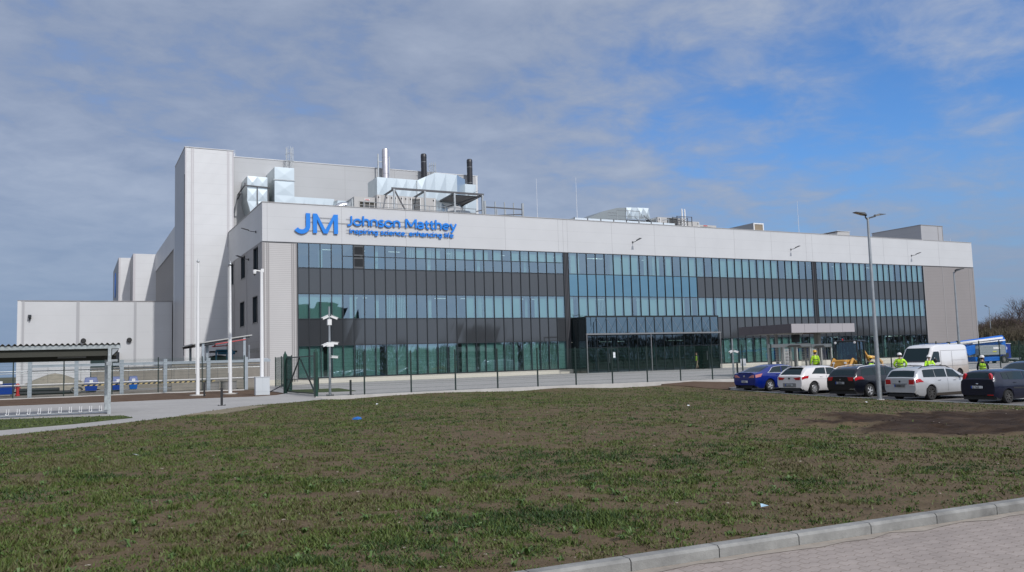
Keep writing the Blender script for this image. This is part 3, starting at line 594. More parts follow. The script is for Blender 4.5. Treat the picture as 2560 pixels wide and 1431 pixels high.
for i, (a, b_, s) in enumerate(cols):
    ci = i if s == 1 else (i-27 if s == 2 else i-58)
    for (z0, z1, row) in rows:
        if row == 0 and a > ents[0]-.3 and b_ < ents[1]+.3: continue
        if row == 2 and s == 1 and ci == 5: continue     # louvres
        big = i < 33
        w = MB() if big else wstuff
        if row == 2 and s == 1 and (ci == 4 or ci > 5): pane(w, a, b_, z0, 11.06); pane(w, a, b_, 11.06, z1)
        elif row == 0 and s == 3: pane(w, a, b_, z0, 2.02); pane(w, a, b_, 2.02, z1)
        else: pane(w, a, b_, z0, z1)
        st = pick(row, ci, s) if not (s == 3 and row == 0) else (('left', .3) if ci % 6 == 2 else None)
        if big: wo = w.build('window', GLS, B, recalc=False)
        if st:
            q = MB() if big else bstuff; zz = z0
            if row == 2 and s == 1: zz = 11.06
            blind(q, a, b_, zz, z1, st[1], st[0])
            if big: q.build('blind', BLIND, wo, recalc=False)
    for (z0, z1, fr) in ((D1, C1, 0), (B1, A1, 1)):
        if fr == 0 and a > ents[0]-.3 and b_ < ents[1]+.3: continue
        feat = fr == 1 and s == 2 and ci < 15
        if i < 50 or feat:
            w = MB(); pane(w, a, b_, z0, z1); w.build('spandrel_panel', GLB if feat else SPAN, B, recalc=False); ns += 1
        else: pane(sstuff, a, b_, z0, z1)
for x in [4.9+5.05*i for i in range(16)]:
    if 29 < x < 30.5: x += 1
    c_ = MB(); c_.box(x, x+.3, .5, .8, .1, 14); c_.build('interior_column', mat('column_white', (.7, .7, .68), .7), B)
tag(wstuff.build('window', GLS, B, recalc=False), kind='stuff'); tag(bstuff.build('blind', BLIND, B, recalc=False), kind='stuff'); tag(sstuff.build('spandrel_panel', SPAN, B, recalc=False), kind='stuff')
for z0, z1 in ((10.02, 11.0), (11.1, 12.05)):   # louvre boxes
    l = MB(); x0, x1 = cols[5][0]+.05, cols[5][1]-.05; l.box(x0, x1, .06, .1, z0, z1); l.build('louvre', MULL, B)
    q = MB(); q.box(x0, x1, -.03, .06, z0, z0+.14); q.box(x0, x1, -.03, .06, z1-.14, z1); q.box(x0, x0+.05, -.03, .06, z0+.14, z1-.14); q.box(x1-.05, x1, -.03, .06, z0+.14, z1-.14); q.build('louvre_frame', mat('louvre_grey', (.07, .075, .08), .5), B)
    q = MB()
    for k in range(9): zz = z0+.18+k*(z1-z0-.36)/8; q.add([(x0+.05, -.03, zz-.03), (x1-.05, -.03, zz-.03), (x1-.05, .05, zz+.03), (x0+.05, .05, zz+.03)], [(0, 1, 2, 3)])
    q.build('louvre_blade', mat('louvre_grey'), B)
mb = MB(); mb.box(xs1[0], xs3[-1], .26, .30, D1+.05, C1-.05); mb.box(xs1[0], xs3[-1], .26, .30, B1+.05, A1-.05); mb.build('backing_panel', mat('backing', (.03, .03, .03), .8), B)
# glazed entrance vestibule
VX0, VX1, VY, VT = 30.0, 46.5, -2.6, 5.57
dark = mat('vestibule_frame', (.022, .028, .03), .3, metal=.3)
mb = MB(); mb.box(VX0+.1, VX1-.1, VY+.1, 0, VT-.12, VT); mb.box(VX0-.04, VX1+.04, VY-.04, VY+.08, VT-.1, VT+.06); mb.build('vestibule_roof', dark, B)
def vx(px): return px
vm = [30.04, 31.25, 32.4, 33.6, 34.9, 36.0, 37.1, 38.2, 39.3, 40.4, 41.85, 43.1, 44.3, 45.4, 46.46]
mb = MB()
for x in vm: mb.box(x-.035, x+.035, VY-.05, VY+.06, .05, VT-.1)
for z in (.08, 2.52, 3.8):
    for a, b_ in zip(vm, vm[1:]):
        if z == 2.52 and 34.5 < a < 40: continue
        if z == .08 and (a, b_) in ((vm[2], vm[3]), (vm[11], vm[12])): continue
        mb.box(a+.035, b_-.035, VY-.04, VY+.05, z-.04, z+.04)
for z in (.08, 2.52, 5.4): mb.box(VX0-.02, VX0+.06, VY+.06, 0, z-.04, z+.04); mb.box(VX1-.06, VX1+.02, VY+.06, 0, z-.04, z+.04)
mb.box(VX0-.02, VX0+.06, -1.3, -1.22, .1, VT-.1)
mb.build('vestibule_frame', dark, B)
for a, b_ in zip(vm, vm[1:]):
    w = MB()
    if (a, b_) != (vm[11], vm[12]): pane(w, a, b_, .1, 3.8, VY)
    else: pane(w, a, b_, 2.52, 3.8, VY)
    w.build('vestibule_glass', GLSD, B, recalc=False)
    w = MB(); pane(w, a, b_, 3.8, VT-.1, VY); w.build('vestibule_glass', glass_mat('upper_glass', (.12, .2, .22), (.46, .62, .72), .34), B, recalc=False)
mb = MB(); mb.box(VX0+.0, VX0+.03, VY+.06, 0, .1, VT-.12); mb.build('vestibule_side', mat('vest_side', (.012, .02, .022), .08, spec=.7), B)
mb = MB(); mb.box(VX1-.03, VX1, VY+.06, 0, .1, VT-.12); mb.build('vestibule_side', GLSD, B)
mb = MB(); mb.box(VX0+.05, VX1-.05, VY+.1, 2.5, .02, .07); mb.build('vestibule_floor', FLR, B)
mb = MB(); mb.box(VX0+.05, VX1-.05, 2.5, 2.6, .07, 5.4); mb.build('vestibule_wall', mat('lobby', (.04, .05, .05), .8), B)
for x0, x1, op in ((32.4, 33.6, 0), (43.1, 44.3, 1)):      # entrance doors
    d = MB(); yy = VY
    if op: d.box(x1-.05, x1+.0, yy-.9, yy-.08, .1, 2.45)
    else:
        d.box(x0+.04, x0+.10, yy-.03, yy+.03, .1, 2.48); d.box(x1-.10, x1-.04, yy-.03, yy+.03, .1, 2.48); d.box(x0+.1, x1-.1, yy-.03, yy+.03, 2.4, 2.48); d.box(x0+.1, x1-.1, yy-.03, yy+.03, .1, .2)
    dr = d.build('door', dark, B)
    h = MB(); h.tube((x0+.16 if not op else x1-.08, yy-.1-.6*op, 1.), (x0+.16 if not op else x1-.08, yy-.1-.6*op, 1.9), .018); h.build('handle', mat('steel_brushed', (.6, .6, .6), .3, metal=1), dr)
n_ = MB(); n_.box(33.05, 33.3, VY-.02, VY-.012, 1.5, 2.05); n_.build('notice', mat('paper', (.75, .78, .8), .7), B)
# entrance canopy: beam on slim posts, glass sheet, tie rods
alu = mat('aluminium', (.26, .26, .26), .4, metal=.6)
mb = MB(); mb.box(29.1, 45.5, -4.12, -4.0, 3.72, 3.86); mb.box(30.0, 30.1, -4.0, VY-.05, 3.74, 3.85); mb.box(45.4, 45.5, -4.0, VY-.05, 3.74, 3.85); mb.build('canopy_beam', alu, B)
mb = MB(); mb.box(30.1, 45.4, -4.0, VY-.06, 3.80, 3.83); mb.build('canopy_glass', glass_mat('canopy_glass', (.7, .8, .8), base=.12), B)
for x in (29.16, 36.62, 45.42): p = MB(); p.box(x-.035, x+.035, -4.10, -4.02, .02, 3.72); p.build('canopy_post', alu, B)
for x in vm[1:-1:1]: p = MB(); p.tube((x, VY-.05, 5.35), (x, -4.0, 3.88), .014, 5); p.build('tie_rod', alu, B)
# fascia lamps
def wall_lamp(x, y, z, dirx, diry, lab):
    t = thing('wall_lamp', lab, 'lamp', (x, y, z), group='dark arm lamps on the fascia')
    m = mat('lamp_grey', (.06, .06, .065), .4)
    b = MB(); b.box(-.08, .08, -.03 if diry else -.08, .0 if diry else .08, -.1, .1); b.build('bracket', m, t)
    b = MB(); b.path([(0, 0, 0), (dirx*.45, diry*.45, .03), (dirx*.7, diry*.7, .10)], .03, 6); b.build('arm', m, t)
    b = MB(); u = Vector((dirx, diry, .28)).normalized(); p = Vector((dirx*.65, diry*.65, .09)); s = Vector((-diry, dirx, 0)).normalized()*.16; q = p+u*.62; up = Vector((0, 0, .07))
    b.add([p-s*.6, p+s*.6, q+s, q-s, p-s*.6+up, p+s*.6+up, q+s*.9+up*.5, q-s*.9+up*.5], [(0, 1, 2, 3), (4, 5, 6, 7), (0, 1, 5, 4), (1, 2, 6, 5), (2, 3, 7, 6), (3, 0, 4, 7)]); b.build('lamp_head', m, t)
wall_lamp(37.8, -.02, 13.45, .12, -1, 'dark arm lamp on the white fascia above the glazed entrance')
wall_lamp(60.2, -.02, 13.45, .12, -1, 'dark arm lamp on the white fascia between the two other front ones')
wall_lamp(81.1, -.02, 13.35, .12, -1, 'dark arm lamp on the white fascia nearest the grey end wall')
wall_lamp(-.01, 2.6, 13.3, -1, -.05, 'dark arm lamp on the shaded left side wall near the corner of the fascia')
wall_lamp(-.01, 6.1, 11.3, -1, -.6, 'floodlight arm on the shaded side wall between its upper windows')

# ---- production hall with the tall stair tower
H = thing('production_hall', 'tall pale metal clad hall with a stair tower rising behind the office block', 'building', (0, 17.6, 0))
org = (0, 17.6, 0)
def hb(name, m, boxes):
    b = MB(org)
    for q in boxes: b.box(*q)
    return b.build(name, m, H)
hb('tower', WHITE2, [(-4.2, .5, 17.6, 27.1, 0, 24.05)])
hb('tower_side', panel_mat('tower_side', (.36, .36, .37), .4, 0, joint=0, jw=.01, rib=0), [(-4.215, -4.2, 18.0, 27.1, .2, 24.0)])  # shade of the tower's left face put into a darker grey
hb('tower_slot', MULL, [(-4.25, -4.2, 17.72, 18.0, 3, 21.3)])
hb('flashing', mat('flash_pale', (.50, .48, .49), .4), [(-3.62, -3.50, 17.57, 17.6, .2, 24.0), (-3.42, -3.36, 17.57, 17.6, .2, 24.0), (-4.2, -4.08, 17.57, 17.6, .2, 24.0), (-.12, -.04, 17.57, 17.6, 14, 24.0), (.02, .1, 17.57, 17.6, 14, 24.0), (.4, .52, 17.57, 17.6, 14, 24.0)])
hb('parapet_cap', TRIMW, [(-4.25, .55, 17.54, 27.15, 24.05, 24.12), (.5, 29.6, 19.95, 20.35, 24.02, 24.1), (29.3, 29.6, 20.35, 60, 24.02, 24.1)])
hb('main_wall', HALLGREY, [(.5, 29.5, 20, 20.3, 10, 24.02), (29.2, 29.5, 20.3, 60, 10, 24.02)])
hb('wall_joint', mat('joint2', (.34, .34, .34), .6), [(x, x+.025, 19.99, 20, 14, 24) for x in (.95, 6.9, 13.0, 18.9, 24.6)])
hb('flashing', TRIMW, [(29.25, 29.52, 19.96, 20, 12, 24.02)])
hb('roof', ROOFM, [(.5, 29.2, 20.3, 60, 23.4, 23.6)])
# side wall with a translucent strip wall
hb('side_wall', SIDEW, [(-4.2, -3.9, 28.4, 52.4, 15.1, 17.45), (-4.2, -3.9, 27.1, 28.4, 0, 17.45)])
hb('side_roof', ROOFM, [(-3.9, .5, 27.1, 75, 17.1, 17.3)])
hb('strip_glazing', mat('strip_glass', (.045, .05, .055), .2, spec=.8), [(-4.05, -3.95, 28.4, 52.4, 0, 15.1)])
b = MB(org)
for y in np.arange(28.6, 52.3, .6): b.box(-4.14, -4.05, y, y+.09, 0, 15.1)
for z in (2.5, 5, 7.5, 10, 12.5): b.box(-4.10, -4.05, 28.4, 52.4, z-.05, z+.05)
b.build('strip_fin', mat('fin', (.42, .40, .38), .5), H)
hb('end_block', WHITE2, [(-6.98, -3.9, 52.4, 62, 0, 17.5), (-8.5, -6.98, 58.5, 77, 0, 17.65)])
hb('flashing', mat('flash_pale'), [(-6.99, -6.7, 52.37, 52.4, 0, 17.5), (-8.5, -8.28, 58.46, 58.5, 0, 17.65)])
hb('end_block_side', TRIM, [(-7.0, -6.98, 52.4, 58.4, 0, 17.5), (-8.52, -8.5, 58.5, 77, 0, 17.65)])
b = MB(org); b.lathe([(1.9, 0), (1.9, .08)], (-8.6, 68, 14.6), 28, 'x'); b.build('blue_emblem', mat('logo_blue', (.0, .17, .72), .35), H)
# ---- low warehouse on the left
Wh = thing('warehouse', 'low white metal clad warehouse standing left of the tall stair tower', 'building', (-12, 29, 0))
org2 = (-12, 29, 0)
def wb(name, m, boxes):
    b = MB(org2)
    for q in boxes: b.box(*q)
    return b.build(name, m, Wh)
wb('wall', panel_mat('warehouse_white', (.54, .545, .55), .45, 1.85, .3, rib=.11, ribamp=.2, joint=.15, jw=.018), [(-19.15, -4.25, 29, 60, -.2, 9.2)])
wb('parapet_cap', TRIM, [(-19.2, -4.22, 28.95, 60.05, 9.2, 9.28)])
wb('flashing', mat('flash_grey', (.38, .38, .39), .5), [(-18.75, -18.55, 28.96, 29, .1, 9.2), (-13.75, -13.45, 28.96, 29, .1, 9.2), (-8.15, -7.9, 28.96, 29, .1, 9.2)])
wb('flashing', TRIMW, [(-19.18, -18.85, 28.96, 29, .1, 9.2)])
wb('loading_door', mat('door_dark', (.02, .035, .035), .3), [(-12.35, -9.75, 28.9, 29, .2, 3.6)])
wb('awning', MULL, [(-9.95, -9.6, 27.9, 29, .2, 3.7)])
for (x, z) in ((-13.05, 5.0), (-8.6, 5.0)): b = MB(org2); b.lathe([(.0, 0), (.26, 0), (.26, -.3), (.2, -.34)], (x, 29.0, z), 14, 'y'); b.build('vent_pipe', mat('vent_dark', (.02, .02, .02), .5), Wh)
b = MB(org2); b.box(-18.2, -17.9, 28.55, 29, 7.45, 7.75); b.tube((-18.05, 28.9, 7.45), (-18.05, 28.7, 7.2), .06); b.build('floodlight', MULL, Wh)

# ---- lettering on the fascia
blue = mat('sign_blue', (.0, .19, .66), .45)
SG = thing('company_sign', 'large blue lettering and initials standing proud of the white fascia on thin rails', 'sign', (2.6, -.03, 12.9))
so_ = (2.6, -.03, 12.9)
def stroke(mb, pts, w, y0, y1):
    """constant-width stroke of flat-ended segments following pts (x,z)"""
    P = [Vector((p[0], p[1])) for p in pts]; Ls = []; Rs = []
    for i, p in enumerate(P):
        d = (P[min(i+1, len(P)-1)]-P[max(i-1, 0)]).normalized(); n = Vector((-d.y, d.x)); Ls.append(p+n*w/2); Rs.append(p-n*w/2)
    n = len(P); vs = [(q.x, y, q.y) for y in (y0, y1) for q in Ls+Rs]
    fs = []
    for i in range(n-1):
        fs += [(i, i+1, n+i+1, n+i), (2*n+i, 3*n+i, 3*n+i+1, 2*n+i+1), (i, 2*n+i, 2*n+i+1, i+1), (n+i, n+i+1, 3*n+i+1, 3*n+i)]
    fs += [(0, n, 3*n, 2*n), (n-1, 3*n-1, 4*n-1, 2*n-1)]
    mb.add(vs, fs)
mb = MB(so_)
cx, cz, rj = 3.27, 13.62, .56
mb_pts = [(3.83, 14.68), (3.83, 13.62)]+[(cx+rj*cos(R(a)), cz+rj*sin(R(a))) for a in range(-10, -146, -9)]
stroke(mb, mb_pts, .37, -.20, -.10)
mb.prism([(4.25, 14.68), (4.25, 12.98), (4.60, 12.98), (4.60, 14.68)], -.20, -.10)
mb.prism([(6.08, 14.68), (6.08, 12.98), (6.44, 12.98), (6.44, 14.68)], -.20, -.10)
mb.prism([(4.602, 14.68), (4.602, 14.18), (5.16, 12.98), (5.52, 12.98), (6.078, 14.18), (6.078, 14.68), (5.34, 13.30)], -.20, -.10)
mb.build('logo_initials', blue, SG)
def arc(cx, cz, rx, rz, a0, a1, n=10): return [(cx+rx*cos(R(a0+(a1-a0)*i/n)), cz+rz*sin(R(a0+(a1-a0)*i/n))) for i in range(n+1)]
X_ = .52     # x-height; cap height .74; widths in em
def glyph(c):
    r = .215; h = X_/2
    if c == 'J': return .36, [[(.24, .74), (.24, .20)]+arc(.04, .20, .20, .21, 0, -100, 8), ]
    if c == 'o': return .54, [arc(.25, h, r, h-.03, 0, 360, 20)]
    if c == 'h': return .50, [[(.07, .78), (.07, 0)], arc(.24, X_-.19, .17, .18, 180, 0, 9)+[(.41, 0)]]
    if c == 'n': return .50, [[(.07, X_), (.07, 0)], arc(.24, X_-.19, .17, .18, 180, 0, 9)+[(.41, 0)]]
    if c == 's': return .40, [arc(.20, X_-.145, .135, .125, 35, 255, 9)+arc(.17, .135, .15, .125, 80, -150, 10)]
    if c == 'M': return .80, [[(.08, 0), (.08, .74)], [(.72, .74), (.72, 0)], [(.10, .72), (.40, .14)], [(.70, .72), (.40, .14)]]
    if c == 'a': return .49, [arc(.21, X_-.17, .17, .15, 140, 0, 8)+[(.38, 0)], arc(.21, .145, .165, .125, 50, 330, 12), [(.22, .285), (.38, .285)]]
    if c == 't': return .34, [[(.13, .68), (.13, .14)]+arc(.25, .14, .12, .12, 180, 290, 6), [(.01, .46), (.30, .46)]]
    if c == 'e': return .52, [[(.06, .27), (.44, .27)]+arc(.25, h, .195, h-.03, 5, 315, 16)]
    if c == 'y': return .46, [[(.04, X_), (.23, .03)], [(.42, X_), (.20, -.06)]+arc(.08, -.06, .11, .12, -10, -100, 4)]
    if c == 'I': return .20, [[(.09, .74), (.09, 0)]]
    if c == 'p': return .54, [[(.07, X_), (.07, -.20)], arc(.27, h, .195, h-.03, 0, 360, 18)]
    if c == 'i': return .19, [[(.09, X_), (.09, 0)], [(.09, .64), (.09, .75)]]
    if c == 'r': return .34, [[(.07, X_), (.07, 0)], arc(.25, X_-.20, .18, .19, 175, 75, 7)]
    if c == 'g': return .54, [arc(.24, h, .19, h-.03, 0, 360, 18), [(.44, X_), (.44, -.04)]+arc(.26, -.04, .18, .14, 0, -135, 8)]
    if c == 'c': return .43, [arc(.25, h, .195, h-.03, 50, 310, 15)]
    if c == ',': return .20, [[(.10, .08), (.05, -.10)]]
    if c == 'l': return .19, [[(.09, .78), (.09, 0)]]
    if c == 'f': return .32, [arc(.24, .62, .13, .14, 80, 180, 6)+[(.11, 0)], [(.0, .46), (.27, .46)]]
    return .26, []
def lettering(body, x, z, size, width, w):
    adv = [glyph(c)[0] for c in body]; k = width/(sum(adv)*size); cur = x
    for c, a in zip(body, adv):
        mb = MB(so_); y0 = -.19
        for st in glyph(c)[1]:
            pts = [(cur+px*size*k, z+pz*size) for px, pz in st]
            if abs(pts[0][0]-pts[-1][0]) < 1e-6 and abs(pts[0][1]-pts[-1][1]) < 1e-6: pts = pts[:-1]+[pts[0], (pts[1][0], pts[1][1])]
            stroke(mb, pts, w, y0, -.11); y0 -= .003
        if mb.v: mb.build('letter', blue, SG, recalc=False)
        cur += a*size*k
lettering('Johnson Matthey', 7.30, 13.82, 1.10, 10.45, .158)
lettering('Inspiring science, enhancing life', 7.45, 13.10, .56, 9.98, .086)
mb = MB(so_)
for z in (14.35, 13.95, 13.2): mb.tube((3.6, -.09, z), (6.5 if z < 13.5 or z > 14 else 17.6, -.09, z), .018, 4)
for z in (14.35, 13.87, 13.38, 13.12): mb.tube((7.2, -.09, z), (17.5, -.09, z), .015, 4)
mb.build('sign_rail', mat('rail_dark', (.12, .12, .13), .5), SG)
# ================================================================ ROOF EQUIPMENT
GALV = mat('galvanised', (.56, .62, .64), .34, metal=.72, var=.02, vs=1.2)
GALVS = mat('galvanised_steel', (.36, .38, .39), .45, metal=.7, var=.15, vs=3)
DSTEEL = mat('dark_steel', (.10, .10, .105), .45, metal=.5)
AHUM = mat('unit_casing', (.44, .43, .415), .5)
WHT = mat('white_paint', (.72, .72, .71), .4)
BLK = mat('black_plastic', (.015, .015, .016), .5)
def crease(mb, a, b, c, d, nu, nv, h=.045):
    """duct wall a-b-c-d (a,b bottom; d,c top) in nu x nv cells, each cross-broken (raised centre)"""
    a, b, c, d = map(Vector, (a, b, c, d)); n = (b-a).cross(d-a).normalized()
    def P(u, v): return a.lerp(b, u).lerp(d.lerp(c, u), v)
    for i in range(nu):
        for j in range(nv):
            q = [P(i/nu, j/nv), P((i+1)/nu, j/nv), P((i+1)/nu, (j+1)/nv), P(i/nu, (j+1)/nv)]; m = P((i+.5)/nu, (j+.5)/nv)+n*h*random.uniform(.3, 1.2)
            mb.add(q+[m], [(0, 1, 4), (1, 2, 4), (2, 3, 4), (3, 0, 4)])
def duct_box(mb, x0, x1, y0, y1, z0, z1, n=(2, 2, 2), top=True):
    crease(mb, (x0, y0, z0), (x1, y0, z0), (x1, y0, z1), (x0, y0, z1), n[0], n[2])
    crease(mb, (x0, y1, z0), (x0, y0, z0), (x0, y0, z1), (x0, y1, z1), n[1], n[2])
    crease(mb, (x1, y0, z0), (x1, y1, z0), (x1, y1, z1), (x1, y0, z1), n[1], n[2])
    mb.quad((x1, y1, z0), (x0, y1, z0), (x0, y1, z1), (x1, y1, z1))
    crease(mb, (x0, y0, z1), (x1, y0, z1), (x1, y1, z1), (x0, y1, z1), n[0], n[1], .02); mb.quad((x0, y1, z0), (x1, y1, z0), (x1, y0, z0), (x0, y0, z0))
# exhaust duct with hopper beside the tower
t = thing('exhaust_duct', 'galvanised rectangular duct with a tapering hopper bracketed beside the stair tower', 'duct', (2.4, 17, 15))
mb = MB((2.4, 17, 15)); duct_box(mb, 1.75, 3.8, 16.8, 19.95, 18.75, 21.35, (2, 2, 2))
crease(mb, (2.45, 16.8, 16.2), (3.8, 16.8, 16.2), (3.8, 16.8, 18.75), (1.75, 16.8, 18.75), 2, 2); crease(mb, (2.45, 19.9, 16.2), (2.45, 16.8, 16.2), (1.75, 16.8, 18.75), (1.75, 19.9, 18.75), 2, 1)
mb.quad((3.8, 16.8, 16.2), (3.8, 19.9, 16.2), (3.8, 19.9, 18.75), (3.8, 16.8, 18.75)); mb.build('duct', GALV, t, recalc=False)
mb = MB((2.4, 17, 15)); mb.beam((1.5, 16.7, 20.35), (4.0, 16.7, 20.25), .1); mb.beam((1.5, 16.7, 20.35), (1.3, 19.9, 19.9), .1); mb.beam((1.5, 16.7, 20.6), (1.5, 16.7, 20.3), .14); mb.beam((3.85, 16.75, 20.3), (3.85, 16.75, 18.2), .1); mb.beam((2.75, 16.72, 20.2), (2.75, 16.72, 16.3), .09); mb.beam((1.2, 17.6, 19.7), (1.3, 19.9, 19.5), .12)
mb.build('bracket', DSTEEL, t)
t = thing('riser_duct', 'tall creased galvanised riser duct turning into a long low run along the hall wall', 'duct', (5.2, 16, 15))
mb = MB((5.2, 16, 15)); duct_box(mb, 4.32, 6.35, 15.8, 19.95, 14.9, 22.3, (1, 2, 5)); mb.build('riser', GALV, t, recalc=False)
mb = MB((5.2, 16, 15)); duct_box(mb, 6.36, 10.6, 15.9, 18.2, 14.9, 19.3, (4, 2, 1)); mb.build('duct_run', GALV, t, recalc=False)
mb = MB((5.2, 16, 15)); mb.box(4.2, 6.45, 15.72, 15.8, 18.1, 18.2); mb.box(4.2, 6.45, 15.72, 15.8, 20.9, 21.0); mb.build('flange', GALVS, t)
# shiny round elbow
t = thing('elbow_duct', 'round polished steel elbow duct curving over the roof beside the small air unit', 'duct', (9, 10, 15))
mb = MB((9, 10, 15)); mb.path([(8.75+1.1*(1-cos(R(a))), 9.3, 16.2+1.15*sin(R(a))) for a in range(0, 181, 15)], .42, 14); mb.build('elbow', mat('polished', (.7, .7, .7), .18, metal=1), t, smooth=2)
mb = MB((9, 10, 15)); mb.add([(9.5, 12, 16.9), (11.3, 12, 16.9), (11.3, 13.5, 16.9), (9.5, 13.5, 16.9), (9.9, 12, 18.4), (11.1, 12, 18.4), (11.1, 13.5, 18.6), (9.9, 13.5, 18.6)], [(0, 1, 5, 4), (1, 2, 6, 5), (2, 3, 7, 6), (3, 0, 4, 7), (4, 5, 6, 7), (0, 3, 2, 1)]); mb.build('hood', GALV, t)
def caged_ladder(name, lab, x, y, z0, z1, grp=None):
    t = thing(name, lab, 'ladder', (x, y, z0), group=grp); o = (x, y, z0)
    mb = MB(o)
    for s in (-.25, .25): mb.beam((x+s, y, z0), (x+s, y, z1), .06)
    for k in range(int((z1-z0)/.3)): mb.tube((x-.25, y, z0+.2+k*.3), (x+.25, y, z0+.2+k*.3), .015, 5)
    mb.build('ladder_frame', GALVS, t)
    mb = MB(o); zz = z0+1.2
    while zz < z1: mb.path([(x+.42*cos(R(a)), y-.1-.6*sin(R(a)), zz) for a in range(-10, 191, 20)], .02, 5); zz += .8
    for a in (20, 55, 90, 125, 160): mb.beam((x+.42*cos(R(a)), y-.1-.6*sin(R(a)), z0+1.2), (x+.42*cos(R(a)), y-.1-.6*sin(R(a)), z1), .035)
    mb.build('safety_cage', GALVS, t)
caged_ladder('caged_ladder', 'tall caged steel ladder rising above the hall parapet behind the riser duct', 6.65, 19.5, 20.2, 25.4)
caged_ladder('caged_ladder', 'short steel ladder with handrails between the two black chimneys', 23.3, 19.4, 20.2, 25.0)
def chimney(lab, x, y, z0, z1, r, m, kind):
    t = thing('chimney', lab, 'chimney', (x, y, z0), group='roof chimneys'); o = (x, y, z0)
    mb = MB(o)
    if kind == 'steel': mb.lathe([(r, 0), (r, z1-z0-.25), (r*.85, z1-z0), (r*.6, z1-z0)], o, 18)
    else: mb.lathe([(r, 0), (r, z1-z0-.45), (r*1.04, z1-z0-.45), (r*1.0, z1-z0-.1), (r*.8, z1-z0), (r*.5, z1-z0)], o, 18)
    mb.build('flue', m, t, smooth=True)
    mb = MB(o)
    zz = z1-1.0
    while zz > z0+1: mb.lathe([(r+.002, -.02), (r+.012, 0), (r+.002, .02)], (x, y, zz), 18); zz -= 1.9
    mb.build('clamp_ring', GALVS, t)
    mb = MB(o)
    if kind == 'steel':
        mb.beam((x-.85, y+.1, z0), (x-.85, y+.1, z1-.6), .14); mb.beam((x+.48, y+.1, z0), (x+.48, y+.1, z1-.8), .12); mb.beam((x-.85, y+.1, z1-1.5), (x, y, z1-1.5), .08); mb.beam((x-.85, y+.1, z0+3.0), (x, y, z0+3.0), .1); mb.beam((x-.6, y+.4, z0), (x-.6, y+.4, z0+2.7), .25)
    else: mb.beam((x+.38, y+.15, z0), (x+.38, y+.15, z1-.5), .1); mb.beam((x-.5, y, z1-1.8), (x+.3, y, z1-1.9), .04)
    mb.build('chimney_support', GALVS, t)
chimney('shiny stainless steel chimney beside its support posts, leftmost of the roof chimneys', 17.55, 19.2, 18, 26.15, .40, mat('stainless', (.62, .58, .58), .32, metal=.85, var=.1), 'steel')
chimney('black chimney pipe standing between the stainless one and the far roof end', 22.25, 19.2, 17, 26.0, .34, mat('chimney_black', (.022, .022, .026), .4), 'black')
chimney('black chimney pipe at the right end of the hall wall', 28.15, 19.2, 15, 25.85, .34, mat('chimney_black'), 'black')
# air handling units
def unit(name, lab, x0, x1, y0, y1, z0, z1, doors=(), grille=None, group='roof air handling units'):
    t = thing(name, lab, 'air unit', ((x0+x1)/2, y0, z0), group=group); o = ((x0+x1)/2, y0, z0)
    mb = MB(o); mb.box(x0, x1, y0, y1, z0, z1); mb.build('casing', AHUM, t)
    mb = MB(o)
    for x in doors: mb.box(x-.04, x+.04, y0-.03, y0, z0+.1, z1-.08)
    if doors: mb.build('door_post', WHT, t)
    mb = MB(o)
    for x in doors:
        for z in (z1-.25, z0+(z1-z0)*.45): mb.box(x-.17, x-.08, y0-.06, y0, z-.06, z+.06)
    if doors: mb.build('latch', BLK, t)
    if grille:
        a, b_, c, d = grille; mb = MB(o); mb.box(a, b_, y0-.02, y0, c, d); gr = mb.build('grille', mat('grille_dark', (.04, .035, .03), .6), t)
        mb = MB(o); k = c+.06
        while k < d: mb.box(a, b_, y0-.05, y0-.02, k, k+.035); k += .14
        mb.build('grille_blade', GALVS, gr)
    return t, o
t, o = unit('air_handling_unit', 'small pale roof unit with a dark opening under a red and white notice', 10.4, 12.55, 8, 11, 14.9, 18.1)
mb = MB(o); mb.box(10.95, 12.45, 7.98, 8.0, 15.4, 17.62); mb.build('opening', mat('opening_dark', (.03, .028, .02), .8), t)
mb = MB(o)
for x in (10.93, 11.45, 11.95, 12.44): mb.box(x-.03, x+.03, 7.94, 7.98, 15.4, 17.66)
mb.box(10.9, 12.47, 7.93, 7.98, 17.62, 17.68); mb.box(10.9, 12.47, 7.93, 7.98, 17.28, 17.32); mb.build('opening_frame', AHUM, t)
mb = MB(o); mb.box(11.45, 12.0, 7.97, 8.0, 17.76, 17.94); sg = mb.build('notice', WHT, t)
mb = MB(o); mb.box(11.5, 11.95, 7.96, 7.97, 17.79, 17.83); mb.box(11.52, 11.9, 7.96, 7.97, 17.87, 17.9); mb.build('notice_stripe', mat('red', (.5, .03, .03), .5), sg)
mb = MB(o); mb.add([(9.3, 8.6, 16.5), (10.4, 8.3, 16.5), (10.4, 8.3, 18.0), (9.9, 8.5, 17.5)], [(0, 1, 2, 3)]); mb.box(10.2, 10.4, 8.2, 10, 16.4, 17.9); mb.build('side_louvre', GALVS, t)
unit('air_handling_unit', 'long pale roof unit with black latched doors standing under the steel platform', 12.6, 18.9, 7.6, 10.2, 14.9, 18.35, (12.9, 13.75, 14.25, 14.65, 15.3, 15.75, 16.25, 17.2, 18.75), (16.3, 17.15, 15.3, 18.15))
t = thing('supply_duct', 'big creased galvanised duct rising and falling above the long roof unit', 'duct', (17, 10, 18)); o = (17, 10, 18)
mb = MB(o); duct_box(mb, 13.1, 17.4, 9.0, 12, 18.36, 20.45, (4, 2, 1)); mb.build('duct_section', GALV, t, recalc=False)
mb = MB(o); y0, y1 = 8.9, 12.0
pf = [(17.4, 18.5, 20.4), (19.4, 18.3, 21.35), (21.9, 18.1, 21.3)]
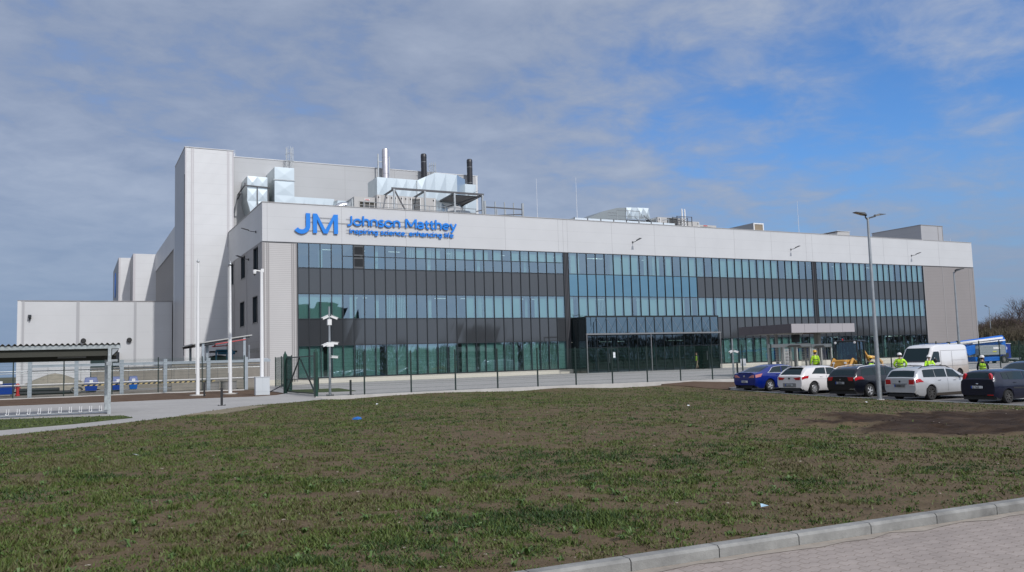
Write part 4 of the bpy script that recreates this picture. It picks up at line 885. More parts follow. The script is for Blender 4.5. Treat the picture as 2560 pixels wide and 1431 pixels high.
for (xa, za, zb), (xc, zc_, zd) in zip(pf, pf[1:]):
    crease(mb, (xa, y0, za), (xc, y0, zc_), (xc, y0, zd), (xa, y0, zb), 2, 1, .06); mb.quad((xa, y0, zb), (xc, y0, zd), (xc, y1, zd), (xa, y1, zb)); mb.quad((xa, y1, za), (xc, y1, zc_), (xc, y0, zc_), (xa, y0, za))
crease(mb, (21.9, 8.9, 18.1), (24.0, 11.5, 18.0), (24.0, 11.5, 21.5), (21.9, 8.9, 21.3), 2, 1, .06); crease(mb, (24.0, 11.5, 17.8), (25.3, 11.5, 17.8), (25.3, 11.5, 21.0), (24.0, 11.5, 21.0), 1, 1, .05); mb.quad((21.9, 8.9, 21.3), (24, 11.5, 21.5), (24, 13, 21.5), (21.9, 12, 21.3)); mb.quad((25.3, 11.5, 17.8), (25.3, 13, 17.8), (25.3, 13, 21), (25.3, 11.5, 21)); mb.quad((24, 11.5, 21), (25.3, 11.5, 21), (25.3, 13, 21), (24, 13, 21))
mb.build('duct_hump', GALV, t, recalc=False)
mb = MB(o); crease(mb, (19.0, 7.8, 15.0), (20.3, 8.2, 15.0), (20.0, 8.2, 17.9), (19.0, 7.8, 18.3), 2, 2, .08); crease(mb, (20.3, 8.2, 15.), (21.0, 9.5, 15), (21.0, 9.5, 17.9), (20.0, 8.2, 17.9), 1, 2, .05); mb.box(18.92, 20.4, 8.4, 10, 15, 17.8); mb.build('duct_transition', GALV, t, recalc=False)
# steel platform over the unit
t = thing('steel_platform', 'galvanised steel service platform on posts above the long roof unit', 'platform', (18, 5, 14.9)); o = (18, 5, 14.9)
YF, YB = 5.2, 10.2
xs_ = (13.55, 16.75, 19.95, 23.05)
mb = MB(o)
for x in xs_: mb.beam((x, YF, 14.9), (x, YF, 18.5), .16); mb.beam((x, YB, 14.9), (x, YB, 18.5), .14)
mb.build('post', GALVS, t)
mb = MB(o); mb.beam((13.3, YF, 18.55), (23.2, YF, 18.55), .14, .2); mb.beam((13.3, YB, 18.35), (23.2, YB, 18.35), .14, .2)
for x in xs_: mb.beam((x, YF, 18.5), (x, YB, 18.35), .12, .18)
mb.beam((13.6, YF, 18.4), (15.5, YF, 15.0), .12); mb.beam((19.0, YB-1, 17.2), (22.8, YF, 18.4), .1); mb.beam((23.0, YB, 15), (23.6, YB, 17.7), .1); mb.build('platform_beam', DSTEEL, t)
mb = MB(o)
for k in range(34): y = YF+.2+k*(YB-YF-.3)/34; mb.box(19.95, 23.05, y, y+.09, 18.36, 18.40)
for k in range(12): y = YB-1.6+k*.125; mb.box(13.6, 19.9, y, y+.08, 18.28, 18.32)
mb.build('deck_grating', DSTEEL, t)
mb = MB(o); mb.tube((22, 9, 14.9), (22, 9, 17.3), 1.3, 18); mb.build('plenum', GALVS, t)
mb = MB(o)
for z in (.0, .5): mb.tube((20.5, YB, 18.9+z), (23.6, YB, 18.9+z), .025, 5); mb.tube((23.6, YB, 18.9+z), (23.6, YF+2, 18.9+z), .025, 5)
for x in (20.5, 22, 23.6): mb.tube((x, YB, 18.4), (x, YB, 19.4), .025, 5)
mb.build('railing', GALVS, t)
# roof edge guard rail
t = thing('guard_rail', 'thin grey guard rail along the roof edge in front of the air units', 'railing', (10, .8, 14.9)); o = (10, .8, 14.9)
mb = MB(o); mb.tube((9.2, 1.2, 16.25), (20.4, 1.2, 16.2), .03, 6); mb.tube((9.2, 1.2, 15.85), (20.4, 1.2, 15.8), .025, 6); mb.build('rail', GALVS, t)
mb = MB(o)
for x in np.arange(9.2, 20.5, 1.6): mb.tube((x, 1.2, 14.9), (x, 1.2, 16.25), .03, 6)
mb.build('post', GALVS, t)
t = thing('roof_scaffold', 'open frame of grey steel posts and beams right of the platform on the roof', 'frame', (27, 8, 14.9)); o = (27, 8, 14.9)
mb = MB(o)
for x, w in ((24.65, .2), (25.87, .1), (27.0, .1), (28.1, .1), (29.2, .2)): mb.beam((x, 8, 14.9), (x, 8, 18.5), w)
for x in (26.9, 28.3, 29.4): mb.beam((x, 12.5, 14.9), (x, 12.5, 18.6), .1)
mb.build('post', GALVS, t)
mb = MB(o); mb.beam((24.7, 8, 17.85), (29.2, 8, 17.85), .12); mb.beam((24.7, 8, 16.9), (29.2, 8, 17.3), .1); mb.beam((23.6, 8, 17.3), (24.7, 8, 17.6), .1); mb.beam((26.9, 12.5, 17.6), (29.4, 12.5, 18.0), .1); mb.beam((27.4, 9, 16.8), (29.4, 12, 17.8), .1); mb.beam((28, 9, 16.8), (29.4, 12, 17.4), .1)
mb.build('beam', DSTEEL, t)
# right hand roof plant
t = thing('roof_pipe_casing', 'long low white clad pipe casing with dark straps on the roof edge', 'pipe casing', (40, 4, 14.9)); o = (40, 4, 14.9)
mb = MB(o); mb.box(33.2, 46.7, 4, 4.8, 15.3, 16.5); mb.build('casing', mat('casing_white', (.66, .72, .76), .35, metal=.3), t)
mb = MB(o)
for k in range(9): x = 33.25+k*1.68; mb.box(x-.05, x+.05, 3.96, 4, 15.2, 16.55)
mb.build('strap', DSTEEL, t)
t = thing('roof_duct_hump', 'humped grey duct with a creased bright end behind the long white pipe casing', 'duct', (42, 8, 15)); o = (42, 8, 15)
mb = MB(o); yb = 12
up = [(37.2, 17.0), (38.3, 17.6), (40.1, 18.35), (42.0, 18.85), (43.2, 18.93)]
for (xa, za), (xb, zb) in zip(up, up[1:]):
    mb.quad((xa, 9.4, 15), (xb, 8.6, 15), (xb, 8.6, zb), (xa, 9.4, za)) if False else mb.quad((xa, 8.6, 15), (xb, 8.6, 15), (xb, 8.6, zb), (xa, 8.6, za)); mb.quad((xa, 8.6, za), (xb, 8.6, zb), (xb, yb, zb), (xa, yb, za))
mb.build('duct_back', mat('duct_shade', (.26, .29, .30), .5, metal=.5), t, recalc=False)
mb = MB(o); crease(mb, (43.2, 8.5, 17.6), (46.4, 8.2, 17.6), (46.2, 8.2, 19.0), (43.2, 8.5, 18.95), 4, 1, .1); crease(mb, (46.4, 8.2, 17.5), (47.1, 9.2, 17.5), (47.1, 9.2, 18.4), (46.2, 8.2, 19.0), 1, 1, .05); mb.quad((43.2, 8.5, 18.95), (46.2, 8.2, 19.0), (47.1, 9.2, 18.4), (44, 11, 18.95)); mb.build('duct_end', GALV, t, recalc=False)
mb = MB(o); mb.box(43.3, 47.0, 8.8, 11, 15, 17.6); mb.build('plinth', DSTEEL, t)
t = thing('roof_walkway', 'grey tubular handrails and a small stair in front of the humped duct', 'railing', (41, 6.5, 15)); o = (41, 6.5, 15)
mb = MB(o)
for x in (39.2, 40.5, 42.0, 43.6, 44.4): mb.tube((x, 6.5, 14.9), (x, 6.5, 18.15 if 39.9 < x < 44 else 17.8), .04, 6)
for z in (17.1, 17.5): mb.tube((39.2, 6.5, z), (44.4, 6.5, z), .03, 6)
mb.tube((40.5, 6.5, 18.15), (43.6, 6.5, 18.15), .035, 6); mb.tube((39.2, 6.5, 17.8), (40.5, 6.5, 17.8), .035, 6)
mb.tube((44.0, 6.3, 17.7), (46.0, 6.3, 16.5), .04, 6); mb.tube((44.4, 6.8, 17.7), (46.6, 6.8, 16.5), .04, 6); mb.tube((42.8, 6.3, 17.4), (43.9, 6.3, 16.6), .04, 6)
mb.beam((45.2, 6.6, 17.3), (46.0, 6.6, 17.5), .1); mb.beam((46.0, 6.6, 17.5), (46.0, 6.6, 15), .1); mb.beam((47.0, 6.6, 17.3), (47.8, 6.6, 17.5), .1); mb.beam((47.8, 6.6, 17.5), (47.8, 6.6, 15), .1); mb.build('railing', GALVS, t)
unit('air_handling_unit', 'pale roof unit with a framed square intake behind the end of the pipe casing', 46.9, 51.0, 7.5, 10, 14.9, 17.85, (47.3, 50.9), (48.3, 49.8, 16.6, 17.8))
unit('air_handling_unit', 'pale roof unit right of the twin flues with two black latches', 51.02, 53.3, 7.7, 10, 14.9, 17.6, (51.2, 53.2), None)
t, o = unit('air_handling_unit', 'low pale roof unit with a black slot beneath a red notice', 53.32, 56.1, 7.9, 10, 14.9, 17.3)
mb = MB(o); mb.box(53.6, 55.3, 7.88, 7.9, 16.95, 17.08); mb.build('slot', BLK, t); mb = MB(o); mb.box(54.1, 54.7, 7.88, 7.9, 17.15, 17.25); mb.build('notice', mat('red'), t)
t = thing('twin_flue', 'pair of slim pale flue pipes inside a grey support cage on the roof', 'chimney', (50.4, 7, 14.9)); o = (50.4, 7, 14.9)
for x in (50.0, 50.42): mb = MB(o); mb.lathe([(.09, 0), (.09, 3.7), (.06, 3.95), (.02, 3.98)], (x, 6.8, 14.9), 10); mb.build('flue', WHT, t, smooth=True)
mb = MB(o)
for x in (48.9, 51.1):
    for y in (6.4, 7.2): mb.beam((x, y, 14.9), (x, y, 17.9), .07)
for z in (17.85, 17.3): mb.beam((48.9, 6.4, z), (51.1, 6.4, z), .06); mb.beam((48.9, 7.2, z), (51.1, 7.2, z), .06)
mb.build('support_cage', DSTEEL, t)
t = thing('wedge_vent', 'long dark sided roof duct ending in a framed grille facing the front', 'roof vent', (63, 8, 15)); o = (63, 8, 15)
mb = MB(o); mb.box(62.2, 63.9, 8, 16, 16.6, 17.95); mb.build('casing', mat('vent_grey', (.30, .31, .32), .5), t)
mb = MB(o); mb.box(62.35, 63.75, 7.97, 8, 17.05, 17.8); mb.build('grille', mat('grille_tan', (.25, .2, .14), .6), t); mb = MB(o); mb.box(62.2, 63.9, 7.9, 7.97, 17.8, 17.95); mb.box(62.2, 63.9, 7.9, 7.97, 16.9, 17.05); mb.box(62.2, 62.36, 7.9, 7.97, 17.05, 17.8); mb.box(63.74, 63.9, 7.9, 7.97, 17.05, 17.8); mb.build('grille_frame', WHT, t)
mb = MB(o); mb.box(62.5, 63.7, 8.3, 15, 14.9, 16.6); mb.build('plinth', WHT, t)
t = thing('roof_penthouse', 'grey clad roof penthouse box near the far right end of the office block', 'building', (88.5, 2, 14.9)); o = (88.5, 2, 14.9)
mb = MB(o); mb.box(86.3, 90.7, 2.2, 10, 14.9, 17.9); mb.build('walls', panel_mat('penthouse', (.38, .38, .39), .5, 1, 0, joint=.12), t)
mb = MB(o); mb.box(86.25, 90.75, 2.15, 10.05, 17.9, 17.97); mb.build('parapet_cap', TRIM, t); mb = MB(o); mb.box(89.7, 89.78, 2.17, 2.2, 14.9, 17.9); mb.box(90.6, 90.7, 2.17, 2.2, 14.9, 17.9); mb.build('flashing', TRIM, t)
t = thing('roof_hatch', 'small low roof hatch box between the wedge vent and the penthouse', 'roof hatch', (73.5, 5, 15)); o = (73.5, 5, 15); mb = MB(o); mb.add([(72.6, 4.5, 15), (75.4, 4.5, 15), (75.4, 8, 15), (72.6, 8, 15), (73.2, 4.5, 16.75), (75.4, 4.5, 16.85), (75.4, 8, 16.85), (73.2, 8, 16.75)], [(0, 1, 5, 4), (1, 2, 6, 5), (2, 3, 7, 6), (3, 0, 4, 7), (4, 5, 6, 7)]); mb.build('casing', AHUM, t); mb = MB(o); mb.box(73.1, 75.45, 4.44, 8.05, 16.85, 16.9); mb.build('lid', TRIMW, t)
# lightning rods
def rod(x, y, z0, z1, lab):
    t = thing('lightning_rod', lab, 'lightning rod', (x, y, z0), group='lightning rods on the roofs'); mb = MB((x, y, z0)); mb.tube((x, y, z0), (x, y, z1), .03, 5, r2=.012); mb.build('rod', WHT, t)
    mb = MB((x, y, z0)); [mb.tube((x, y, z0+1.0), (x+.45*cos(a), y+.45*sin(a), z0), .02, 4) for a in (0, 2.1, 4.2)]; mb.build('tripod', GALVS, t)
rod(29.9, 6, 14.9, 20.9, 'tall thin lightning rod right of the open steel frame')
rod(33.0, 3, 14.9, 20.6, 'tall thin lightning rod at the left end of the white pipe casing')
rod(65.9, 4, 14.9, 20.3, 'tall thin lightning rod right of the wedge shaped vent')
rod(1.1, 20.4, 23.6, 24.9, 'short lightning rod on the hall roof beside the stair tower')
rod(24.3, 20.6, 23.6, 25.3, 'short lightning rod on the hall roof between the black chimneys')
rod(91.9, 2, 14.9, 16.3, 'short lightning rod at the far right end of the roof')
rod(64.4, 4, 14.9, 16.2, 'stubby dark lightning rod close behind the wedge vent')

# ================================================================ FENCES
GREEN = mat('fence_green', (.008, .045, .03), .45); GREEND = mat('fence_dark', (.008, .022, .018), .45)
WIRE = mat('fence_wire', (.012, .055, .042), .5); SILL = mat('fence_sill', (.46, .44, .41), .85, var=.12, vs=1.5)
def panel_mesh(w, h, bays=True):
    mb = MB(); n = int(w/.05)
    for i in range(n+1): x = i*w/n; mb.add([(x-.0028, 0, .05), (x+.0028, 0, .05), (x+.0028, 0, h), (x-.0028, 0, h), (x, .005, .05), (x, .005, h)], [(0, 1, 2, 3), (1, 4, 5, 2), (4, 0, 3, 5)])
    for k in range(int(h/.2)+1): z = .06+k*.2; mb.box(0, w, -.006, 0, z, z+.007); 
    for z in (.26, .86, 1.46, 2.0): mb.box(0, w, -.02, .012, z, z+.006)
    return mb
PM = {}
def mesh_fence(name, lab, pts, h=2.15, hs=None, pw=.06, grp='green mesh fences'):
    """pts: list of (x, y, z) posts. one post and one wire panel per bay"""
    t = thing(name, lab, 'fence', pts[0], group=grp); r = Vector(pts[0])
    pm = None
    for i, p in enumerate(pts):
        p = Vector(p)-r; hh = h+.05
        if 'post' not in PM:
            mb = MB(); mb.box(-pw/2, pw/2, -pw/2, pw/2, -.5, hh); mb.box(-pw/2-.005, pw/2+.005, -pw/2-.005, pw/2+.005, hh, hh+.02); q = mb.build('post', GREEND, t); PM['post'] = q.data
        else: q = bpy.data.objects.new('post', PM['post']); COL.objects.link(q); q.parent = t
        q.location = p
        if i+1 < len(pts):
            n = Vector(pts[i+1])-r; w = (Vector((n.x-p.x, n.y-p.y))).length; key = 'panel'
            if key not in PM: q = panel_mesh(2.5, h).build('mesh_panel', WIRE, t, recalc=False); PM[key] = q.data
            else: q = bpy.data.objects.new('mesh_panel', PM[key]); COL.objects.link(q); q.parent = t
            q.matrix_local = Matrix.Translation(p) @ Matrix.Rotation(atan2(n.y-p.y, n.x-p.x), 4, 'Z') @ Matrix(((w/2.5, 0, 0, 0), (0, 1, 0, 0), ((n.z-p.z)/2.5, 0, 1, 0), (0, 0, 0, 1)))
    mb = MB(pts[0])
    for a, b_ in zip(pts, pts[1:]):
        a, b_ = Vector(a), Vector(b_); d = Vector((b_.x-a.x, b_.y-a.y, 0)).normalized(); s = Vector((-d.y, d.x, 0))*.045
        mb.add([a-s+Vector((0, 0, .03)), a+s+Vector((0, 0, .03)), b_+s+Vector((0, 0, .03)), b_-s+Vector((0, 0, .03)), a-s-Vector((0, 0, .6)), a+s-Vector((0, 0, .6)), b_+s-Vector((0, 0, .6)), b_-s-Vector((0, 0, .6))], [(0, 1, 2, 3), (0, 4, 5, 1), (1, 5, 6, 2), (2, 6, 7, 3), (3, 7, 4, 0)])
    mb.build('sill', SILL, t); return t
zf_ = lambda x: -max(0, x-8)*.0057
mesh_fence('mesh_fence', 'green wire mesh fence along the lawn in front of the office block', [(-3.3+2.51*i, -30.25, zf_(-3.3+2.51*i)) for i in range(13)])
mesh_fence('mesh_fence', 'green wire mesh fence on the bank behind the parked van and workers', [(33.3+2.5*i, -30.25, zf_(33.3+2.5*i)) for i in range(24)])
mesh_fence('mesh_fence', 'green wire mesh fence on a low kerb in front of the yard and flagpoles', [(-32.4+2.57*i, -15.75+.03*i, .18) for i in range(12)])
mesh_fence('mesh_fence', 'short green wire mesh fence running back from the gate to the office corner', [(-3.15, -22.9, .03), (-2.0, -19.4, .05), (-1.4, -15.4, .1), (-.9, -11.4, .12), (-.5, -7.4, .12)])
# gate
t = thing('gate', 'open green braced swing gate beside the camera mast at the corner of the lawn', 'gate', (-3.15, -22.9, .03)); o = (-3.15, -22.9, .03)
for (x, y) in ((-3.15, -22.9), (-3.05, -29.4)):
    mb = MB(o); mb.box(x-.09, x+.09, y-.09, y+.09, -.2, 2.25); mb.lathe([(.1, 0), (.06, .06), (.03, .16), (.0, .2)], (x, y, 2.25), 8); mb.build('gate_post', GREEN, t)
mb = MB(o); A, Bq = Vector((-3.1, -23.1, 0)), Vector((-3.03, -29.2, 0))
for z in (.15, 2.05): mb.beam(A+Vector((0, 0, z)), Bq+Vector((0, 0, z)), .05, .06)
mb.beam(A+Vector((0, 0, .85)), Bq+Vector((0, 0, .85)), .04)
for f in (0, 1): P_ = A.lerp(Bq, f); mb.beam(P_+Vector((0, 0, .15)), P_+Vector((0, 0, 2.05)), .06)
mb.beam(A+Vector((0, 0, .15)), A.lerp(Bq, .48)+Vector((0, 0, 2.0)), .06); mb.beam(Bq+Vector((0, 0, .15)), A.lerp(Bq, .52)+Vector((0, 0, 1.9)), .06); mb.build('gate_leaf', GREEND, t)
q = bpy.data.objects.new('mesh_panel', PM['panel']); COL.objects.link(q); q.parent = t; q.matrix_local = Matrix.Translation(A-Vector(o)) @ Matrix.Rotation(atan2(Bq.y-A.y, Bq.x-A.x), 4, 'Z') @ Matrix.Diagonal((6.1/2.5, 1, .93, 1))
mb = MB(o); mb.beam((-3.5, -20.4, .1), (-1.9, -19.3, .75), .05); mb.build('stay_bar', BLK, t)

# ================================================================ STREET FURNITURE, LEFT
for (x, y, lab) in ((-7.8, -22.3, 'white flagpole nearest the bike shelter on a round concrete foot'), (-5.95, -21.5, 'white flagpole nearest the grey cabinet on a round concrete foot')):
    z = g(x, y)+.03; t = thing('flagpole', lab, 'flagpole', (x, y, z), group='white flagpoles'); mb = MB(); mb.lathe([(.10, 0), (.10, .9), (.055, 7.35)], n=14); mb.build('pole', WHT, t, smooth=True)
    mb = MB(); mb.lathe([(.42, 0), (.42, .06)], n=18); mb.build('foot', SILL, t); mb = MB(); mb.ell((0, 0, 7.45), (.085, .085, .07), 10, 6); mb.lathe([(.03, 7.5), (.01, 7.62)], n=6); mb.build('finial', GALVS, t)
    mb = MB(); mb.box(-.12, -.10, -.015, .015, 1.2, 7.3); mb.build('halyard', WHT, t)
# camera pole behind the cabinet
x, y = -4.95, -25.5; z = g(x, y)+.03; t = thing('camera_pole', 'tall white pole with a dome camera arm behind the grey cabinet', 'pole', (x, y, z)); mb = MB(); mb.lathe([(.11, 0), (.10, 2.2), (.075, 6.7)], n=14); mb.build('pole', WHT, t, smooth=True)
def cctv(parent, loc, dirv, m=None, name='camera'):
    mb = MB(); d = Vector(dirv).normalized(); p = Vector(loc); s = Vector((-d.y, d.x, 0)).normalized()
    mb.tube(p, p+d*.12, .03, 6); mb.beam(p+d*.10+Vector((0, 0, .02)), p+d*.42-Vector((0, 0, .03)), .11, .10); mb.beam(p+d*.08+Vector((0, 0, .09)), p+d*.48+Vector((0, 0, .035)), .13, .015)
    o = mb.build(name, m or WHT, parent); mb = MB(); mb.tube(p+d*.42-Vector((0, 0, .03)), p+d*.435-Vector((0, 0, .03)), .035, 8); mb.build('lens', BLK, o); return o
mb = MB(); mb.beam((0, 0, 6.65), (-.35, 0, 6.7), .06); mb.box(-.03, .12, -.05, .05, 6.6, 6.78); mb.build('arm', WHT, t); mb = MB(); mb.lathe([(.09, 0), (.09, -.16), (.07, -.22), (.02, -.26)], (-.36, 0, 6.72), 12); mb.build('dome_camera', WHT, t)
mb = MB(); mb.ell((-.36, 0, 6.47), (.065, .065, .06), 10, 6); mb.build('camera_dome', BLK, t)
# cabinet
x, y = -5.0, -25.95; z = g(x, y)+.01; t = thing('cabinet', 'pale grey two door utility cabinet at the edge of the path', 'cabinet', (x, y, z)); cm = mat('cabinet_grey', (.50, .53, .55), .5)
mb = MB(); mb.box(-.37, .37, 0, .32, 0, .98); mb.build('body', cm, t, bevel=.01)
for s in (0, 1): mb = MB(); mb.box(-.355+s*.36, -.005+s*.36, -.012, 0, .22, .96); mb.build('door', cm, t)
mb = MB(); mb.box(-.36, .36, -.01, 0, .02, .2); mb.build('plinth', cm, t); mb = MB(); mb.box(-.39, .39, -.03, .35, .98, 1.0); mb.build('lid', cm, t)
# short black posts
def stub(x, y, lab, h=.75, z=None):
    z = g(x, y) if z is None else z; t = thing('bollard', lab, 'bollard', (x, y, z), group='short black posts'); mb = MB(); mb.box(-.045, .045, -.045, .045, 0, h); mb.build('post', BLK, t, bevel=.008); mb = MB(); mb.box(-.13, .13, -.05, .05, 0, .03); mb.ell((-.13, 0, .03), (.03, .03, .03), 6, 4); mb.ell((.13, 0, .03), (.03, .03, .03), 6, 4); mb.build('base_plate', BLK, t)
stub(-7.75, -24.6, 'short black post beside the foot of a flagpole'); stub(-8.45, -35.3, 'short black post on the path before the lawn corner')
stub(-1.2, -29.2, 'short black post on the plaza right of the camera mast', .8); stub(-.7, -20.7, 'short black post on the turf patch behind the gate', .8)
stub(25.35, -28.6, 'short black post beside the small white sign on the plaza', 1.1)
sheet('turf_patch', [(-2.6, -23.5), (.5, -24.5), (1.2, -18.5), (-2.0, -18.0)], .03, .5, wm)
# camera mast
def mast(x, y, h, lab, hs, z=None):
    z = g(x, y) if z is None else z; t = thing('camera_mast', lab, 'camera mast', (x, y, z), group='camera masts'); mb = MB(); mb.lathe([(.07, 0), (.06, h*.5), (.045, h)], n=12); mb.build('pole', GALVS, t, smooth=True)
    mb = MB(); mb.box(-.16, .16, -.16, .16, 0, .03)
    for a in (-.13, .13):
        for b_ in (-.13, .13): mb.tube((a, b_, 0), (a, b_, .1), .015, 6)
    mb.build('base_plate', BLK, t)
    for (hz_, ds) in hs:
        for d in ds: cctv(t, (0, 0, hz_), d)
    return t
t = mast(-2.3, -29.3, 4.55, 'galvanised camera mast with three tiers of white cameras beside the gate', [(4.05, [(-.9, -.3, -.25), (.95, -.2, -.25)]), (2.65, [(-.9, -.3, -.2), (.9, -.1, .05)]), (1.95, [(.9, -.3, .05)])], z=.0)
mb = MB(); mb.box(-.1, .1, -.08, .08, 3.6, 3.9); mb.build('junction_box', WHT, t); mb = MB(); mb.box(-.16, .2, -.08, .08, 2.5, 2.72); mb.build('junction_box', WHT, t)
mast(26.0, -27.5, 2.7, 'slim mast with two small white cameras near the fence left of the blue car', [(1.85, [(-.9, -.3, -.15), (.9, -.1, -.1)])])
x, y = 25.6, -28.9; z = g(x, y); t = thing('notice_board', 'small blank white sign on a post behind the blue car', 'sign', (x, y, z)); mb = MB(); mb.box(-.03, .03, 0, .04, 0, 1.6); mb.build('post', GALVS, t); mb = MB(); mb.box(-.23, .23, -.02, 0, .92, 1.42); mb.build('board', mat('board_pale', (.55, .57, .6), .5), t)
# bike shelter
SX0, SX1, SY = -22.0, -12.42, -38.6
t = thing('bike_shelter', 'open bike shelter with a wavy dark corrugated roof on galvanised posts', 'shelter', (-12.7, SY, g(-12.7, SY)+.03)); o = (-12.7, SY, 0+g(-12.7, SY)+.03)
mb = MB(o); N_ = int((SX1-SX0)/.022); zt = lambda x: 2.545-.0012*(x+12.4)
vs = []
for i in range(N_+1):
    x = SX1-i*.022; w = .033*cos(2*pi*(SX1-x-.06)/.178); zz = zt(x)+w
    for (yy, dz) in ((SY-.12, 0), (SY+2.2, -.28)): vs += [(x, yy, zz+dz), (x, yy, zz+dz-.012)]
fs = []
for i in range(N_):
    a = i*4; b_ = a+4; fs += [(a, a+2, b_+2, b_), (a+1, b_+1, b_+3, a+3), (a, b_, b_+1, a+1), (a+2, a+3, b_+3, b_+2)]
mb.add(vs, fs); mb.build('corrugated_roof', mat('shelter_roof', (.085, .08, .07), .7, var=.25, vs=6), t, smooth=2)
mb = MB(o); mb.box(SX0, SX1+.02, SY-.05, SY+.0, 2.37, 2.50); mb.build('front_beam', mat('galv_spangle', (.42, .45, .45), .42, metal=.6, var=.25, vs=9), t)
mb = MB(o); mb.box(SX0, SX1-.12, SY+.05, SY+.15, 2.12, 2.37); mb.box(SX0, SX1-.05, SY+2.0, SY+2.1, 1.98, 2.2); mb.build('purlin', mat('purlin_dark', (.045, .045, .035), .8), t)
for (x, y, w) in ((-12.76, SY, .11), (-12.8, SY+2.05, .11), (-18.4, SY, .11), (-18.4, SY+2.05, .11)): mb = MB(o); zt_ = 2.37 if y == SY else 2.0; mb.box(x-w/2, x+w/2, y-.06, y+.06, 0, zt_); mb.build('post', mat('galv_spangle'), t)
mb = MB(o); mb.box(-14.4, -13.5, SY+.5, SY+.58, 2.07, 2.14); mb.build('lamp', mat('lamp_shell', (.3, .3, .3), .5), t)
mb = MB(o); mb.add([(-12.68, SY-.02, 2.36), (-12.45, SY-.02, 2.36), (-12.68, SY-.02, 2.12), (-12.68, SY+.02, 2.36), (-12.45, SY+.02, 2.36), (-12.68, SY+.02, 2.12)], [(0, 1, 2), (3, 5, 4), (0, 3, 4, 1), (1, 4, 5, 2), (2, 5, 3, 0)]); mb.box(-12.72, -12.5, SY+.0, SY+.06, 1.9, 1.98); mb.box(-12.86, -12.68, SY-.075, SY-.065, 1.78, 1.9); mb.build('bracket', GALVS, t)
t = thing('bike_rack', 'low galvanised bike rack rail with white wheel clips under the shelter', 'bike rack', (-14.4, -38.0, g(-14.4, -38)+.02)); o = (-14.4, -38.0, g(-14.4, -38)+.02); z = o[2]
mb = MB(o); mb.box(-19.2, -12.75, -38.1, -37.98, z+.05, z+.09); mb.box(-19.2, -12.75, -38.0, -37.4, z-.01, z+.015); mb.build('rail', GALVS, t)
for k in range(18):
    x = -13.02-k*.32; mb = MB(o)
    for s in (-.035, .035): mb.tube((x+s, -38.0, z+.08), (x+s+.01, -37.95, z+.27), .008, 5)
    mb.box(x-.045, x+.045, -38.14, -38.02, z+.07, z+.085); mb.box(x-.05, x-.03, -38.14, -38.08, z+.08, z+.12); mb.box(x+.03, x+.05, -38.14, -38.08, z+.08, z+.12); mb.build('wheel_clip', WHT, t)
# pipe bridge in the yard
t = thing('pipe_rack', 'long galvanised steel pipe rack with pipes on square posts behind the fence', 'pipe rack', (-12, -13, .12), group=None); o = (-12, -13, .12)
pr = mat('rack_steel', (.34, .38, .41), .5, metal=.4, var=.1)
for i, x in enumerate((-16.25, -13.75, -11.2, -8.65, -6.0, -3.6)): mb = MB(o); mb.box(x-.11, x+.11, -13.1, -12.9, .12, 2.4 if i == 0 else 2.3); mb.build('post', pr, t)
mb = MB(o); mb.box(-25, -16.36, -13.06, -12.94, 2.45, 2.6); mb.box(-16.13, -2.0, -13.07, -12.93, 1.95, 2.12); mb.build('top_beam', pr, t)
for (z, r_, m_) in ((1.75, .03, GALVS), (1.62, .022, GALVS), (.92, .03, TRIMW), (.85, .02, DSTEEL)): mb = MB(o); mb.tube((-25, -12.8, z), (-2.4, -12.8, z), r_, 8); mb.build('pipe', m_, t)
for x in np.arange(-15.3, -3, .9): mb = MB(o); mb.tube((x, -12.8, .9), (x, -12.8, 1.95), .012, 4); mb.build('hanger', DSTEEL, t)
mb = MB(o); mb.tube((-3.4, -13, 2.1), (-2.1, -12.8, 2.12), .08, 10); mb.tube((-3.4, -13, 2.1), (-3.4, -13, 3.1), .05, 8); mb.build('white_pipe', GALVS, t)
# hazard striped barrier board
t = thing('hazard_rail', 'yellow and black striped barrier rail behind the yard fence', 'barrier', (-10, -10, .12)); hy = mat('hazard_yellow', (.55, .42, .18), .6); o = (-10, -10, .12)
mb = MB(o); mb2 = MB(o); x = -13.5; k = 0
while x < -5.5: (mb if k % 2 else mb2).add([(x, -12.0, .72), (x+.16, -12.0, .72), (x+.24, -12.0, .80), (x+.08, -12.0, .80), (x, -11.97, .72), (x+.16, -11.97, .72), (x+.24, -11.97, .80), (x+.08, -11.97, .80)], [(0, 1, 2, 3), (4, 7, 6, 5), (0, 4, 5, 1), (1, 5, 6, 2), (2, 6, 7, 3), (3, 7, 4, 0)]); x += .16; k += 1
mb.build('yellow_stripe', hy, t); mb2.build('black_stripe', BLK, t)
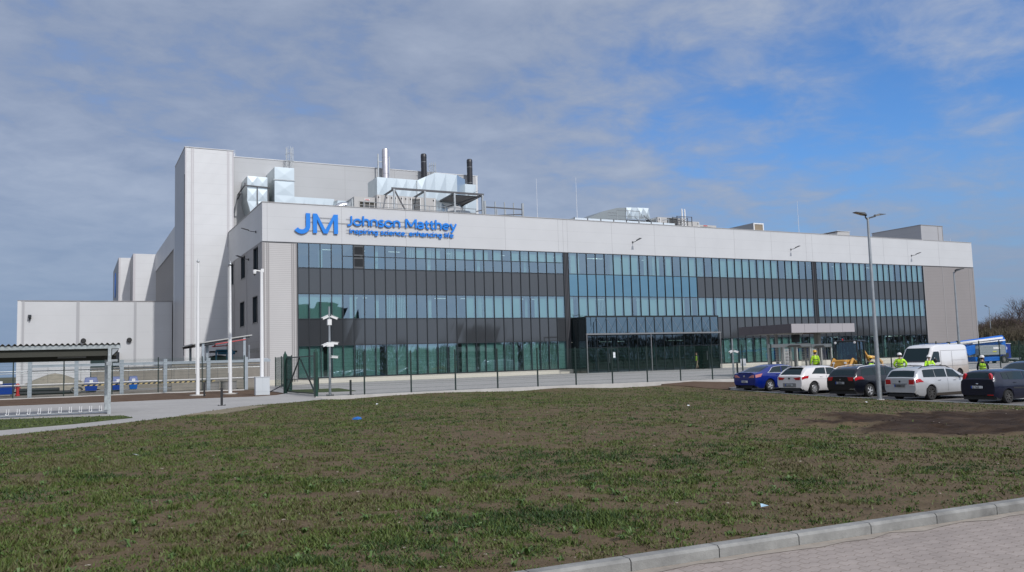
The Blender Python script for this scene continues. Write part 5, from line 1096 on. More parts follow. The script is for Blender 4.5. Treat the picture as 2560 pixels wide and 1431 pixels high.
# blue skips / bins
def skip(x, y, w, lab, lid=True, m_='bin_blue'):
    z = g(x, y); t = thing('wheeled_bin', lab, 'bin', (x, y, z), group='blue bins in the yard'); t.scale = (.74, .8, .74) if lid else (.9, .9, .85); bm_ = mat(m_, (.0, .035, .26) if m_ == 'bin_blue' else (.0, .10, .42), .4)
    mb = MB(); mb.add([(-w/2+.12, 0, .15), (w/2-.12, 0, .15), (w/2-.12, .9, .15), (-w/2+.12, .9, .15), (-w/2, -.1, .95), (w/2, -.1, .95), (w/2, 1, .95), (-w/2, 1, .95)], [(0, 1, 5, 4), (1, 2, 6, 5), (2, 3, 7, 6), (3, 0, 4, 7), (0, 3, 2, 1), (4, 5, 6, 7)]); mb.build('body', bm_, t, bevel=.03)
    mb = MB(); mb.box(-w/2-.04, w/2+.04, -.14, 1.04, .95, 1.02); mb.build('rim', bm_, t)
    if lid: mb = MB(); mb.add([(-w/2, -.1, 1.02), (w/2, -.1, 1.02), (w/2, 1, 1.02), (-w/2, 1, 1.02), (-w/2+.1, .1, 1.45), (w/2-.1, .1, 1.45), (w/2-.1, .8, 1.5), (-w/2+.1, .8, 1.5)], [(0, 1, 5, 4), (1, 2, 6, 5), (2, 3, 7, 6), (3, 0, 4, 7), (4, 5, 6, 7)]); mb.build('lid', mat('lid_blue', (.07, .10, .24), .5), t, bevel=.03)
    mb = MB(); mb.box(-.15, .15, -.16, -.12, .98, 1.22); mb.build('label_plate', WHT, t)
    for s in (-1, 1): mb = MB(); mb.lathe([(.1, -.03), (.1, .03)], (s*(w/2-.25), .1, .1), 10, 'x'); mb.build('caster', BLK, t)
skip(-12.75, -2, 1.25, 'blue lidded bin standing left of its two neighbours by the loading door'); skip(-10.95, -2, 1.2, 'blue lidded bin in the middle of the three near the loading door'); skip(-9.85, -1.2, .9, 'smaller lighter blue bin right of its two neighbours', True, 'bin_light'); skip(-6.6, -4, 1.0, 'blue bin behind the striped rail near the stair tower', True, 'bin_light')
skip(-18.3, -5, 1.9, 'large open blue skip at the left edge beside the pipes', False)
# sand heap, pipes, extinguisher-red barrel
mb = MB((-15, 3, .1)); nn_ = 22
vs = []; fs = []
for j in range(8):
    for k in range(nn_): a = 2*pi*k/nn_; rr_ = (1-j/7.)*2.9*(1+.08*sin(3*a)); vs.append((-15.2+rr_*cos(a)*1.15, 3+rr_*sin(a), .1+1.55*(1-(rr_/3)**1.25) if j < 7 else 1.6))
for j in range(7): fs += [(j*nn_+k, j*nn_+(k+1) % nn_, (j+1)*nn_+(k+1) % nn_, (j+1)*nn_+k) for k in range(nn_)]
mb.add(vs, fs); o_ = mb.build('sand_heap', mat('heap_sand', (.24, .215, .165), .95, var=.15, bump=.8, bs=8), None, smooth=2); o_.location = (-15, 3, .1); tag(o_, 'pale heap of sand in the yard before the warehouse', 'sand heap')
t = thing('pipe_bundle', 'bundle of black corrugated pipes lying in front of the sand heap', 'pipes', (-15.6, -3, .12)); o = (-15.6, -3, .12)
for (dy, dz, l) in ((0, .14, 3.2), (.26, .14, 3.4), (.13, .36, 2.5)): mb = MB(o); mb.tube((-17.3, -3+dy, .1+dz), (-17.3+l, -3+dy-.4, .1+dz), .13, 10); mb.build('pipe', BLK, t)
mb = MB(o); mb.path([(-13.7+.35*cos(R(a)), -3.2+.1*sin(R(a)), .35+.2*sin(R(a))) for a in range(0, 360, 24)], .07, 6); mb.build('hose_coil', BLK, t)
t = thing('red_hydrant', 'small red hydrant post between the blue skip and the pipes', 'hydrant', (-17.3, -4.6, .12)); mb = MB(); mb.lathe([(.14, 0), (.14, .1), (.1, .12), (.1, .6), (.14, .62), (.12, .78), (.04, .86)], n=12); mb.build('barrel', mat('hydrant_red', (.42, .02, .02), .45), t, smooth=True); mb = MB(); mb.tube((-.17, 0, .55), (.17, 0, .55), .05, 8); mb.build('outlet', mat('hydrant_red'), t)
# low concrete wall and tank plinth behind the rack
t = thing('concrete_wall', 'low rough concrete retaining wall in the yard behind the pipe rack', 'wall', (-4, -6, .1)); o = (-4, -6, .1)
mb = MB(o); mb.box(-7.6, -1.2, -6.2, -5.9, .1, 2.0); mb.build('wall', mat('wall_conc', (.23, .21, .18), .9, var=.15, vs=1.5, bump=.2), t); mb = MB(o); mb.box(-7.65, -1.15, -6.25, -5.85, 2.0, 2.08); mb.build('coping', mat('yard_conc'), t)
t = thing('shutter_block', 'long beige concrete block wall in the yard below the warehouse', 'wall', (-10, 8, .1)); mb = MB((-10, 8, .1)); mb.box(-12.6, -5.3, 8, 8.3, .1, 1.9); mb.build('wall', mat('wall_conc'), t); mb = MB((-10, 8, .1)); mb.box(-12.65, -5.25, 7.95, 8.35, 1.9, 1.98); mb.build('coping', mat('yard_conc'), t)
# covered plant pergola against the side wall
t = thing('plant_canopy', 'lean-to canopy with a red sprinkler pipe over blue pipework beside the office wall', 'canopy', (-4, -3, .1)); o = (-4, -3, .1)
mb = MB(o); mb.add([(-6.05, -5, 3.50), (-1.75, -5, 4.12), (-1.75, 4, 4.12), (-6.05, 4, 3.50), (-6.05, -5, 3.42), (-1.75, -5, 4.04), (-1.75, 4, 4.04), (-6.05, 4, 3.42)], [(0, 1, 2, 3), (4, 7, 6, 5), (0, 4, 5, 1), (1, 5, 6, 2), (2, 6, 7, 3), (3, 7, 4, 0)]); mb.build('roof', mat('canopy_sheet', (.42, .42, .40), .5), t)
for (x, y) in ((-5.3, -4.8), (-4.9, -4.0), (-2.3, -4.8), (-5.3, 3), (-2.3, 3)): mb = MB(o); mb.box(x-.09, x+.09, y-.09, y+.09, .1, 3.45+(x+6)*.14); mb.build('post', pr, t)
mb = MB(o); mb.beam((-5.9, -4.8, 3.35), (-1.9, -4.8, 3.92), .1, .16); mb.beam((-5.9, 3, 3.35), (-1.9, 3, 3.92), .1, .16); mb.beam((-5.3, -4.8, 3.4), (-5.3, 3.5, 3.4), .1); mb.build('roof_beam', DSTEEL, t)
mb = MB(o); mb.tube((-4.4, -4.9, 3.42), (-2.2, -4.9, 3.75), .045, 8); mb.tube((-4.4, -4.9, 3.42), (-4.4, -4.2, 3.3), .045, 8); mb.tube((-4.6, -4.6, 3.25), (-2.2, 2, 3.5), .04, 8); mb.build('red_pipe', mat('pipe_red', (.40, .02, .03), .45), t)
mb = MB(o); bp_ = [(-4.1, -3, .4), (-4.1, -3, 3.0), (-2.9, -3, 3.0), (-2.9, -3, .4)]
for a, b_ in zip(bp_, bp_[1:]): mb.tube(a, b_, .06, 8)
mb.tube((-3.9, -2.4, 2.8), (-2.6, -2.4, 2.8), .12, 8); mb.tube((-3.3, -3, 1), (-3.3, -3, 2.9), .05, 8); mb.build('blue_pipe', mat('pipe_blue', (.02, .12, .2), .45), t)
mb = MB(o); mb.lathe([(1.0, 0), (1.0, 1.1), (.7, 1.35), (.2, 1.45)], (-3.7, -1.2, 1.2), 18); mb.tube((-4.5, -2.2, 2.9), (-2.4, -2.2, 2.9), .07, 6); mb.build('black_tank', BLK, t, smooth=True)
mb = MB(o); mb.box(-5.2, -2.0, -3, 3, .1, 1.2); mb.build('machine_base', mat('base_dark', (.05, .05, .05), .7), t)
for (x, y, lab) in ((-3.95, -8, 'concrete ring tank cover nearest the pipe rack'), (-5.2, -8.4, 'concrete ring tank cover furthest from the office wall')):
    t = thing('tank_cover', lab, 'tank', (x, y, .1), group='concrete tank covers'); mb = MB(); mb.lathe([(.55, 0), (.55, .55)], n=18); mb.build('ring', mat('yard_conc'), t); mb = MB(); mb.lathe([(.6, .55), (.6, .62)], n=18); mb.build('lid', mat('wall_conc'), t)
# ================================================================ LAMP POSTS
LAMPG = mat('lamp_dark', (.06, .065, .07), .45)
def lamp_post(lab, x, y, z, h, arms, grp='car park lamp posts'):
    t = thing('lamp_post', lab, 'lamp post', (x, y, z), group=grp)
    mb = MB(); mb.lathe([(.105, 0), (.10, 1.2), (.05, h)], n=14); mb.build('pole', GALVS, t, smooth=True)
    mb = MB(); mb.lathe([(.19, -.02), (.19, .03), (.11, .04)], n=14); mb.build('base_collar', SILL, t)
    for (dx, dy, l) in arms:
        u = Vector((dx, dy, 0)).normalized(); s = Vector((-u.y, u.x, 0)); mb = MB()
        mb.path([Vector((0, 0, h-.1)), u*.12+Vector((0, 0, h)), u*l+Vector((0, 0, h+.10))], .035, 8); mb.build('arm', LAMPG, t)
        mb = MB(); p = u*(l-.05)+Vector((0, 0, h+.08)); q = p+u*.68+Vector((0, 0, .13)); k = p+u*.18+Vector((0, 0, .04)); up = Vector((0, 0, .06))
        mb.add([p-s*.06, p+s*.06, k+s*.15, q+s*.13, q-s*.13, k-s*.15]+[p-s*.05+up, p+s*.05+up, k+s*.13+up*1.6, q+s*.11+up*.4, q-s*.11+up*.4, k-s*.13+up*1.6], [(0, 1, 2, 3, 4, 5)[::-1], (6, 7, 8, 9, 10, 11)]+[(i, (i+1) % 6, 6+(i+1) % 6, 6+i) for i in range(6)])
        hd = mb.build('lamp_head', LAMPG, t); mb = MB(); n_ = Vector((0, 0, -.012)); mb.add([k+s*.1+n_, q+s*.09+n_, q-s*.09+n_, k-s*.1+n_], [(0, 1, 2, 3)]); mb.build('lens', mat('lamp_lens', (.3, .3, .3), .2), hd)
    return t
LZ = g(18.4, -45.4)
lamp_post('tall galvanised double headed lamp post rooted at the lawn edge between the parked cars', 18.3, -45.55, LZ, 8.28, [(-.97, .1, .12), (.97, .06, .55)])
lamp_post('galvanised double headed lamp post rising behind the white van', 47.9, -28.9, -.3, 7.75, [(.4, -.9, .12), (.95, .3, .6)])
lamp_post('distant single arm lamp post in front of the bare trees', 125, 19, -.6, 8.8, [(-.9, -.2, 1.0)], None)

# ================================================================ CARS
TYRE = mat('tyre', (.018, .018, .018), .8); RIM = mat('rim_alloy', (.62, .63, .64), .35, metal=.4); RIMD = mat('rim_dark', (.10, .095, .09), .5, metal=.5)
CGLASS = mat('car_glass', (.008, .020, .024), .04, spec=.32); CLAMP = mat('tail_red', (.42, .008, .015), .15, coat=.6); CWH = mat('lamp_clear', (.6, .58, .56), .2, coat=.5); PLATE = mat('plate', (.62, .63, .64), .5)
CHROME = mat('chrome', (.7, .7, .72), .2, metal=.9); TRIMB = mat('trim_black', (.02, .02, .022), .5); PLT = mat('plate_text', (.02, .02, .02), .6)
def interp(x, pts):
    for (a, b), (c, d) in zip(pts, pts[1:]):
        if x <= c:
            t_ = max(0, (x-a)/(c-a)) if c > a else 0; return b+(d-b)*t_
    return pts[-1][1]
def smooth_i(x, pts, w=.07): return sum(interp(x+k*w, pts) for k in (-1.5, -.5, .5, 1.5))/4
def wheel(parent, x, y, r, side, rimm, spokes=7, rr=.66):
    w = thing('wheel', None, None, (x, y, r)); w.parent = parent
    for k in ('label', 'category'): 
        if k in w: del w[k]
    mb = MB(); mb.lathe([(r*.62, -.10), (r*.93, -.105), (r, -.075), (r, .075), (r*.93, .105), (r*.62, .10), (r*.62, -.10)], n=24, axis='y', caps=False); mb.build('tyre', TYRE, w, smooth=True)
    mb = MB(); s = side
    mb.lathe([(r*rr, 0), (r*rr, .09*s), (r*(rr-.05), .10*s), (r*(rr-.06), .05*s), (0.02, .045*s)], n=24, axis='y', caps=False)
    for k in range(spokes):
        a = 2*pi*k/spokes; d = Vector((cos(a), 0, sin(a))); n_ = Vector((-sin(a), 0, cos(a))); p0, p1 = d*r*.1, d*r*(rr-.04)
        mb.add([p0-n_*.03+Vector((0, .095*s, 0)), p0+n_*.03+Vector((0, .095*s, 0)), p1+n_*.022+Vector((0, .095*s, 0)), p1-n_*.022+Vector((0, .095*s, 0)), p0-n_*.03+Vector((0, .05*s, 0)), p0+n_*.03+Vector((0, .05*s, 0)), p1+n_*.022+Vector((0, .05*s, 0)), p1-n_*.022+Vector((0, .05*s, 0))], [(0, 1, 2, 3), (0, 4, 5, 1), (1, 5, 6, 2), (2, 6, 7, 3), (3, 7, 4, 0)])
    mb.lathe([(.05, .05*s), (.05, .1*s), (.0, .105*s)], n=10, axis='y'); mb.build('rim', rimm, w)
    mb = MB(); mb.lathe([(r*(rr-.07), .052*s), (r*(rr-.07), .054*s), (.01, .054*s)], n=20, axis='y'); mb.build('rim_recess', BLK, w)
    return w
class Car:
    """Body is lofted along x (rear = -L/2). Half section: sill, flank, shoulder, belt, window top, roof edge, centre."""
    def __init__(s, L, W, belt, roof, xr, xf, wr=.32, sill=.19, tumble=.80, wpl=None, low=None):
        s.L, s.W, s.belt, s.roof, s.xr, s.xf, s.r, s.sill, s.tum = L, W/2, belt, roof, xr, xf, wr, sill, tumble
        s.wpl = wpl or [(-L/2, .86), (-L/2+.10, .93), (-L/2+.45, .985), (-L/2+1.2, 1), (L/2-1.2, 1), (L/2-.5, .95), (L/2-.12, .84), (L/2, .70)]
        s.low = low or [(-L/2, .36), (-L/2+.15, .24), (-L/2+.5, .19), (L/2-.5, .19), (L/2, .3)]
    def sec(s, x):
        w = s.W*smooth_i(x, s.wpl, .05); be = smooth_i(x, s.belt, .05); ro = max(be+.004, smooth_i(x, s.roof, .06)); gh = min(1, (ro-be)/.42)
        lo = interp(x, s.low); za = lo
        for xc in (s.xr, s.xf):
            d = abs(x-xc); ra = s.r+.055
            if d < ra: za = max(za, s.r+math.sqrt(ra*ra-d*d))
        arch = max(0, min(1, (za-lo)/.3)); flare = .018*arch
        wt = w*(s.tum+(1-s.tum)*(1-gh)*.8)
        zm = max(za+.02, be-.42); zs = max(zm+.02, be-.20)
        return [(w*.93+flare if za > lo+.01 else w*.90, za), (w*.985+flare, max(za+.01, min(za+.12, zm))), (w*1.0+flare*.4, zm+.02), (w*.998, zs+.0), (w*.965, be), (w*(.965+(s.tum-.965)*.75*gh-(1-gh)*.06), be+(ro-be)*.86), (wt*.93, ro-.018*gh-.002), (wt*.6, ro+.008*gh), (0, ro+.014*gh+.004)]
    def surf(s, x, t, side=-1, off=0.):
        """point on body at x, t in [0..8] along the half section"""
        q = s.sec(x); i = min(7, int(t)); f = t-i; a, b = q[i], q[i+1]; y = a[0]+(b[0]-a[0])*f; z = a[1]+(b[1]-a[1])*f
        n = Vector((b[1]-a[1], -(b[0]-a[0]))).normalized()
        return Vector((x, side*(y+n.x*off), z+n.y*off))
    def body(s, m, parent):
        L = s.L; xs = set(np.linspace(-L/2, L/2, 64).tolist())
        for xc in (s.xr, s.xf):
            for k in range(17): xs.add(xc+(s.r+.054)*cos(pi*k/16))
        xs = sorted(xs); mb = MB(); vs = []; fs = []; nn_ = 17
        for x in xs:
            q = s.sec(x); vs += [(x, -a, b) for a, b in q]+[(x, a, b) for a, b in q[:-1][::-1]]
        for i in range(len(xs)-1):
            for k in range(nn_-1): fs.append((i*nn_+k, i*nn_+k+1, (i+1)*nn_+k+1, (i+1)*nn_+k))
        fs += [tuple(range(nn_))[::-1], tuple(range((len(xs)-1)*nn_, len(xs)*nn_))]
        mb.add(vs, fs); o = mb.build('body', m, parent, smooth=True)
        u = MB(); u.box(-L/2+.12, L/2-.15, -s.W*.86, s.W*.86, s.sill-.02, .52)
        u.box(s.xr-.4, s.xr+.4, -s.W*.86, s.W*.86, .3, .72); u.box(s.xf-.4, s.xf+.4, -s.W*.86, s.W*.86, .3, .72); u.build('underbody', BLK, parent); return o
    def patch(s, name, m, parent, x0, x1, t0, t1, side=-1, off=.006, taper=None, nx=10, nt_=3, both=False):
        mb = MB()
        for sd_ in ((-1, 1) if both else (side,)):
            vs = []; fs = []
            for i in range(nx+1):
                f = i/nx
                for j in range(nt_+1):
                    h = j/nt_; a, b = (x0, x1) if taper is None else (x0+(taper[0]-x0)*h, x1+(taper[1]-x1)*h)
                    vs.append(s.surf(a+(b-a)*f, t0+(t1-t0)*h, sd_, off))
            for i in range(nx):
                for j in range(nt_): k = i*(nt_+1)+j; fs.append((k, k+1, k+nt_+2, k+nt_+1))
            mb.add(vs, fs)
        return mb.build(name, m, parent, smooth=2)
    def cross(s, name, m, parent, x0, x1, ymax, off=.008, n=8, ymax1=None):
        """panel laid across the top between x0 (rear) and x1, e.g. rear window or windscreen"""
        mb = MB(); vs = []; fs = []
        def top(x, y):
            q = s.sec(x); y = abs(y)
            for (a, b), (c, d) in zip(q[4:], q[5:]):
                if c <= y <= a: f = (a-y)/(a-c) if a > c else 0; return b+(d-b)*f
            return q[-1][1] if y < .01 else q[4][1]
        dz = (top(x1, 0)-top(x0, 0)); dx = x1-x0; nrm = Vector((-dz, 0, dx)).normalized()
        for i in range(n+1):
            f = i/n; x = x0+(x1-x0)*f; ym = ymax+((ymax1 or ymax)-ymax)*f
            for j in range(n+1): y = -ym+2*ym*j/n; vs.append(Vector((x, y, top(x, y)))+nrm*off)
        for i in range(n):
            for j in range(n): k = i*(n+1)+j; fs.append((k, k+1, k+n+2, k+n+1))
        mb.add(vs, fs); return mb.build(name, m, parent, smooth=2)
def paint(name, c, metal=0., rough=.28): return mat(name, c, rough, metal=metal, coat=.55, spec=.4, var=.05, vs=2)
def plate(parent, x, z, txt, m=None, w=.50, h=.11):
    p = MB(); p.box(x-.02, x, -w/2, w/2, z-h/2, z+h/2); o = p.build('licence_plate', m or PLATE, parent)
    if txt: text('plate_text', txt, h*.95, PLT, o, (x-.026, w*.42, z-h*.36), (R(90), 0, R(-90)), extrude=.001, sx=w/(h*.95)/len(txt)*1.28)
    mb = MB(); mb.box(x-.024, x-.02, w/2-.04, w/2, z-h/2, z+h/2); mb.build('plate_band', mat('plate_blue', (.0, .06, .4), .5), o)
    return o
def door_handle(parent, c, x, m, side=-1, t=3.6): p = c.surf(x, t, side, .02); mb = MB(); mb.box(p.x-.09, p.x+.09, p.y-.012, p.y+.012, p.z-.012, p.z+.014); mb.build('door_handle', m, parent, bevel=.005)
def mirror(parent, c, x, m):
    for s_ in (-1, 1):
        p = c.surf(x, 4.1, s_, .0); mb = MB(); mb.ell((p.x, p.y+s_*.12, p.z+.06), (.07, .12, .075), 10, 8); mb.beam((p.x, p.y, p.z), (p.x, p.y+s_*.1, p.z+.03), .04); mb.build('side_mirror', m, parent, smooth=True)
def lamp_poly(name, m, parent, x, pts, side, thick=.03):
    """tail lamp on the rear face: pts in (y, z)"""
    mb = MB(); mb.prism([(side*a*.95, b) for a, b in pts], x-thick, x+.10, 'x'); return mb.build(name, m, parent, bevel=.008)
def make_car(kind, lab, y, col, headdeg, group='cars parked in a row beside the lawn', xw=19.85):
    z = g(19.3, y)+.0
    cfgs = {
     'saloon': dict(L=4.72, W=1.80, belt=[(-2.36, .93), (-1.9, 1.0), (-.9, .98), (.9, .90), (1.6, .84), (2.2, .70), (2.36, .55)], roof=[(-2.36, .95), (-2.22, 1.02), (-1.85, 1.06), (-1.3, 1.27), (-.75, 1.40), (-.1, 1.44), (.45, 1.38), (1.25, .98), (1.9, .86), (2.25, .72), (2.36, .58)], xr=-1.33, xf=1.40),
     'hatch': dict(L=4.26, W=1.81, belt=[(-2.13, .90), (-1.95, .98), (-1.2, 1.0), (.7, .90), (1.4, .86), (1.95, .72), (2.13, .55)], roof=[(-2.13, .92), (-2.02, 1.02), (-1.78, 1.24), (-1.5, 1.39), (-.6, 1.45), (.1, 1.44), (.5, 1.36), (1.2, .97), (1.75, .86), (2.05, .72), (2.13, .56)], xr=-1.30, xf=1.32),
     'estate': dict(L=4.78, W=1.84, belt=[(-2.39, .92), (-2.2, 1.0), (-1.2, 1.0), (.9, .92), (1.6, .86), (2.2, .72), (2.39, .55)], roof=[(-2.39, .96), (-2.3, 1.05), (-2.02, 1.36), (-1.6, 1.45), (-.6, 1.49), (.1, 1.47), (.6, 1.38), (1.3, .99), (1.9, .87), (2.3, .72), (2.39, .58)], xr=-1.42, xf=1.45),
     'wagon': dict(L=4.56, W=1.78, belt=[(-2.28, .93), (-2.1, .98), (-1.2, .96), (.8, .91), (1.5, .87), (2.1, .74), (2.28, .56)], roof=[(-2.28, .97), (-2.2, 1.04), (-1.98, 1.34), (-1.7, 1.44), (-.6, 1.47), (.0, 1.46), (.5, 1.38), (1.2, 1.0), (1.8, .88), (2.15, .75), (2.28, .58)], xr=-1.33, xf=1.34),
     'small': dict(L=3.95, W=1.68, belt=[(-1.97, .95), (-1.85, 1.0), (-1.0, .98), (.7, .92), (1.3, .88), (1.8, .76), (1.97, .58)], roof=[(-1.97, 1.0), (-1.93, 1.08), (-1.78, 1.36), (-1.5, 1.43), (-.5, 1.46), (.1, 1.44), (.5, 1.36), (1.15, 1.0), (1.65, .89), (1.9, .76), (1.97, .6)], xr=-1.22, xf=1.26)}
    k = cfgs[kind]; c = Car(wr=.315 if kind != 'small' else .29, tumble=.77 if kind != 'small' else .73, **k)
    t = thing('parked_car', lab, 'car', (0, 0, 0), R(headdeg), group)
    off = Vector((c.xr, -c.W+.1, 0)); off.rotate(Matrix.Rotation(R(headdeg), 3, 'Z')); t.location = (xw-off.x, y-off.y, z); t.scale = (1, 1, .94 if kind == 'small' else 1)
    # the parking bays fall gently away from the building
    c.body(col, t); L2 = c.L/2
    rims = {'saloon': (RIM, 5), 'hatch': (mat('rim_bright', (.7, .7, .7), .3, metal=.7), 9), 'estate': (RIM, 5), 'wagon': (RIMD, 8), 'small': (RIMD, 7)}[kind]
    for xx in (c.xr, c.xf):
        for s_ in (-1, 1): wheel(t, xx, s_*(c.W-.11), c.r, s_, rims[0], rims[1])
    handle = CHROME if kind in ('estate', 'wagon') else col
    if kind == 'saloon':
        c.cross('rear_window', CGLASS, t, -1.92, -1.0, .60, ymax1=.52); c.patch('side_window', CGLASS, t, -1.42, -.42, 4.12, 4.96, both=True, taper=(-1.0, -.36)); c.patch('side_window', CGLASS, t, -.36, .92, 4.12, 4.96, both=True, taper=(-.30, .36)); c.cross('windscreen', CGLASS, t, .50, 1.22, .56, ymax1=.64)
        c.patch('window_trim', CHROME, t, -1.46, .98, 4.04, 4.10, both=True, nt_=1); c.patch('window_trim', CHROME, t, -1.04, .38, 4.97, 5.03, both=True, nt_=1); c.patch('window_trim', CHROME, t, -1.50, -1.43, 4.05, 5.02, both=True, taper=(-1.06, -1.0))
        for s_ in (-1, 1): c.patch('tail_light', mat('tail_pale', (.50, .18, .17), .2, coat=.6), t, -2.34, -2.02, 3.15, 3.9, side=s_, off=.014, taper=(-2.34, -1.88)); lamp_poly('tail_light', mat('tail_pale'), t, -2.36, [(.34, .76), (.72, .76), (.74, .90), (.62, .90), (.5, .86)], s_, .03); 
        mb = MB(); mb.lathe([(.055, -.0), (.055, -.012), (.035, -.014), (.035, 0)], (-2.37, 0, .84), 14, 'x'); mb.build('badge', CHROME, t); plate(t, -2.38, .55, 'SH 85798')
        mb = MB(); mb.box(-2.34, -2.2, -.55, .55, 1.0, 1.03); mb.build('boot_lip', col, t, bevel=.01)
        for s_ in (-.5, .5): mb = MB(); mb.lathe([(.04, -.08), (.04, .1)], (-2.3, s_, .27), 10, 'x'); mb.build('exhaust', BLK, t)
    if kind == 'hatch':
        c.cross('rear_window', CGLASS, t, -2.02, -1.58, .66, ymax1=.50); c.patch('side_window', CGLASS, t, -1.40, -.36, 4.15, 4.95, both=True, taper=(-.98, -.30)); c.patch('side_window', CGLASS, t, -.30, .95, 4.12, 4.95, both=True, taper=(-.24, .36)); c.cross('windscreen', CGLASS, t, .55, 1.18, .56, ymax1=.64)
        for s_ in (-1, 1): c.patch('tail_light', CLAMP, t, -2.10, -1.74, 3.25, 3.9, side=s_, off=.014, taper=(-2.10, -1.66)); lamp_poly('tail_light', CLAMP, t, -2.125, [(.30, .86), (.45, .76), (.74, .76), (.75, .91)], s_, .03)
        plate(t, -2.16, .50, 'SK 4NV38', mat('plate_dim', (.40, .42, .42), .5)); mb = MB(); mb.box(-2.15, -2.05, -.42, .42, .40, .60); mb.build('plate_recess', mat('recess_grey', (.22, .22, .22), .5), t); mb = MB(); mb.box(-2.16, -2.13, -.05, .05, .80, .88); mb.build('badge', BLK, t)
        mb = MB(); mb.box(-2.10, -1.8, -.62, .62, .20, .34); mb.build('bumper_insert', TRIMB, t, bevel=.02); mb = MB(); mb.box(-1.68, -1.45, -.5, .5, 1.385, 1.415); mb.build('roof_spoiler', col, t, bevel=.01)
        c.patch('door_seam', TRIMB, t, -.34, -.325, .6, 4.0, both=True, nx=1, nt_=6, off=.003); c.patch('crease_line', mat('seam', (.35, .35, .35), .5), t, -1.9, 1.4, 3.0, 3.06, both=True, nt_=1, off=.003)
    if kind == 'estate':
        c.cross('rear_window', CGLASS, t, -2.30, -2.06, .70, ymax1=.60); c.patch('side_window', CGLASS, t, -1.95, -1.05, 4.1, 4.95, both=True, taper=(-1.80, -1.0)); c.patch('side_window', CGLASS, t, -.99, -.22, 4.1, 4.95, both=True); c.patch('side_window', CGLASS, t, -.16, 1.05, 4.1, 4.95, both=True, taper=(-.12, .46)); c.cross('windscreen', CGLASS, t, .65, 1.28, .58, ymax1=.66)
        for s_ in (-1, 1): c.patch('tail_light', CLAMP, t, -2.35, -1.80, 3.3, 3.98, side=s_, off=.014, taper=(-2.35, -1.95)); lamp_poly('tail_light', CLAMP, t, -2.385, [(.52, .80), (.74, .80), (.76, .97), (.46, .97)], s_, .03)
        plate(t, -2.42, .70, 'ST 4880NC', mat('plate_dim2', (.34, .35, .36), .5)); mb = MB(); mb.prism([(-.03, .84), (.03, .84), (.0, .90)], -2.41, -2.38, 'x'); mb.build('badge', CHROME, t)
        mb = MB(); mb.box(-2.43, -2.33, -.78, -.55, .40, .425); mb.build('bumper_trim', CHROME, t)
        for s_ in (-1, 1):
            mb = MB(); mb.path([Vector((x, s_*c.sec(x)[6][0]*.98, c.sec(x)[6][1]+dz)) for x, dz in ((-1.95, .0), (-1.75, .05), (-.9, .065), (.0, .06), (.40, .0))], .02, 6); mb.build('roof_rail', mat('rail_bright', (.75, .75, .75), .35, metal=.5), t)
    if kind == 'wagon':
        c.cross('rear_window', CGLASS, t, -2.22, -1.98, .68, ymax1=.58); c.patch('side_window', CGLASS, t, -1.78, -1.0, 4.12, 4.93, both=True, taper=(-1.72, -.98)); c.patch('side_window', CGLASS, t, -.96, -.2, 4.12, 4.93, both=True); c.patch('side_window', CGLASS, t, -.14, 1.0, 4.12, 4.93, both=True, taper=(-.10, .40)); c.cross('windscreen', CGLASS, t, .55, 1.18, .56, ymax1=.64)
        for s_ in (-1, 1):
            c.patch('tail_light', CLAMP, t, -2.24, -1.82, 3.2, 3.95, side=s_, off=.014, taper=(-2.24, -2.02)); lamp_poly('tail_light', CLAMP, t, -2.275, [(.48, .72), (.74, .72), (.76, .93), (.50, .93)], s_, .03); lamp_poly('reverse_light', CWH, t, -2.275, [(.50, .66), (.76, .66), (.76, .72), (.48, .72)], s_, .03)
            mb = MB(); mb.path([Vector((x, s_*c.sec(x)[6][0]*.97, c.sec(x)[6][1]+dz)) for x, dz in ((-1.80, -.01), (-1.55, .055), (-.7, .07), (.1, .055), (.38, -.01))], .022, 6); mb.build('roof_rail', BLK, t)
        plate(t, -2.31, .66, 'SL 3704V', mat('plate_dirty', (.13, .13, .125), .6)); mb = MB(); mb.box(-2.30, -2.27, -.36, .36, .735, .75); mb.build('boot_handle', TRIMB, t); mb = MB(); mb.lathe([(.045, 0), (.045, -.012), (.0, -.014)], (-2.29, 0, .85), 12, 'x'); mb.build('badge', TRIMB, t)
        c.patch('lower_sill', mat('road_dirt', (.10, .085, .07), .9), t, -.95, .95, .02, 1.0, both=True, off=.004); c.patch('door_seam', TRIMB, t, -.19, -.178, .8, 4.0, both=True, nx=1, nt_=6, off=.003); c.patch('door_seam', TRIMB, t, .93, .942, .8, 4.0, both=True, nx=1, nt_=6, off=.003)
        mb = MB(); mb.box(-2.24, -1.95, -.64, .64, .17, .30); mb.build('bumper_valance', TRIMB, t, bevel=.02)
    if kind == 'small':
        c.cross('rear_window', CGLASS, t, -1.93, -1.76, .58, ymax1=.54); c.patch('side_window', CGLASS, t, -1.45, -1.12, 4.15, 4.9, both=True); c.patch('side_window', CGLASS, t, -1.08, -.12, 4.12, 4.93, both=True); c.patch('side_window', CGLASS, t, -.06, .98, 4.12, 4.93, both=True, taper=(-.02, .42)); c.cross('windscreen', CGLASS, t, .58, 1.12, .54, ymax1=.62)
        for s_ in (-1, 1): lamp_poly('tail_light', CLAMP, t, -1.93, [(.60, .80), (.745, .78), (.65, 1.24), (.58, 1.33), (.53, 1.28)], s_, .03)
        plate(t, -2.0, .72, 'SG 7368E'); mb = MB(); mb.ell((-1.985, 0, .86), (.01, .06, .03), 10, 6); mb.build('badge', CHROME, t)
        c.patch('side_moulding', TRIMB, t, -.9, .9, 2.3, 2.6, both=True, nt_=1, off=.012)
        mb = MB(); mb.box(-1.99, -1.96, -.66, -.42, .36, .40); mb.build('reflector', CLAMP, t)
    for xx in ((-.75, .3) if kind != 'small' else (-.75, .25)): door_handle(t, c, xx, handle)
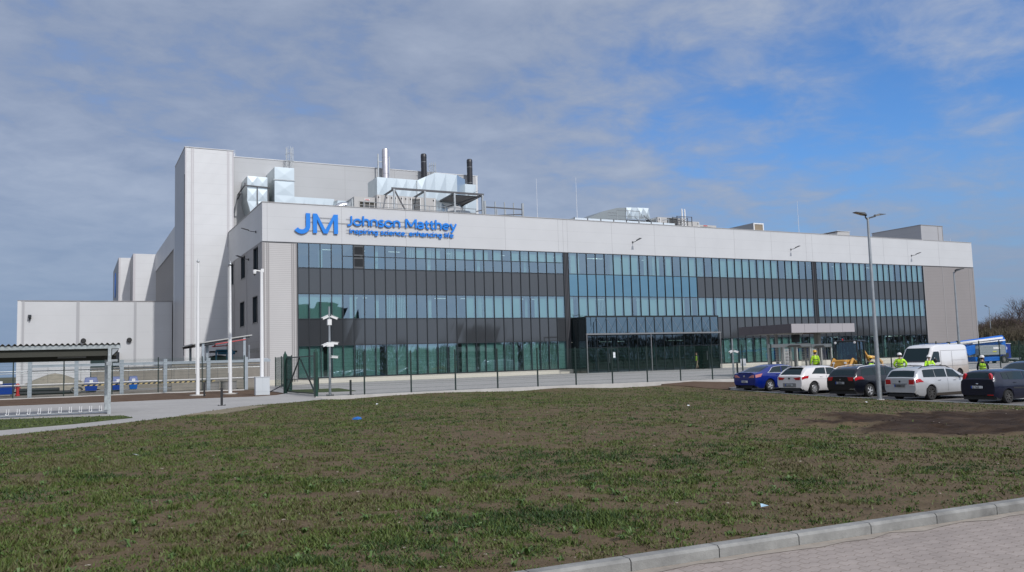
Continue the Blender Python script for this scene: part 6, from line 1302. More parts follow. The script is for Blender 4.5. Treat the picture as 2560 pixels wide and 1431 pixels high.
    mirror(t, c, k['xf']-.62 if kind != 'small' else .66, col)
    mb = MB(); mb.tube((-1.2 if kind != 'saloon' else -.6, 0, c.sec(-1.2 if kind != 'saloon' else -.6)[8][1]), (-1.5 if kind != 'saloon' else -.8, 0, c.sec(-1.2)[8][1]+.09), .008, 4); mb.build('aerial', BLK, t)
    for s_ in (-1, 1): c.patch('headlight', CWH, t, L2-.42, L2-.1, 3.3, 3.95, side=s_, off=.01)
    return t
make_car('saloon', 'royal blue saloon, leftmost in the row of parked cars', -37.15, paint('paint_blue', (.0, .012, .17), .1), 3)
make_car('hatch', 'white hatchback with slim red tail lamps parked between the blue and the black car', -40.2, paint('paint_white', (.68, .66, .65)), 3, xw=19.9)
make_car('estate', 'black estate car with bright roof rails parked left of the lamp post', -43.55, paint('paint_black', (.004, .005, .010), .1), 2, xw=20.0)
make_car('wagon', 'silver estate car with black roof rails parked right of the lamp post', -46.95, paint('paint_silver', (.52, .53, .54), .35, .35), 1)
make_car('small', 'dark navy small hatchback with tall tail lamps at the right edge', -50.3, paint('paint_navy', (.002, .004, .020), .1), 0, xw=20.05)
make_car('hatch', 'black car whose bonnet just shows beyond the navy hatchback', -44.6, paint('paint_black2', (.006, .006, .008)), 178, group=None, xw=31.0)

# ================================================================ WHITE VAN
def van():
    t = thing('van', 'dusty white high roofed panel van parked nose towards the lawn behind the cars', 'van', (0, 0, 0), R(188.0))
    W, L = 1.0, 5.4; WP = mat('van_white', (.66, .655, .65), .35, coat=.7, var=.03, vs=1.5); m = mat('van_dirty', (.40, .33, .27), .8, var=.25, vs=4)
    prof = [(-2.7, .45), (-2.72, 1.2), (-2.66, 2.1), (-2.55, 2.36), (-2.3, 2.42), (.6, 2.42), (1.1, 2.36), (1.42, 2.16), (2.02, 1.28), (2.45, 1.06), (2.66, .86), (2.70, .50), (2.66, .32)]
    xs = sorted(set(np.linspace(-2.72, 2.7, 70).tolist()+[xc+.42*cos(pi*k/14) for xc in (-1.55, 1.65) for k in range(15)]))
    def top(x): return interp(x, [(-2.72, 1.2), (-2.70, 1.9), (-2.66, 2.1), (-2.55, 2.33), (-2.3, 2.38), (.6, 2.40), (1.1, 2.34), (1.40, 2.18), (2.02, 1.28), (2.45, 1.06), (2.64, .86), (2.7, .62)])
    def sec(x):
        w = W*interp(x, [(-2.72, .95), (-2.5, 1), (1.3, 1), (2.1, .95), (2.5, .86), (2.7, .72)]); z1 = top(x); za = .28
        for xc in (-1.55, 1.65):
            d = abs(x-xc)
            if d < .42: za = max(za, .34+math.sqrt(.42**2-d*d))
        r = min(.12, (z1-za)*.2); k = max(0, min(1, (z1-1.1)/1.3))
        return [(w*.97, za), (w, max(za+.02, .5)), (w, max(za+.04, .95)), (w*.99, max(za+.06, min(1.25, z1-.2))), (w*(1-.055*k), z1-r), (w*(1-.055*k)-r*.5, z1-r*.3), (w*(1-.055*k)-r*1.4, z1), (w*.4, z1+.02*k), (0, z1+.03*k)]
    vs = []; fs = []
    for x in xs: q = sec(x); vs += [(x, -a, b) for a, b in q]+[(x, a, b) for a, b in q[:-1][::-1]]
    for i in range(len(xs)-1): fs += [(i*17+k, i*17+k+1, (i+1)*17+k+1, (i+1)*17+k) for k in range(16)]
    fs += [tuple(range(17))[::-1], tuple(range((len(xs)-1)*17, len(xs)*17))]
    mb = MB(); mb.add(vs, fs); b = mb.build('body', WP, t, smooth=True)
    # road dirt over the lower flanks: same paint, browner low down and towards the tail
    tr = WP.node_tree; bs = tr.nodes['Principled BSDF']; tcn = tr.nodes.new('ShaderNodeTexCoord'); sp = tr.nodes.new('ShaderNodeSeparateXYZ'); tr.links.new(tcn.outputs['Object'], sp.inputs[0])
    nz = tr.nodes.new('ShaderNodeTexNoise'); nz.inputs['Scale'].default_value = 2.5; nz.inputs['Detail'].default_value = 7; tr.links.new(tcn.outputs['Object'], nz.inputs[0])
    v = mth('ADD', mth('ADD', mth('MULTIPLY', sp.outputs['Z'], -1.1, nt=tr), mth('MULTIPLY', sp.outputs['X'], -.10, nt=tr), nt=tr), mth('MULTIPLY', nz.outputs['Fac'], .55, nt=tr), nt=tr)
    mr = tr.nodes.new('ShaderNodeMapRange'); mr.inputs[1].default_value = -1.25; mr.inputs[2].default_value = -.35; mr.inputs[4].default_value = .8; tr.links.new(v, mr.inputs[0])
    mxn = tr.nodes.new('ShaderNodeMixRGB'); mxn.inputs[1].default_value = (.66, .655, .65, 1); mxn.inputs[2].default_value = (.34, .27, .21, 1); tr.links.new(mr.outputs[0], mxn.inputs[0]); tr.links.new(mxn.outputs[0], bs.inputs['Base Color'])
    u = MB(); u.box(-2.5, 2.5, -.86, .86, .22, .6); u.box(-2.0, 2.1, -.84, .84, .3, .85); u.build('underbody', BLK, t)
    for x in (-1.55, 1.65):
        for s_ in (-1, 1): wheel(t, x, s_*.87, .335, s_, RIMD, 8, .6)
    # windscreen, side windows
    def slope(x0, x1, ya, yb, off):
        z0, z1 = top(x0), top(x1); n = Vector((z0-z1, 0, x1-x0)).normalized(); n = Vector((abs(n.x), 0, abs(n.z)))
        return [Vector((x0, -ya, z0+.02))+n*off, Vector((x0, ya, z0+.02))+n*off, Vector((x1, yb, z1+.005))+n*off, Vector((x1, -yb, z1+.005))+n*off]
    mb = MB(); mb.add(slope(1.42, 2.02, .80, .86, .012), [(0, 1, 2, 3)]); mb.build('windscreen', CGLASS, t)
    mb = MB(); mb.add(slope(2.0, 2.09, .84, .86, .016), [(0, 1, 2, 3)]); mb.build('scuttle', TRIMB, t)
    for s_ in (-1, 1):
        mb = MB(); mb.add([(.72, s_*1.004, 1.22), (1.72, s_*.985, 1.22), (1.72, s_*.985, 1.36), (1.34, s_*.965, 1.93), (.80, s_*.965, 1.93), (.72, s_*.97, 1.86)], [(0, 1, 2, 3, 4, 5)]); mb.build('side_window', CGLASS, t)
        mb = MB(); mb.box(1.36, 1.50, s_*1.02-.03*(s_ > 0), s_*1.02+.20*s_, 1.18, 1.46) if False else mb.ell((1.50, s_*1.16, 1.34), (.07, .12, .16), 10, 8); mb.beam((1.5, s_*.98, 1.26), (1.5, s_*1.1, 1.28), .05); mb.build('side_mirror', TRIMB, t)
        mb = MB(); mb.box(-2.4, .5, s_*1.012-.006, s_*1.012+.006, .96, .985); mb.box(-2.45, .6, s_*.968-.006, s_*.968+.006, 1.98, 1.995); mb.box(-2.3, -.62, s_*1.0-.006, s_*1.0+.006, 1.32, 1.33); mb.build('panel_crease', mat('seam2', (.38, .37, .36), .5), t)
        mb = MB(); mb.box(.60, .615, s_*1.004-.004, s_*1.004+.004, .4, 1.95); mb.box(-.70, -.69, s_*1.004-.004, s_*1.004+.004, .4, 1.95); mb.build('door_seam', TRIMB, t)
        mb = MB(); mb.box(.66, .84, s_*1.02-.015, s_*1.02+.015, 1.02, 1.07); mb.build('door_handle', BLK, t)
        mb = MB(); mb.box(-1.1, 1.2, s_*1.0-.02, s_*1.0+.02, .34, .56); mb.build('sill_moulding', mat('sill_grey', (.13, .115, .10), .8), t)
        mb = MB(); mb.prism([(s_*.62, .82), (s_*.86, .86), (s_*.84, 1.08), (s_*.70, 1.04)], 2.42, 2.56, 'x'); mb.build('headlight', CWH, t)
    mb = MB(); mb.box(2.62, 2.74, -.8, .8, .34, .58); mb.build('front_bumper', mat('bumper_grey', (.10, .10, .10), .6), t, bevel=.03); mb = MB(); mb.box(2.63, 2.70, -.42, .42, .66, .8); mb.build('grille', BLK, t)
    mb = MB(); mb.tube((1.25, .3, 2.35), (1.1, .3, 2.52), .01, 4); mb.build('aerial', BLK, t)
    for k_ in (-.75, .75): mb = MB(); mb.box(-2.75, -2.70, k_-.08, k_+.08, .9, 1.5); mb.build('tail_light', CLAMP, t)
    return t
vt = van(); vt.scale = (1.1, 1, 1); hd = R(188); fc = Vector((1.42*1.1, 1.0, 0)); fc.rotate(Matrix.Rotation(hd, 3, 'Z')); vt.location = (36.4-fc.x, -35.05-fc.y, -.66)
# ================================================================ PEOPLE
SKINM = mat('skin', (.46, .27, .20), .6); HV = mat('hi_vis', (.50, .86, .03), .7); REFL = mat('reflective_band', (.16, .22, .07), .5); NAVY = mat('cloth_navy', (.012, .016, .03), .85); BOOT = mat('boot', (.03, .022, .018), .7); HAIR = mat('hair', (.02, .014, .01), .8)
def skin_mesh(name, verts, edges, radii, m, parent, root=0, sub=1):
    me = bpy.data.meshes.new(name); me.from_pydata([tuple(v) for v in verts], edges, []); me.update(); o = bpy.data.objects.new(name, me); COL.objects.link(o); s = o.modifiers.new('skin', 'SKIN')
    for i, r in enumerate(radii): me.skin_vertices[0].data[i].radius = r if isinstance(r, tuple) else (r, r)
    me.skin_vertices[0].data[root].use_root = True; me.materials.append(m); o.parent = parent
    s.use_smooth_shade = True; s.branch_smoothing = .3
    if sub: q = o.modifiers.new('sub', 'SUBSURF'); q.levels = sub; q.render_levels = sub
    dg = bpy.context.evaluated_depsgraph_get(); ev = o.evaluated_get(dg); m2 = bpy.data.meshes.new_from_object(ev, depsgraph=dg); o.modifiers.clear(); o.data = m2
    if not m2.materials: m2.materials.append(m)
    m2.polygons.foreach_set('use_smooth', [True]*len(m2.polygons)); return o
def person(lab, loc, face_deg, H=1.78, arms=None, legs=None, jacket=HV, sleeves=HV, trousers=NAVY, helmet=None, head_turn=0, hold=None, bands=True, back_text=None):
    """local +y is the way the person faces"""
    t = thing('person', lab, 'person', loc, R(face_deg-90), 'people on the site'); k = H/1.78
    arms = arms or [((-.27, .02, 1.13), (-.26, .12, .88)), ((.27, .02, 1.13), (.26, .12, .88))]
    legs = legs or [((-.10, .02, .50), (-.11, -.03, .09)), ((.10, .02, .50), (.11, -.03, .09))]
    V = [(0, 0, .95), (0, .0, 1.12), (0, -.01, 1.34), (0, -.01, 1.47), (0, .0, 1.55), (0, .01, 1.64), (0, .01, 1.72), (0, .10, 1.625)]; E_ = [(0, 1), (1, 2), (2, 3), (3, 4), (4, 5), (5, 6), (5, 7)]; Rr = [(.15, .115), (.13, .10), (.17, .115), .065, .058, (.083, .098), (.06, .07), .014]
    jv = [(0, 0, .80), (0, 0, .98), (0, 0, 1.15), (0, -.01, 1.34), (0, -.01, 1.46)]; je = [(0, 1), (1, 2), (2, 3), (3, 4)]; jr = [(.19, .15), (.19, .15), (.185, .145), (.205, .145), (.09, .08)]
    tv = [(0, 0, .98), (0, 0, .90)]; te = [(0, 1)]; tr_ = [(.16, .125), (.165, .13)]
    for s, (el, wr) in zip((-1, 1), arms):
        sh = Vector((s*.185, -.01, 1.41)); el = Vector(el); wr = Vector(wr); d = (wr-el).normalized(); a = len(V); pm = wr+d*.06; kn = wr+d*.10
        V += [sh, el, wr, pm]; E_ += [(2, a), (a, a+1), (a+1, a+2), (a+2, a+3)]; Rr += [.062, .042, .026, (.034, .018)]
        side = d.cross(Vector((0, 1, 0))).normalized() if abs(d.y) < .9 else Vector((1, 0, 0)); inn = Vector((-s, .3, 0)).normalized()
        for fi, (o_, l) in enumerate(((-.028, .062), (-.009, .075), (.010, .070), (.028, .055))):
            b0 = len(V); f0 = kn+side*o_; f1 = f0+d*l*.5+inn*.004; f2 = f0+d*l*.85+inn*.028; V += [f0, f1, f2]; E_ += [(a+3, b0), (b0, b0+1), (b0+1, b0+2)]; Rr += [.010, .009, .0075]
        b0 = len(V); V += [wr+d*.03+inn*.03, wr+d*.07+inn*.052]; E_ += [(a+2, b0), (b0, b0+1)]; Rr += [.012, .009]
        a = len(jv); jv += [sh+Vector((0, 0, .0)), el, wr-d*.02]; je += [(3, a), (a, a+1), (a+1, a+2)]; jr += [.085, .066, .050]
    for s, (kn_, an) in zip((-1, 1), legs):
        kn_, an = Vector(kn_), Vector(an); hp = Vector((s*.09, 0, .88)); a = len(V); V += [hp, kn_, an, an+Vector((0, .04, -.045)), an+Vector((0, .17, -.05))]; E_ += [(0, a), (a, a+1), (a+1, a+2), (a+2, a+3), (a+3, a+4)]; Rr += [.092, .06, .042, .04, .035]
        a = len(tv); tv += [hp, kn_, an+Vector((0, 0, .03))]; te += [(1, a), (a, a+1), (a+1, a+2)]; tr_ += [.105, .078, .062]
        mb = MB(); d = an; mb.ell((d.x, d.y+.0, .07), (.052, .075, .075), 10, 6); mb.ell((d.x, d.y+.10, .045), (.05, .12, .045), 10, 6); b = mb.build('boot', BOOT, t, smooth=True); b.scale = (k, k, k)
    objs = [skin_mesh('body', V, E_, Rr, SKINM, t)]
    if head_turn: pass
    if sleeves is jacket: objs.append(skin_mesh('jacket', jv, je, jr, jacket, t))
    else:
        objs.append(skin_mesh('shirt', jv, je, [tuple(c*.93 for c in r) if isinstance(r, tuple) else r*.93 for r in jr], sleeves, t)); objs.append(skin_mesh('vest', jv[:5]+[(-.15, -.01, 1.42), (.15, -.01, 1.42)], je[:4]+[(3, 5), (3, 6)], jr[:5]+[.09, .09], jacket, t))
    objs.append(skin_mesh('trousers', tv, te, tr_, trousers, t))
    for o in objs: o.scale = (k, k, k)
    if bands and jacket is HV:
        for z in (1.20, 1.06):
            mb = MB(); vs = []; n_ = 24
            for (rx, ry, dz) in ((.212, .172, -.022), (.212, .172, .022)): vs += [((rx)*cos(2*pi*i/n_), ry*sin(2*pi*i/n_), z+dz) for i in range(n_)]
            mb.add(vs, [(i, (i+1) % n_, n_+(i+1) % n_, n_+i) for i in range(n_)]); b = mb.build('reflective_band', REFL, t, smooth=2); b.scale = (k, k, k)
        mb = MB()
        for s in (-1, 1): mb.path([(s*.11, -.175, 1.2), (s*.115, -.165, 1.36), (s*.10, -.10, 1.475), (s*.10, .08, 1.47), (s*.11, .165, 1.33), (s*.11, .175, 1.2)], .016, 4)
        b = mb.build('shoulder_band', REFL, t); b.scale = (k, k, k)
    if back_text:
        text('back_lettering', back_text, .10, REFL, t, (.14, -.185*k, 1.28*k), (R(90), 0, 0), extrude=.002); 
    # head details
    mb = MB(); mb.ell((0, -.012, 1.665), (.088, .10, .095), 14, 10); h = mb.build('hair', HAIR, t, smooth=True); h.scale = (k, k, k); h.location.y = -.012
    for s in (-1, 1):
        mb = MB(); mb.ell((s*.032, .094, 1.652), (.012, .008, .007), 8, 5); e = mb.build('eye', mat('eye_dark', (.02, .015, .01), .3), t); e.scale = (k, k, k)
        mb = MB(); mb.ell((s*.088, .0, 1.635), (.012, .022, .032), 8, 6); e = mb.build('ear', SKINM, t, smooth=True); e.scale = (k, k, k)
    mb = MB(); mb.ell((0, .096, 1.585), (.026, .008, .006), 8, 5); e = mb.build('mouth', mat('lip', (.3, .12, .10), .6), t); e.scale = (k, k, k)
    if helmet:
        mb = MB(); n_ = 18; pr = [(.128, .0), (.126, .035), (.112, .08), (.075, .115), (.03, .128), (.0, .130)]
        mb.lathe(pr, (0, 0, 1.70), n_); vs = [(.128*cos(2*pi*i/n_), .132*sin(2*pi*i/n_), 1.702) for i in range(n_)]+[(.150*cos(2*pi*i/n_), (.150+.05*max(0, sin(2*pi*i/n_)))*sin(2*pi*i/n_), 1.692) for i in range(n_)]
        mb.add(vs, [(i, (i+1) % n_, n_+(i+1) % n_, n_+i) for i in range(n_)]); hh = mb.build('helmet', helmet, t, smooth=True); hh.scale = (k, k, k)
    return t
HW = mat('helmet_white', (.70, .68, .66), .35); HY = mat('helmet_yellow', (.72, .42, .04), .4)
def gp(x, y, dz=0): return (x, y, g(x, y)+dz)
person('white helmeted worker in a lime coat seen from behind before the van windscreen', gp(30.95, -36.75), 35, 1.86, helmet=HW, arms=[((-.33, .0, 1.13), (-.22, .20, .96)), ((.36, -.02, 1.18), (.24, .08, .93))], back_text='TYCO')
t = person('worker in a white helmet facing the lawn and holding papers beside the van door', gp(30.75, -38.9), -130, 1.72, helmet=HW, arms=[((-.27, .10, 1.13), (-.10, .33, 1.12)), ((.27, .10, 1.13), (.08, .34, 1.10))], trousers=NAVY)
pp = thing('papers', 'white rolled papers held by the worker who faces the lawn', 'papers', t.location, t.rotation_euler.z); mb = MB(); mb.add([(-.16, .36, 1.05), (.10, .40, 1.03), (.12, .42, 1.20), (-.14, .38, 1.22)], [(0, 1, 2, 3)]); mb.box(-.16, .10, .37, .375, 1.04, 1.2); mb.build('sheets', mat('paper'), pp); mb = MB(); mb.tube((-.35, .34, 1.0), (-.12, .40, 1.10), .05, 10); mb.build('roll', mat('paper'), pp)
person('white helmeted worker in a lime vest over dark sleeves beside the van tail', gp(30.65, -42.25), 30, 1.70, helmet=HW, sleeves=NAVY)
person('worker in a yellow helmet and lime vest half hidden by the lamp post', gp(29.1, -36.15), 60, 1.72, helmet=HY, sleeves=NAVY)
person('worker in a yellow helmet and lime jacket walking away through the turnstile', gp(30.5, -30.5, 0), 70, 1.80, helmet=HY, legs=[((-.10, .12, .50), (-.11, .14, .10)), ((.10, -.02, .50), (.11, -.22, .14))])
person('person in dark clothes inside the turnstile cage beside the yellow helmeted worker', gp(30.5, -28.0, 0), 250, 1.74, jacket=mat('cloth_grey', (.12, .10, .10), .85), sleeves=mat('cloth_grey'), bands=False)
person('worker in a lime vest and khaki trousers stepping in through the open entrance door', (43.7, -2.2, .07), 190, 1.76, sleeves=NAVY, trousers=mat('khaki', (.22, .19, .13), .85), legs=[((-.10, .10, .50), (-.11, .18, .10)), ((.10, -.10, .52), (.11, -.42, .26))])

# ================================================================ TURNSTILE AND ITS CANOPY
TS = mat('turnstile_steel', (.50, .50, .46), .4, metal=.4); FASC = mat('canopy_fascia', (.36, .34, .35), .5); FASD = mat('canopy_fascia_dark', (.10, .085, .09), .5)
zb = g(31, -29)
t = thing('gate_canopy', 'flat grey panelled canopy on round columns over the turnstiles', 'canopy', (31, -28.5, zb)); o = (31, -28.5, zb)
X0, X1, Y0, Y1 = 28.0, 33.9, -31.0, -26.0
for i in range(5): a = X0+(X1-X0)/5*i; mb = MB(o); mb.box(a+.008, a+(X1-X0)/5-.008, Y0, Y0+.05, 2.78, 3.37); mb.build('fascia_panel', FASC, t)
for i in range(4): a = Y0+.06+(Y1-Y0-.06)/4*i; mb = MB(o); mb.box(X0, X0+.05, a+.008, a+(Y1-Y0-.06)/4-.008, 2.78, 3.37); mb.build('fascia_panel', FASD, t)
mb = MB(o); mb.box(X0+.06, X1, Y0+.06, Y1, 2.80, 3.34); mb.build('roof', mat('soffit', (.52, .49, .42), .7), t)
mb = MB(o); mb.box(31.0, 32.0, -29.2, -29.05, 2.74, 2.80); mb.build('heater', mat('heater', (.25, .12, .10), .5), t)
for x, y in ((30.35, -26.4), (30.65, -26.9)): mb = MB(o); mb.lathe([(.11, 0), (.11, 2.8-zb)], (x, y, zb), 14); mb.build('column', mat('column_grey', (.36, .35, .34), .5), t, smooth=True)
mb = MB(o); mb.box(32.85, 33.1, -28.7, -28.3, zb, 2.8); mb.build('column', mat('pier', (.40, .38, .33), .6), t); mb = MB(o); mb.box(32.2, 32.84, -27.0, -26.8, 2.2, 2.78); mb.build('hanging_sign', BLK, t)
def turnstile(x0, x1, y, lab):
    z = g((x0+x1)/2, y); t = thing('turnstile', lab, 'turnstile', ((x0+x1)/2, y, z), group='full height turnstiles'); w = (x1-x0)/2
    mb = MB(); mb.box(-w, w, -.75, .75, 1.98, 2.22); mb.build('header', TS, t, bevel=.02); mb = MB(); mb.add([(-w*.8, -.78, 2.0), (w*.3, -.78, 2.0), (w*.15, -.78, 2.12), (-w*.6, -.78, 2.12)], [(0, 1, 2, 3)]); mb.build('header_badge', mat('badge_dark', (.12, .11, .09), .5), t)
    for sx in (-w+.06, -.05, w-.06):
        for sy in (-.7, .7): mb = MB(); mb.box(sx-.05, sx+.05, sy-.05, sy+.05, 0, 1.98); mb.build('frame_post', TS, t)
    mb = MB()
    for k in range(9): a = R(200+k*20); mb.tube((-w*.5+.5*cos(a)*1.1, .62*sin(a), .05), (-w*.5+.5*cos(a)*1.1, .62*sin(a), 1.98), .018, 6)
    for k in range(10): x = .02+k*(w-.1)/9; mb.tube((x, .66, .05), (x, .66, 1.98), .016, 6); mb.tube((x+.02, -.2, .05), (x+.02, -.2, 1.98), .014, 6) if k > 5 else None
    mb.build('cage_bar', TS, t)
    mb = MB(); mb.tube((-w*.45, 0, .05), (-w*.45, 0, 1.98), .05, 10)
    for j in range(11):
        z_ = .2+j*.165
        for a in (R(35), R(155), R(275)): mb.tube((-w*.45, 0, z_), (-w*.45+.56*cos(a), .56*sin(a), z_), .018, 6)
    mb.build('rotor', TS, t)
    mb = MB()
    for k in range(5):
        mb.tube((-w+.1+k*.09, -.72, .05), (-w+.1+k*.09, -.72, 1.9), .012, 5)
    for k in range(9): mb.tube((-w+.1, -.72, .15+k*.21), (-w+.46, -.72, .15+k*.21), .012, 5)
    mb.build('side_grille', WHT, t); return t
turnstile(28.45, 31.0, -29.0, 'full height steel turnstile on the left under the canopy'); turnstile(31.02, 33.0, -29.0, 'full height steel turnstile on the right under the canopy')
x, y = 33.5, -29.3; z = g(x, y); t = thing('card_reader', 'slim post with a card reader box right of the turnstiles', 'post', (x, y, z)); mb = MB(); mb.tube((0, 0, 0), (-.1, 0, 1.9), .045, 8); mb.build('post', TS, t); mb = MB(); mb.box(-.16, .04, -.1, .02, 1.0, 1.16); mb.build('reader', BLK, t); mb = MB(); mb.box(-.14, .02, -.11, -.1, 1.05, 1.13); mb.build('screen', WHT, t)
# ================================================================ BACKHOE LOADER
YEL = mat('machine_yellow', (.50, .26, .05), .5, var=.2, vs=4); CABG = glass_mat('cab_glass', (.35, .5, .5), base=.07)
t = thing('backhoe_loader', 'yellow and black backhoe loader with a glazed cab between the turnstiles and van', 'backhoe loader', (30.75, -33.2, g(30.8, -33.2)), R(205))
o = None; mb = MB(); mb.box(-.75, 2.3, -.36, .36, .8, 1.40); mb.box(.6, 2.3, -.40, .40, 1.28, 1.46); mb.build('bonnet', YEL, t, bevel=.04)
mb = MB(); mb.box(-1.9, 1.9, -.34, .34, .52, .85); mb.build('chassis', BLK, t)
mb = MB()
for sx in (-.85, .72):
    for sy in (-.70, .70): mb.beam((sx, sy, 1.0), (sx*.93, sy*.93, 2.6), .08)
mb.beam((.1, -.70, 1.0), (.05, -.66, 2.6), .07); mb.beam((.1, .70, 1.0), (.05, .66, 2.6), .07); mb.box(-.9, .8, -.74, .74, .92, 1.02); mb.build('cab_frame', mat('cab_black', (.02, .025, .028), .4), t)
mb = MB(); mb.box(-.95, .90, -.78, .78, 2.6, 2.70); mb.build('cab_roof', mat('cab_black'), t, bevel=.03)
for s_ in (-1, 1): mb = MB(); mb.add([(-.80, s_*.69, 1.05), (.68, s_*.69, 1.05), (.64, s_*.645, 2.58), (-.76, s_*.645, 2.58)], [(0, 1, 2, 3)]); mb.build('cab_window', CABG, t)
for x_ in (-.83, .70): mb = MB(); mb.add([(x_, -.66, 1.4 if x_ > 0 else 1.1), (x_, .66, 1.4 if x_ > 0 else 1.1), (x_*.93, .62, 2.58), (x_*.93, -.62, 2.58)], [(0, 1, 2, 3)]); mb.build('windscreen', CABG, t)
mb = MB(); mb.box(-.35, .1, -.22, .22, 1.02, 1.25); mb.box(-.40, -.28, -.22, .22, 1.25, 1.75); mb.build('seat', BLK, t); mb = MB(); mb.tube((.62, 0, 1.05), (.42, 0, 1.6), .03, 6); mb.lathe([(.17, 0), (.19, .015), (.17, .03)], (.40, 0, 1.6), 14); mb.build('steering_wheel', BLK, t)
for sy in (-1, 1):
    wheel(t, -1.0, sy*.85, .62, sy, YEL, 6, .5); wheel(t, 1.55, sy*.78, .42, sy, YEL, 6, .5)
    mb = MB(); mb.path([(.65, sy*.55, 1.25), (1.5, sy*.58, 1.50), (2.35, sy*.58, .95), (2.75, sy*.58, .5)], .085, 6); mb.build('loader_arm', YEL, t)
    mb = MB(); mb.tube((1.0, sy*.56, 1.0), (2.2, sy*.56, 1.0), .045, 8); mb.build('ram', CHROME, t)
    mb = MB(); mb.box(.82, .90, sy*.78-.1, sy*.78+.1, 1.35, 1.6); mb.build('side_mirror', BLK, t); mb = MB(); mb.lathe([(.07, 0), (.08, .05), (.0, .06)], (.88, sy*.6, 2.55), 10, 'x'); mb.build('work_light', WHT, t); mb = MB(); mb.prism([(sy*.28, 1.22), (sy*.42, 1.22), (sy*.42, 1.34), (sy*.28, 1.34)], 2.28, 2.34, 'x'); mb.build('headlight', WHT, t)
mb = MB(); mb.prism([(2.6, .25), (3.25, .15), (3.3, .22), (2.9, .35), (2.75, .9), (2.62, .95)], -1.05, 1.05, 'y'); mb.build('bucket', YEL, t)
mb = MB(); mb.path([(-1.75, 0, .9), (-2.1, .1, 1.9), (-1.95, .35, 1.95)], .13, 6); mb.build('boom', YEL, t); mb = MB(); mb.path([(-1.95, .35, 1.95), (-2.6, .6, 1.1), (-2.5, .6, .8)], .1, 6); mb.build('dipper', YEL, t); mb = MB(); mb.prism([(-2.75, .4), (-2.3, .35), (-2.25, .8), (-2.6, .85)], .35, .85, 'y'); mb.build('digging_bucket', BLK, t)
mb = MB(); mb.lathe([(.05, 0), (.055, .08), (.03, .12), (0, .13)], (-.3, -.5, 2.70), 10); mb.build('beacon', CLAMP, t); mb = MB(); mb.box(.15, .45, -.712, -.705, 1.5, 1.68); mb.build('cab_sticker', WHT, t); mb = MB(); mb.box(1.2, 1.9, -.365, -.36, 1.0, 1.2); mb.build('bonnet_decal', BLK, t)
text('decal_text', 'CAT', .2, WHT, t, (1.3, -.372, 1.03), (R(90), 0, 0), extrude=.002)
# fork machine arm seen between the backhoe and the yellow helmet
t = thing('mini_excavator_arm', 'ochre excavator arm over a white number box beside the yellow helmeted worker', 'excavator', (33.6, -32.6, g(33.6, -32.6)), R(-20))
OCH = mat('machine_ochre', (.52, .32, .13), .5, var=.1); mb = MB(); mb.path([(-.8, 0, 1.62), (-.3, 0, 1.50), (.3, 0, 1.42), (.6, 0, 1.15), (.65, 0, .6)], [.13, .13, .12, .11, .11], 6); mb.build('arm', OCH, t); mb = MB(); mb.prism([(-1.0, 1.75), (-.65, 1.66), (-.62, 1.45), (-.95, 1.45)], -.1, .1, 'y'); mb.build('arm_head', OCH, t)
mb = MB(); mb.box(-.5, 1.0, -.45, .45, .25, .75); mb.box(-.25, .05, -.47, -.45, .75, 1.1); mb.build('body', BLK, t); mb = MB(); mb.box(-.18, .12, -.5, -.47, .72, 1.12); mb.build('number_box', WHT, t)
for sy in (-1, 1): mb = MB(); mb.prism([(-.8, .12), (-.6, 0), (1.0, 0), (1.2, .12), (1.2, .32), (1.0, .42), (-.6, .42), (-.8, .32)], sy*.42-.12, sy*.42+.12, 'y'); mb.build('track', TYRE, t, bevel=.02)
# ================================================================ BOOM LIFT AND TRAILER
BL = mat('lift_blue', (.0, .12, .50), .4, var=.08, vs=2); LG = mat('lift_grey', (.23, .26, .27), .5)
bx, by = 79.5, -14; bz = g(78, -14)
bz = -.42
def W3(px, py): return (px, py)
t = thing('boom_lift', 'large blue articulated boom lift with white booms folded over grey covers behind the fence', 'boom lift', (73.0, -14, bz)); t.scale = (.9, 1, 1)
# coordinates measured along x at y=-14
mb = MB(); mb.box(-2.7, 2.8, -.8, .8, .35, .85); mb.build('chassis', BL, t, bevel=.05); mb = MB(); mb.box(-2.0, 2.2, -.85, -.8, .6, .8); mb.build('chassis_panel', BL, t)
for x_ in (-2.0, 2.25):
    for sy in (-1, 1): wheel(t, x_, sy*.98, .47, sy, mat('rim_grey', (.25, .25, .24), .6), 6, .5)
mb = MB(); mb.prism([(-2.45, 1.0), (2.6, 1.0), (2.6, 1.95), (2.3, 2.05), (-1.6, 2.05), (-2.4, 1.75)], -1.1, .9, 'y'); mb.build('engine_cover', LG, t, bevel=.06)
mb = MB(); mb.box(.2, 1.5, -1.12, -1.10, 1.62, 1.85); mb.build('label_plate', WHT, t); mb = MB(); mb.box(.05, .75, -1.12, -1.10, 1.30, 1.42); mb.build('yellow_label', mat('label_yellow', (.5, .5, .05), .5), t)
mb = MB(); mb.prism([(-4.2, 1.9), (-2.4, 2.15), (-2.5, 1.2), (-3.6, 1.0), (-4.1, 1.3)], -.7, .7, 'y'); mb.build('turret', BL, t, bevel=.05)
mb = MB(); mb.prism([(2.2, 2.6), (3.0, 3.05), (3.55, 3.05), (3.9, 2.7), (4.1, 1.2), (3.6, 1.1), (3.3, 2.0), (2.8, 2.3)], -.35, .35, 'y'); mb.build('riser', BL, t, bevel=.04)
mb = MB(); mb.beam((-8.8, -.5, 2.15), (3.0, -.5, 2.82), .25, .20); mb.build('white_boom', WHT, t); mb = MB(); mb.beam((-2.8, -.55, 2.28), (3.4, -.55, 2.55), .22, .12); mb.build('white_boom', WHT, t)
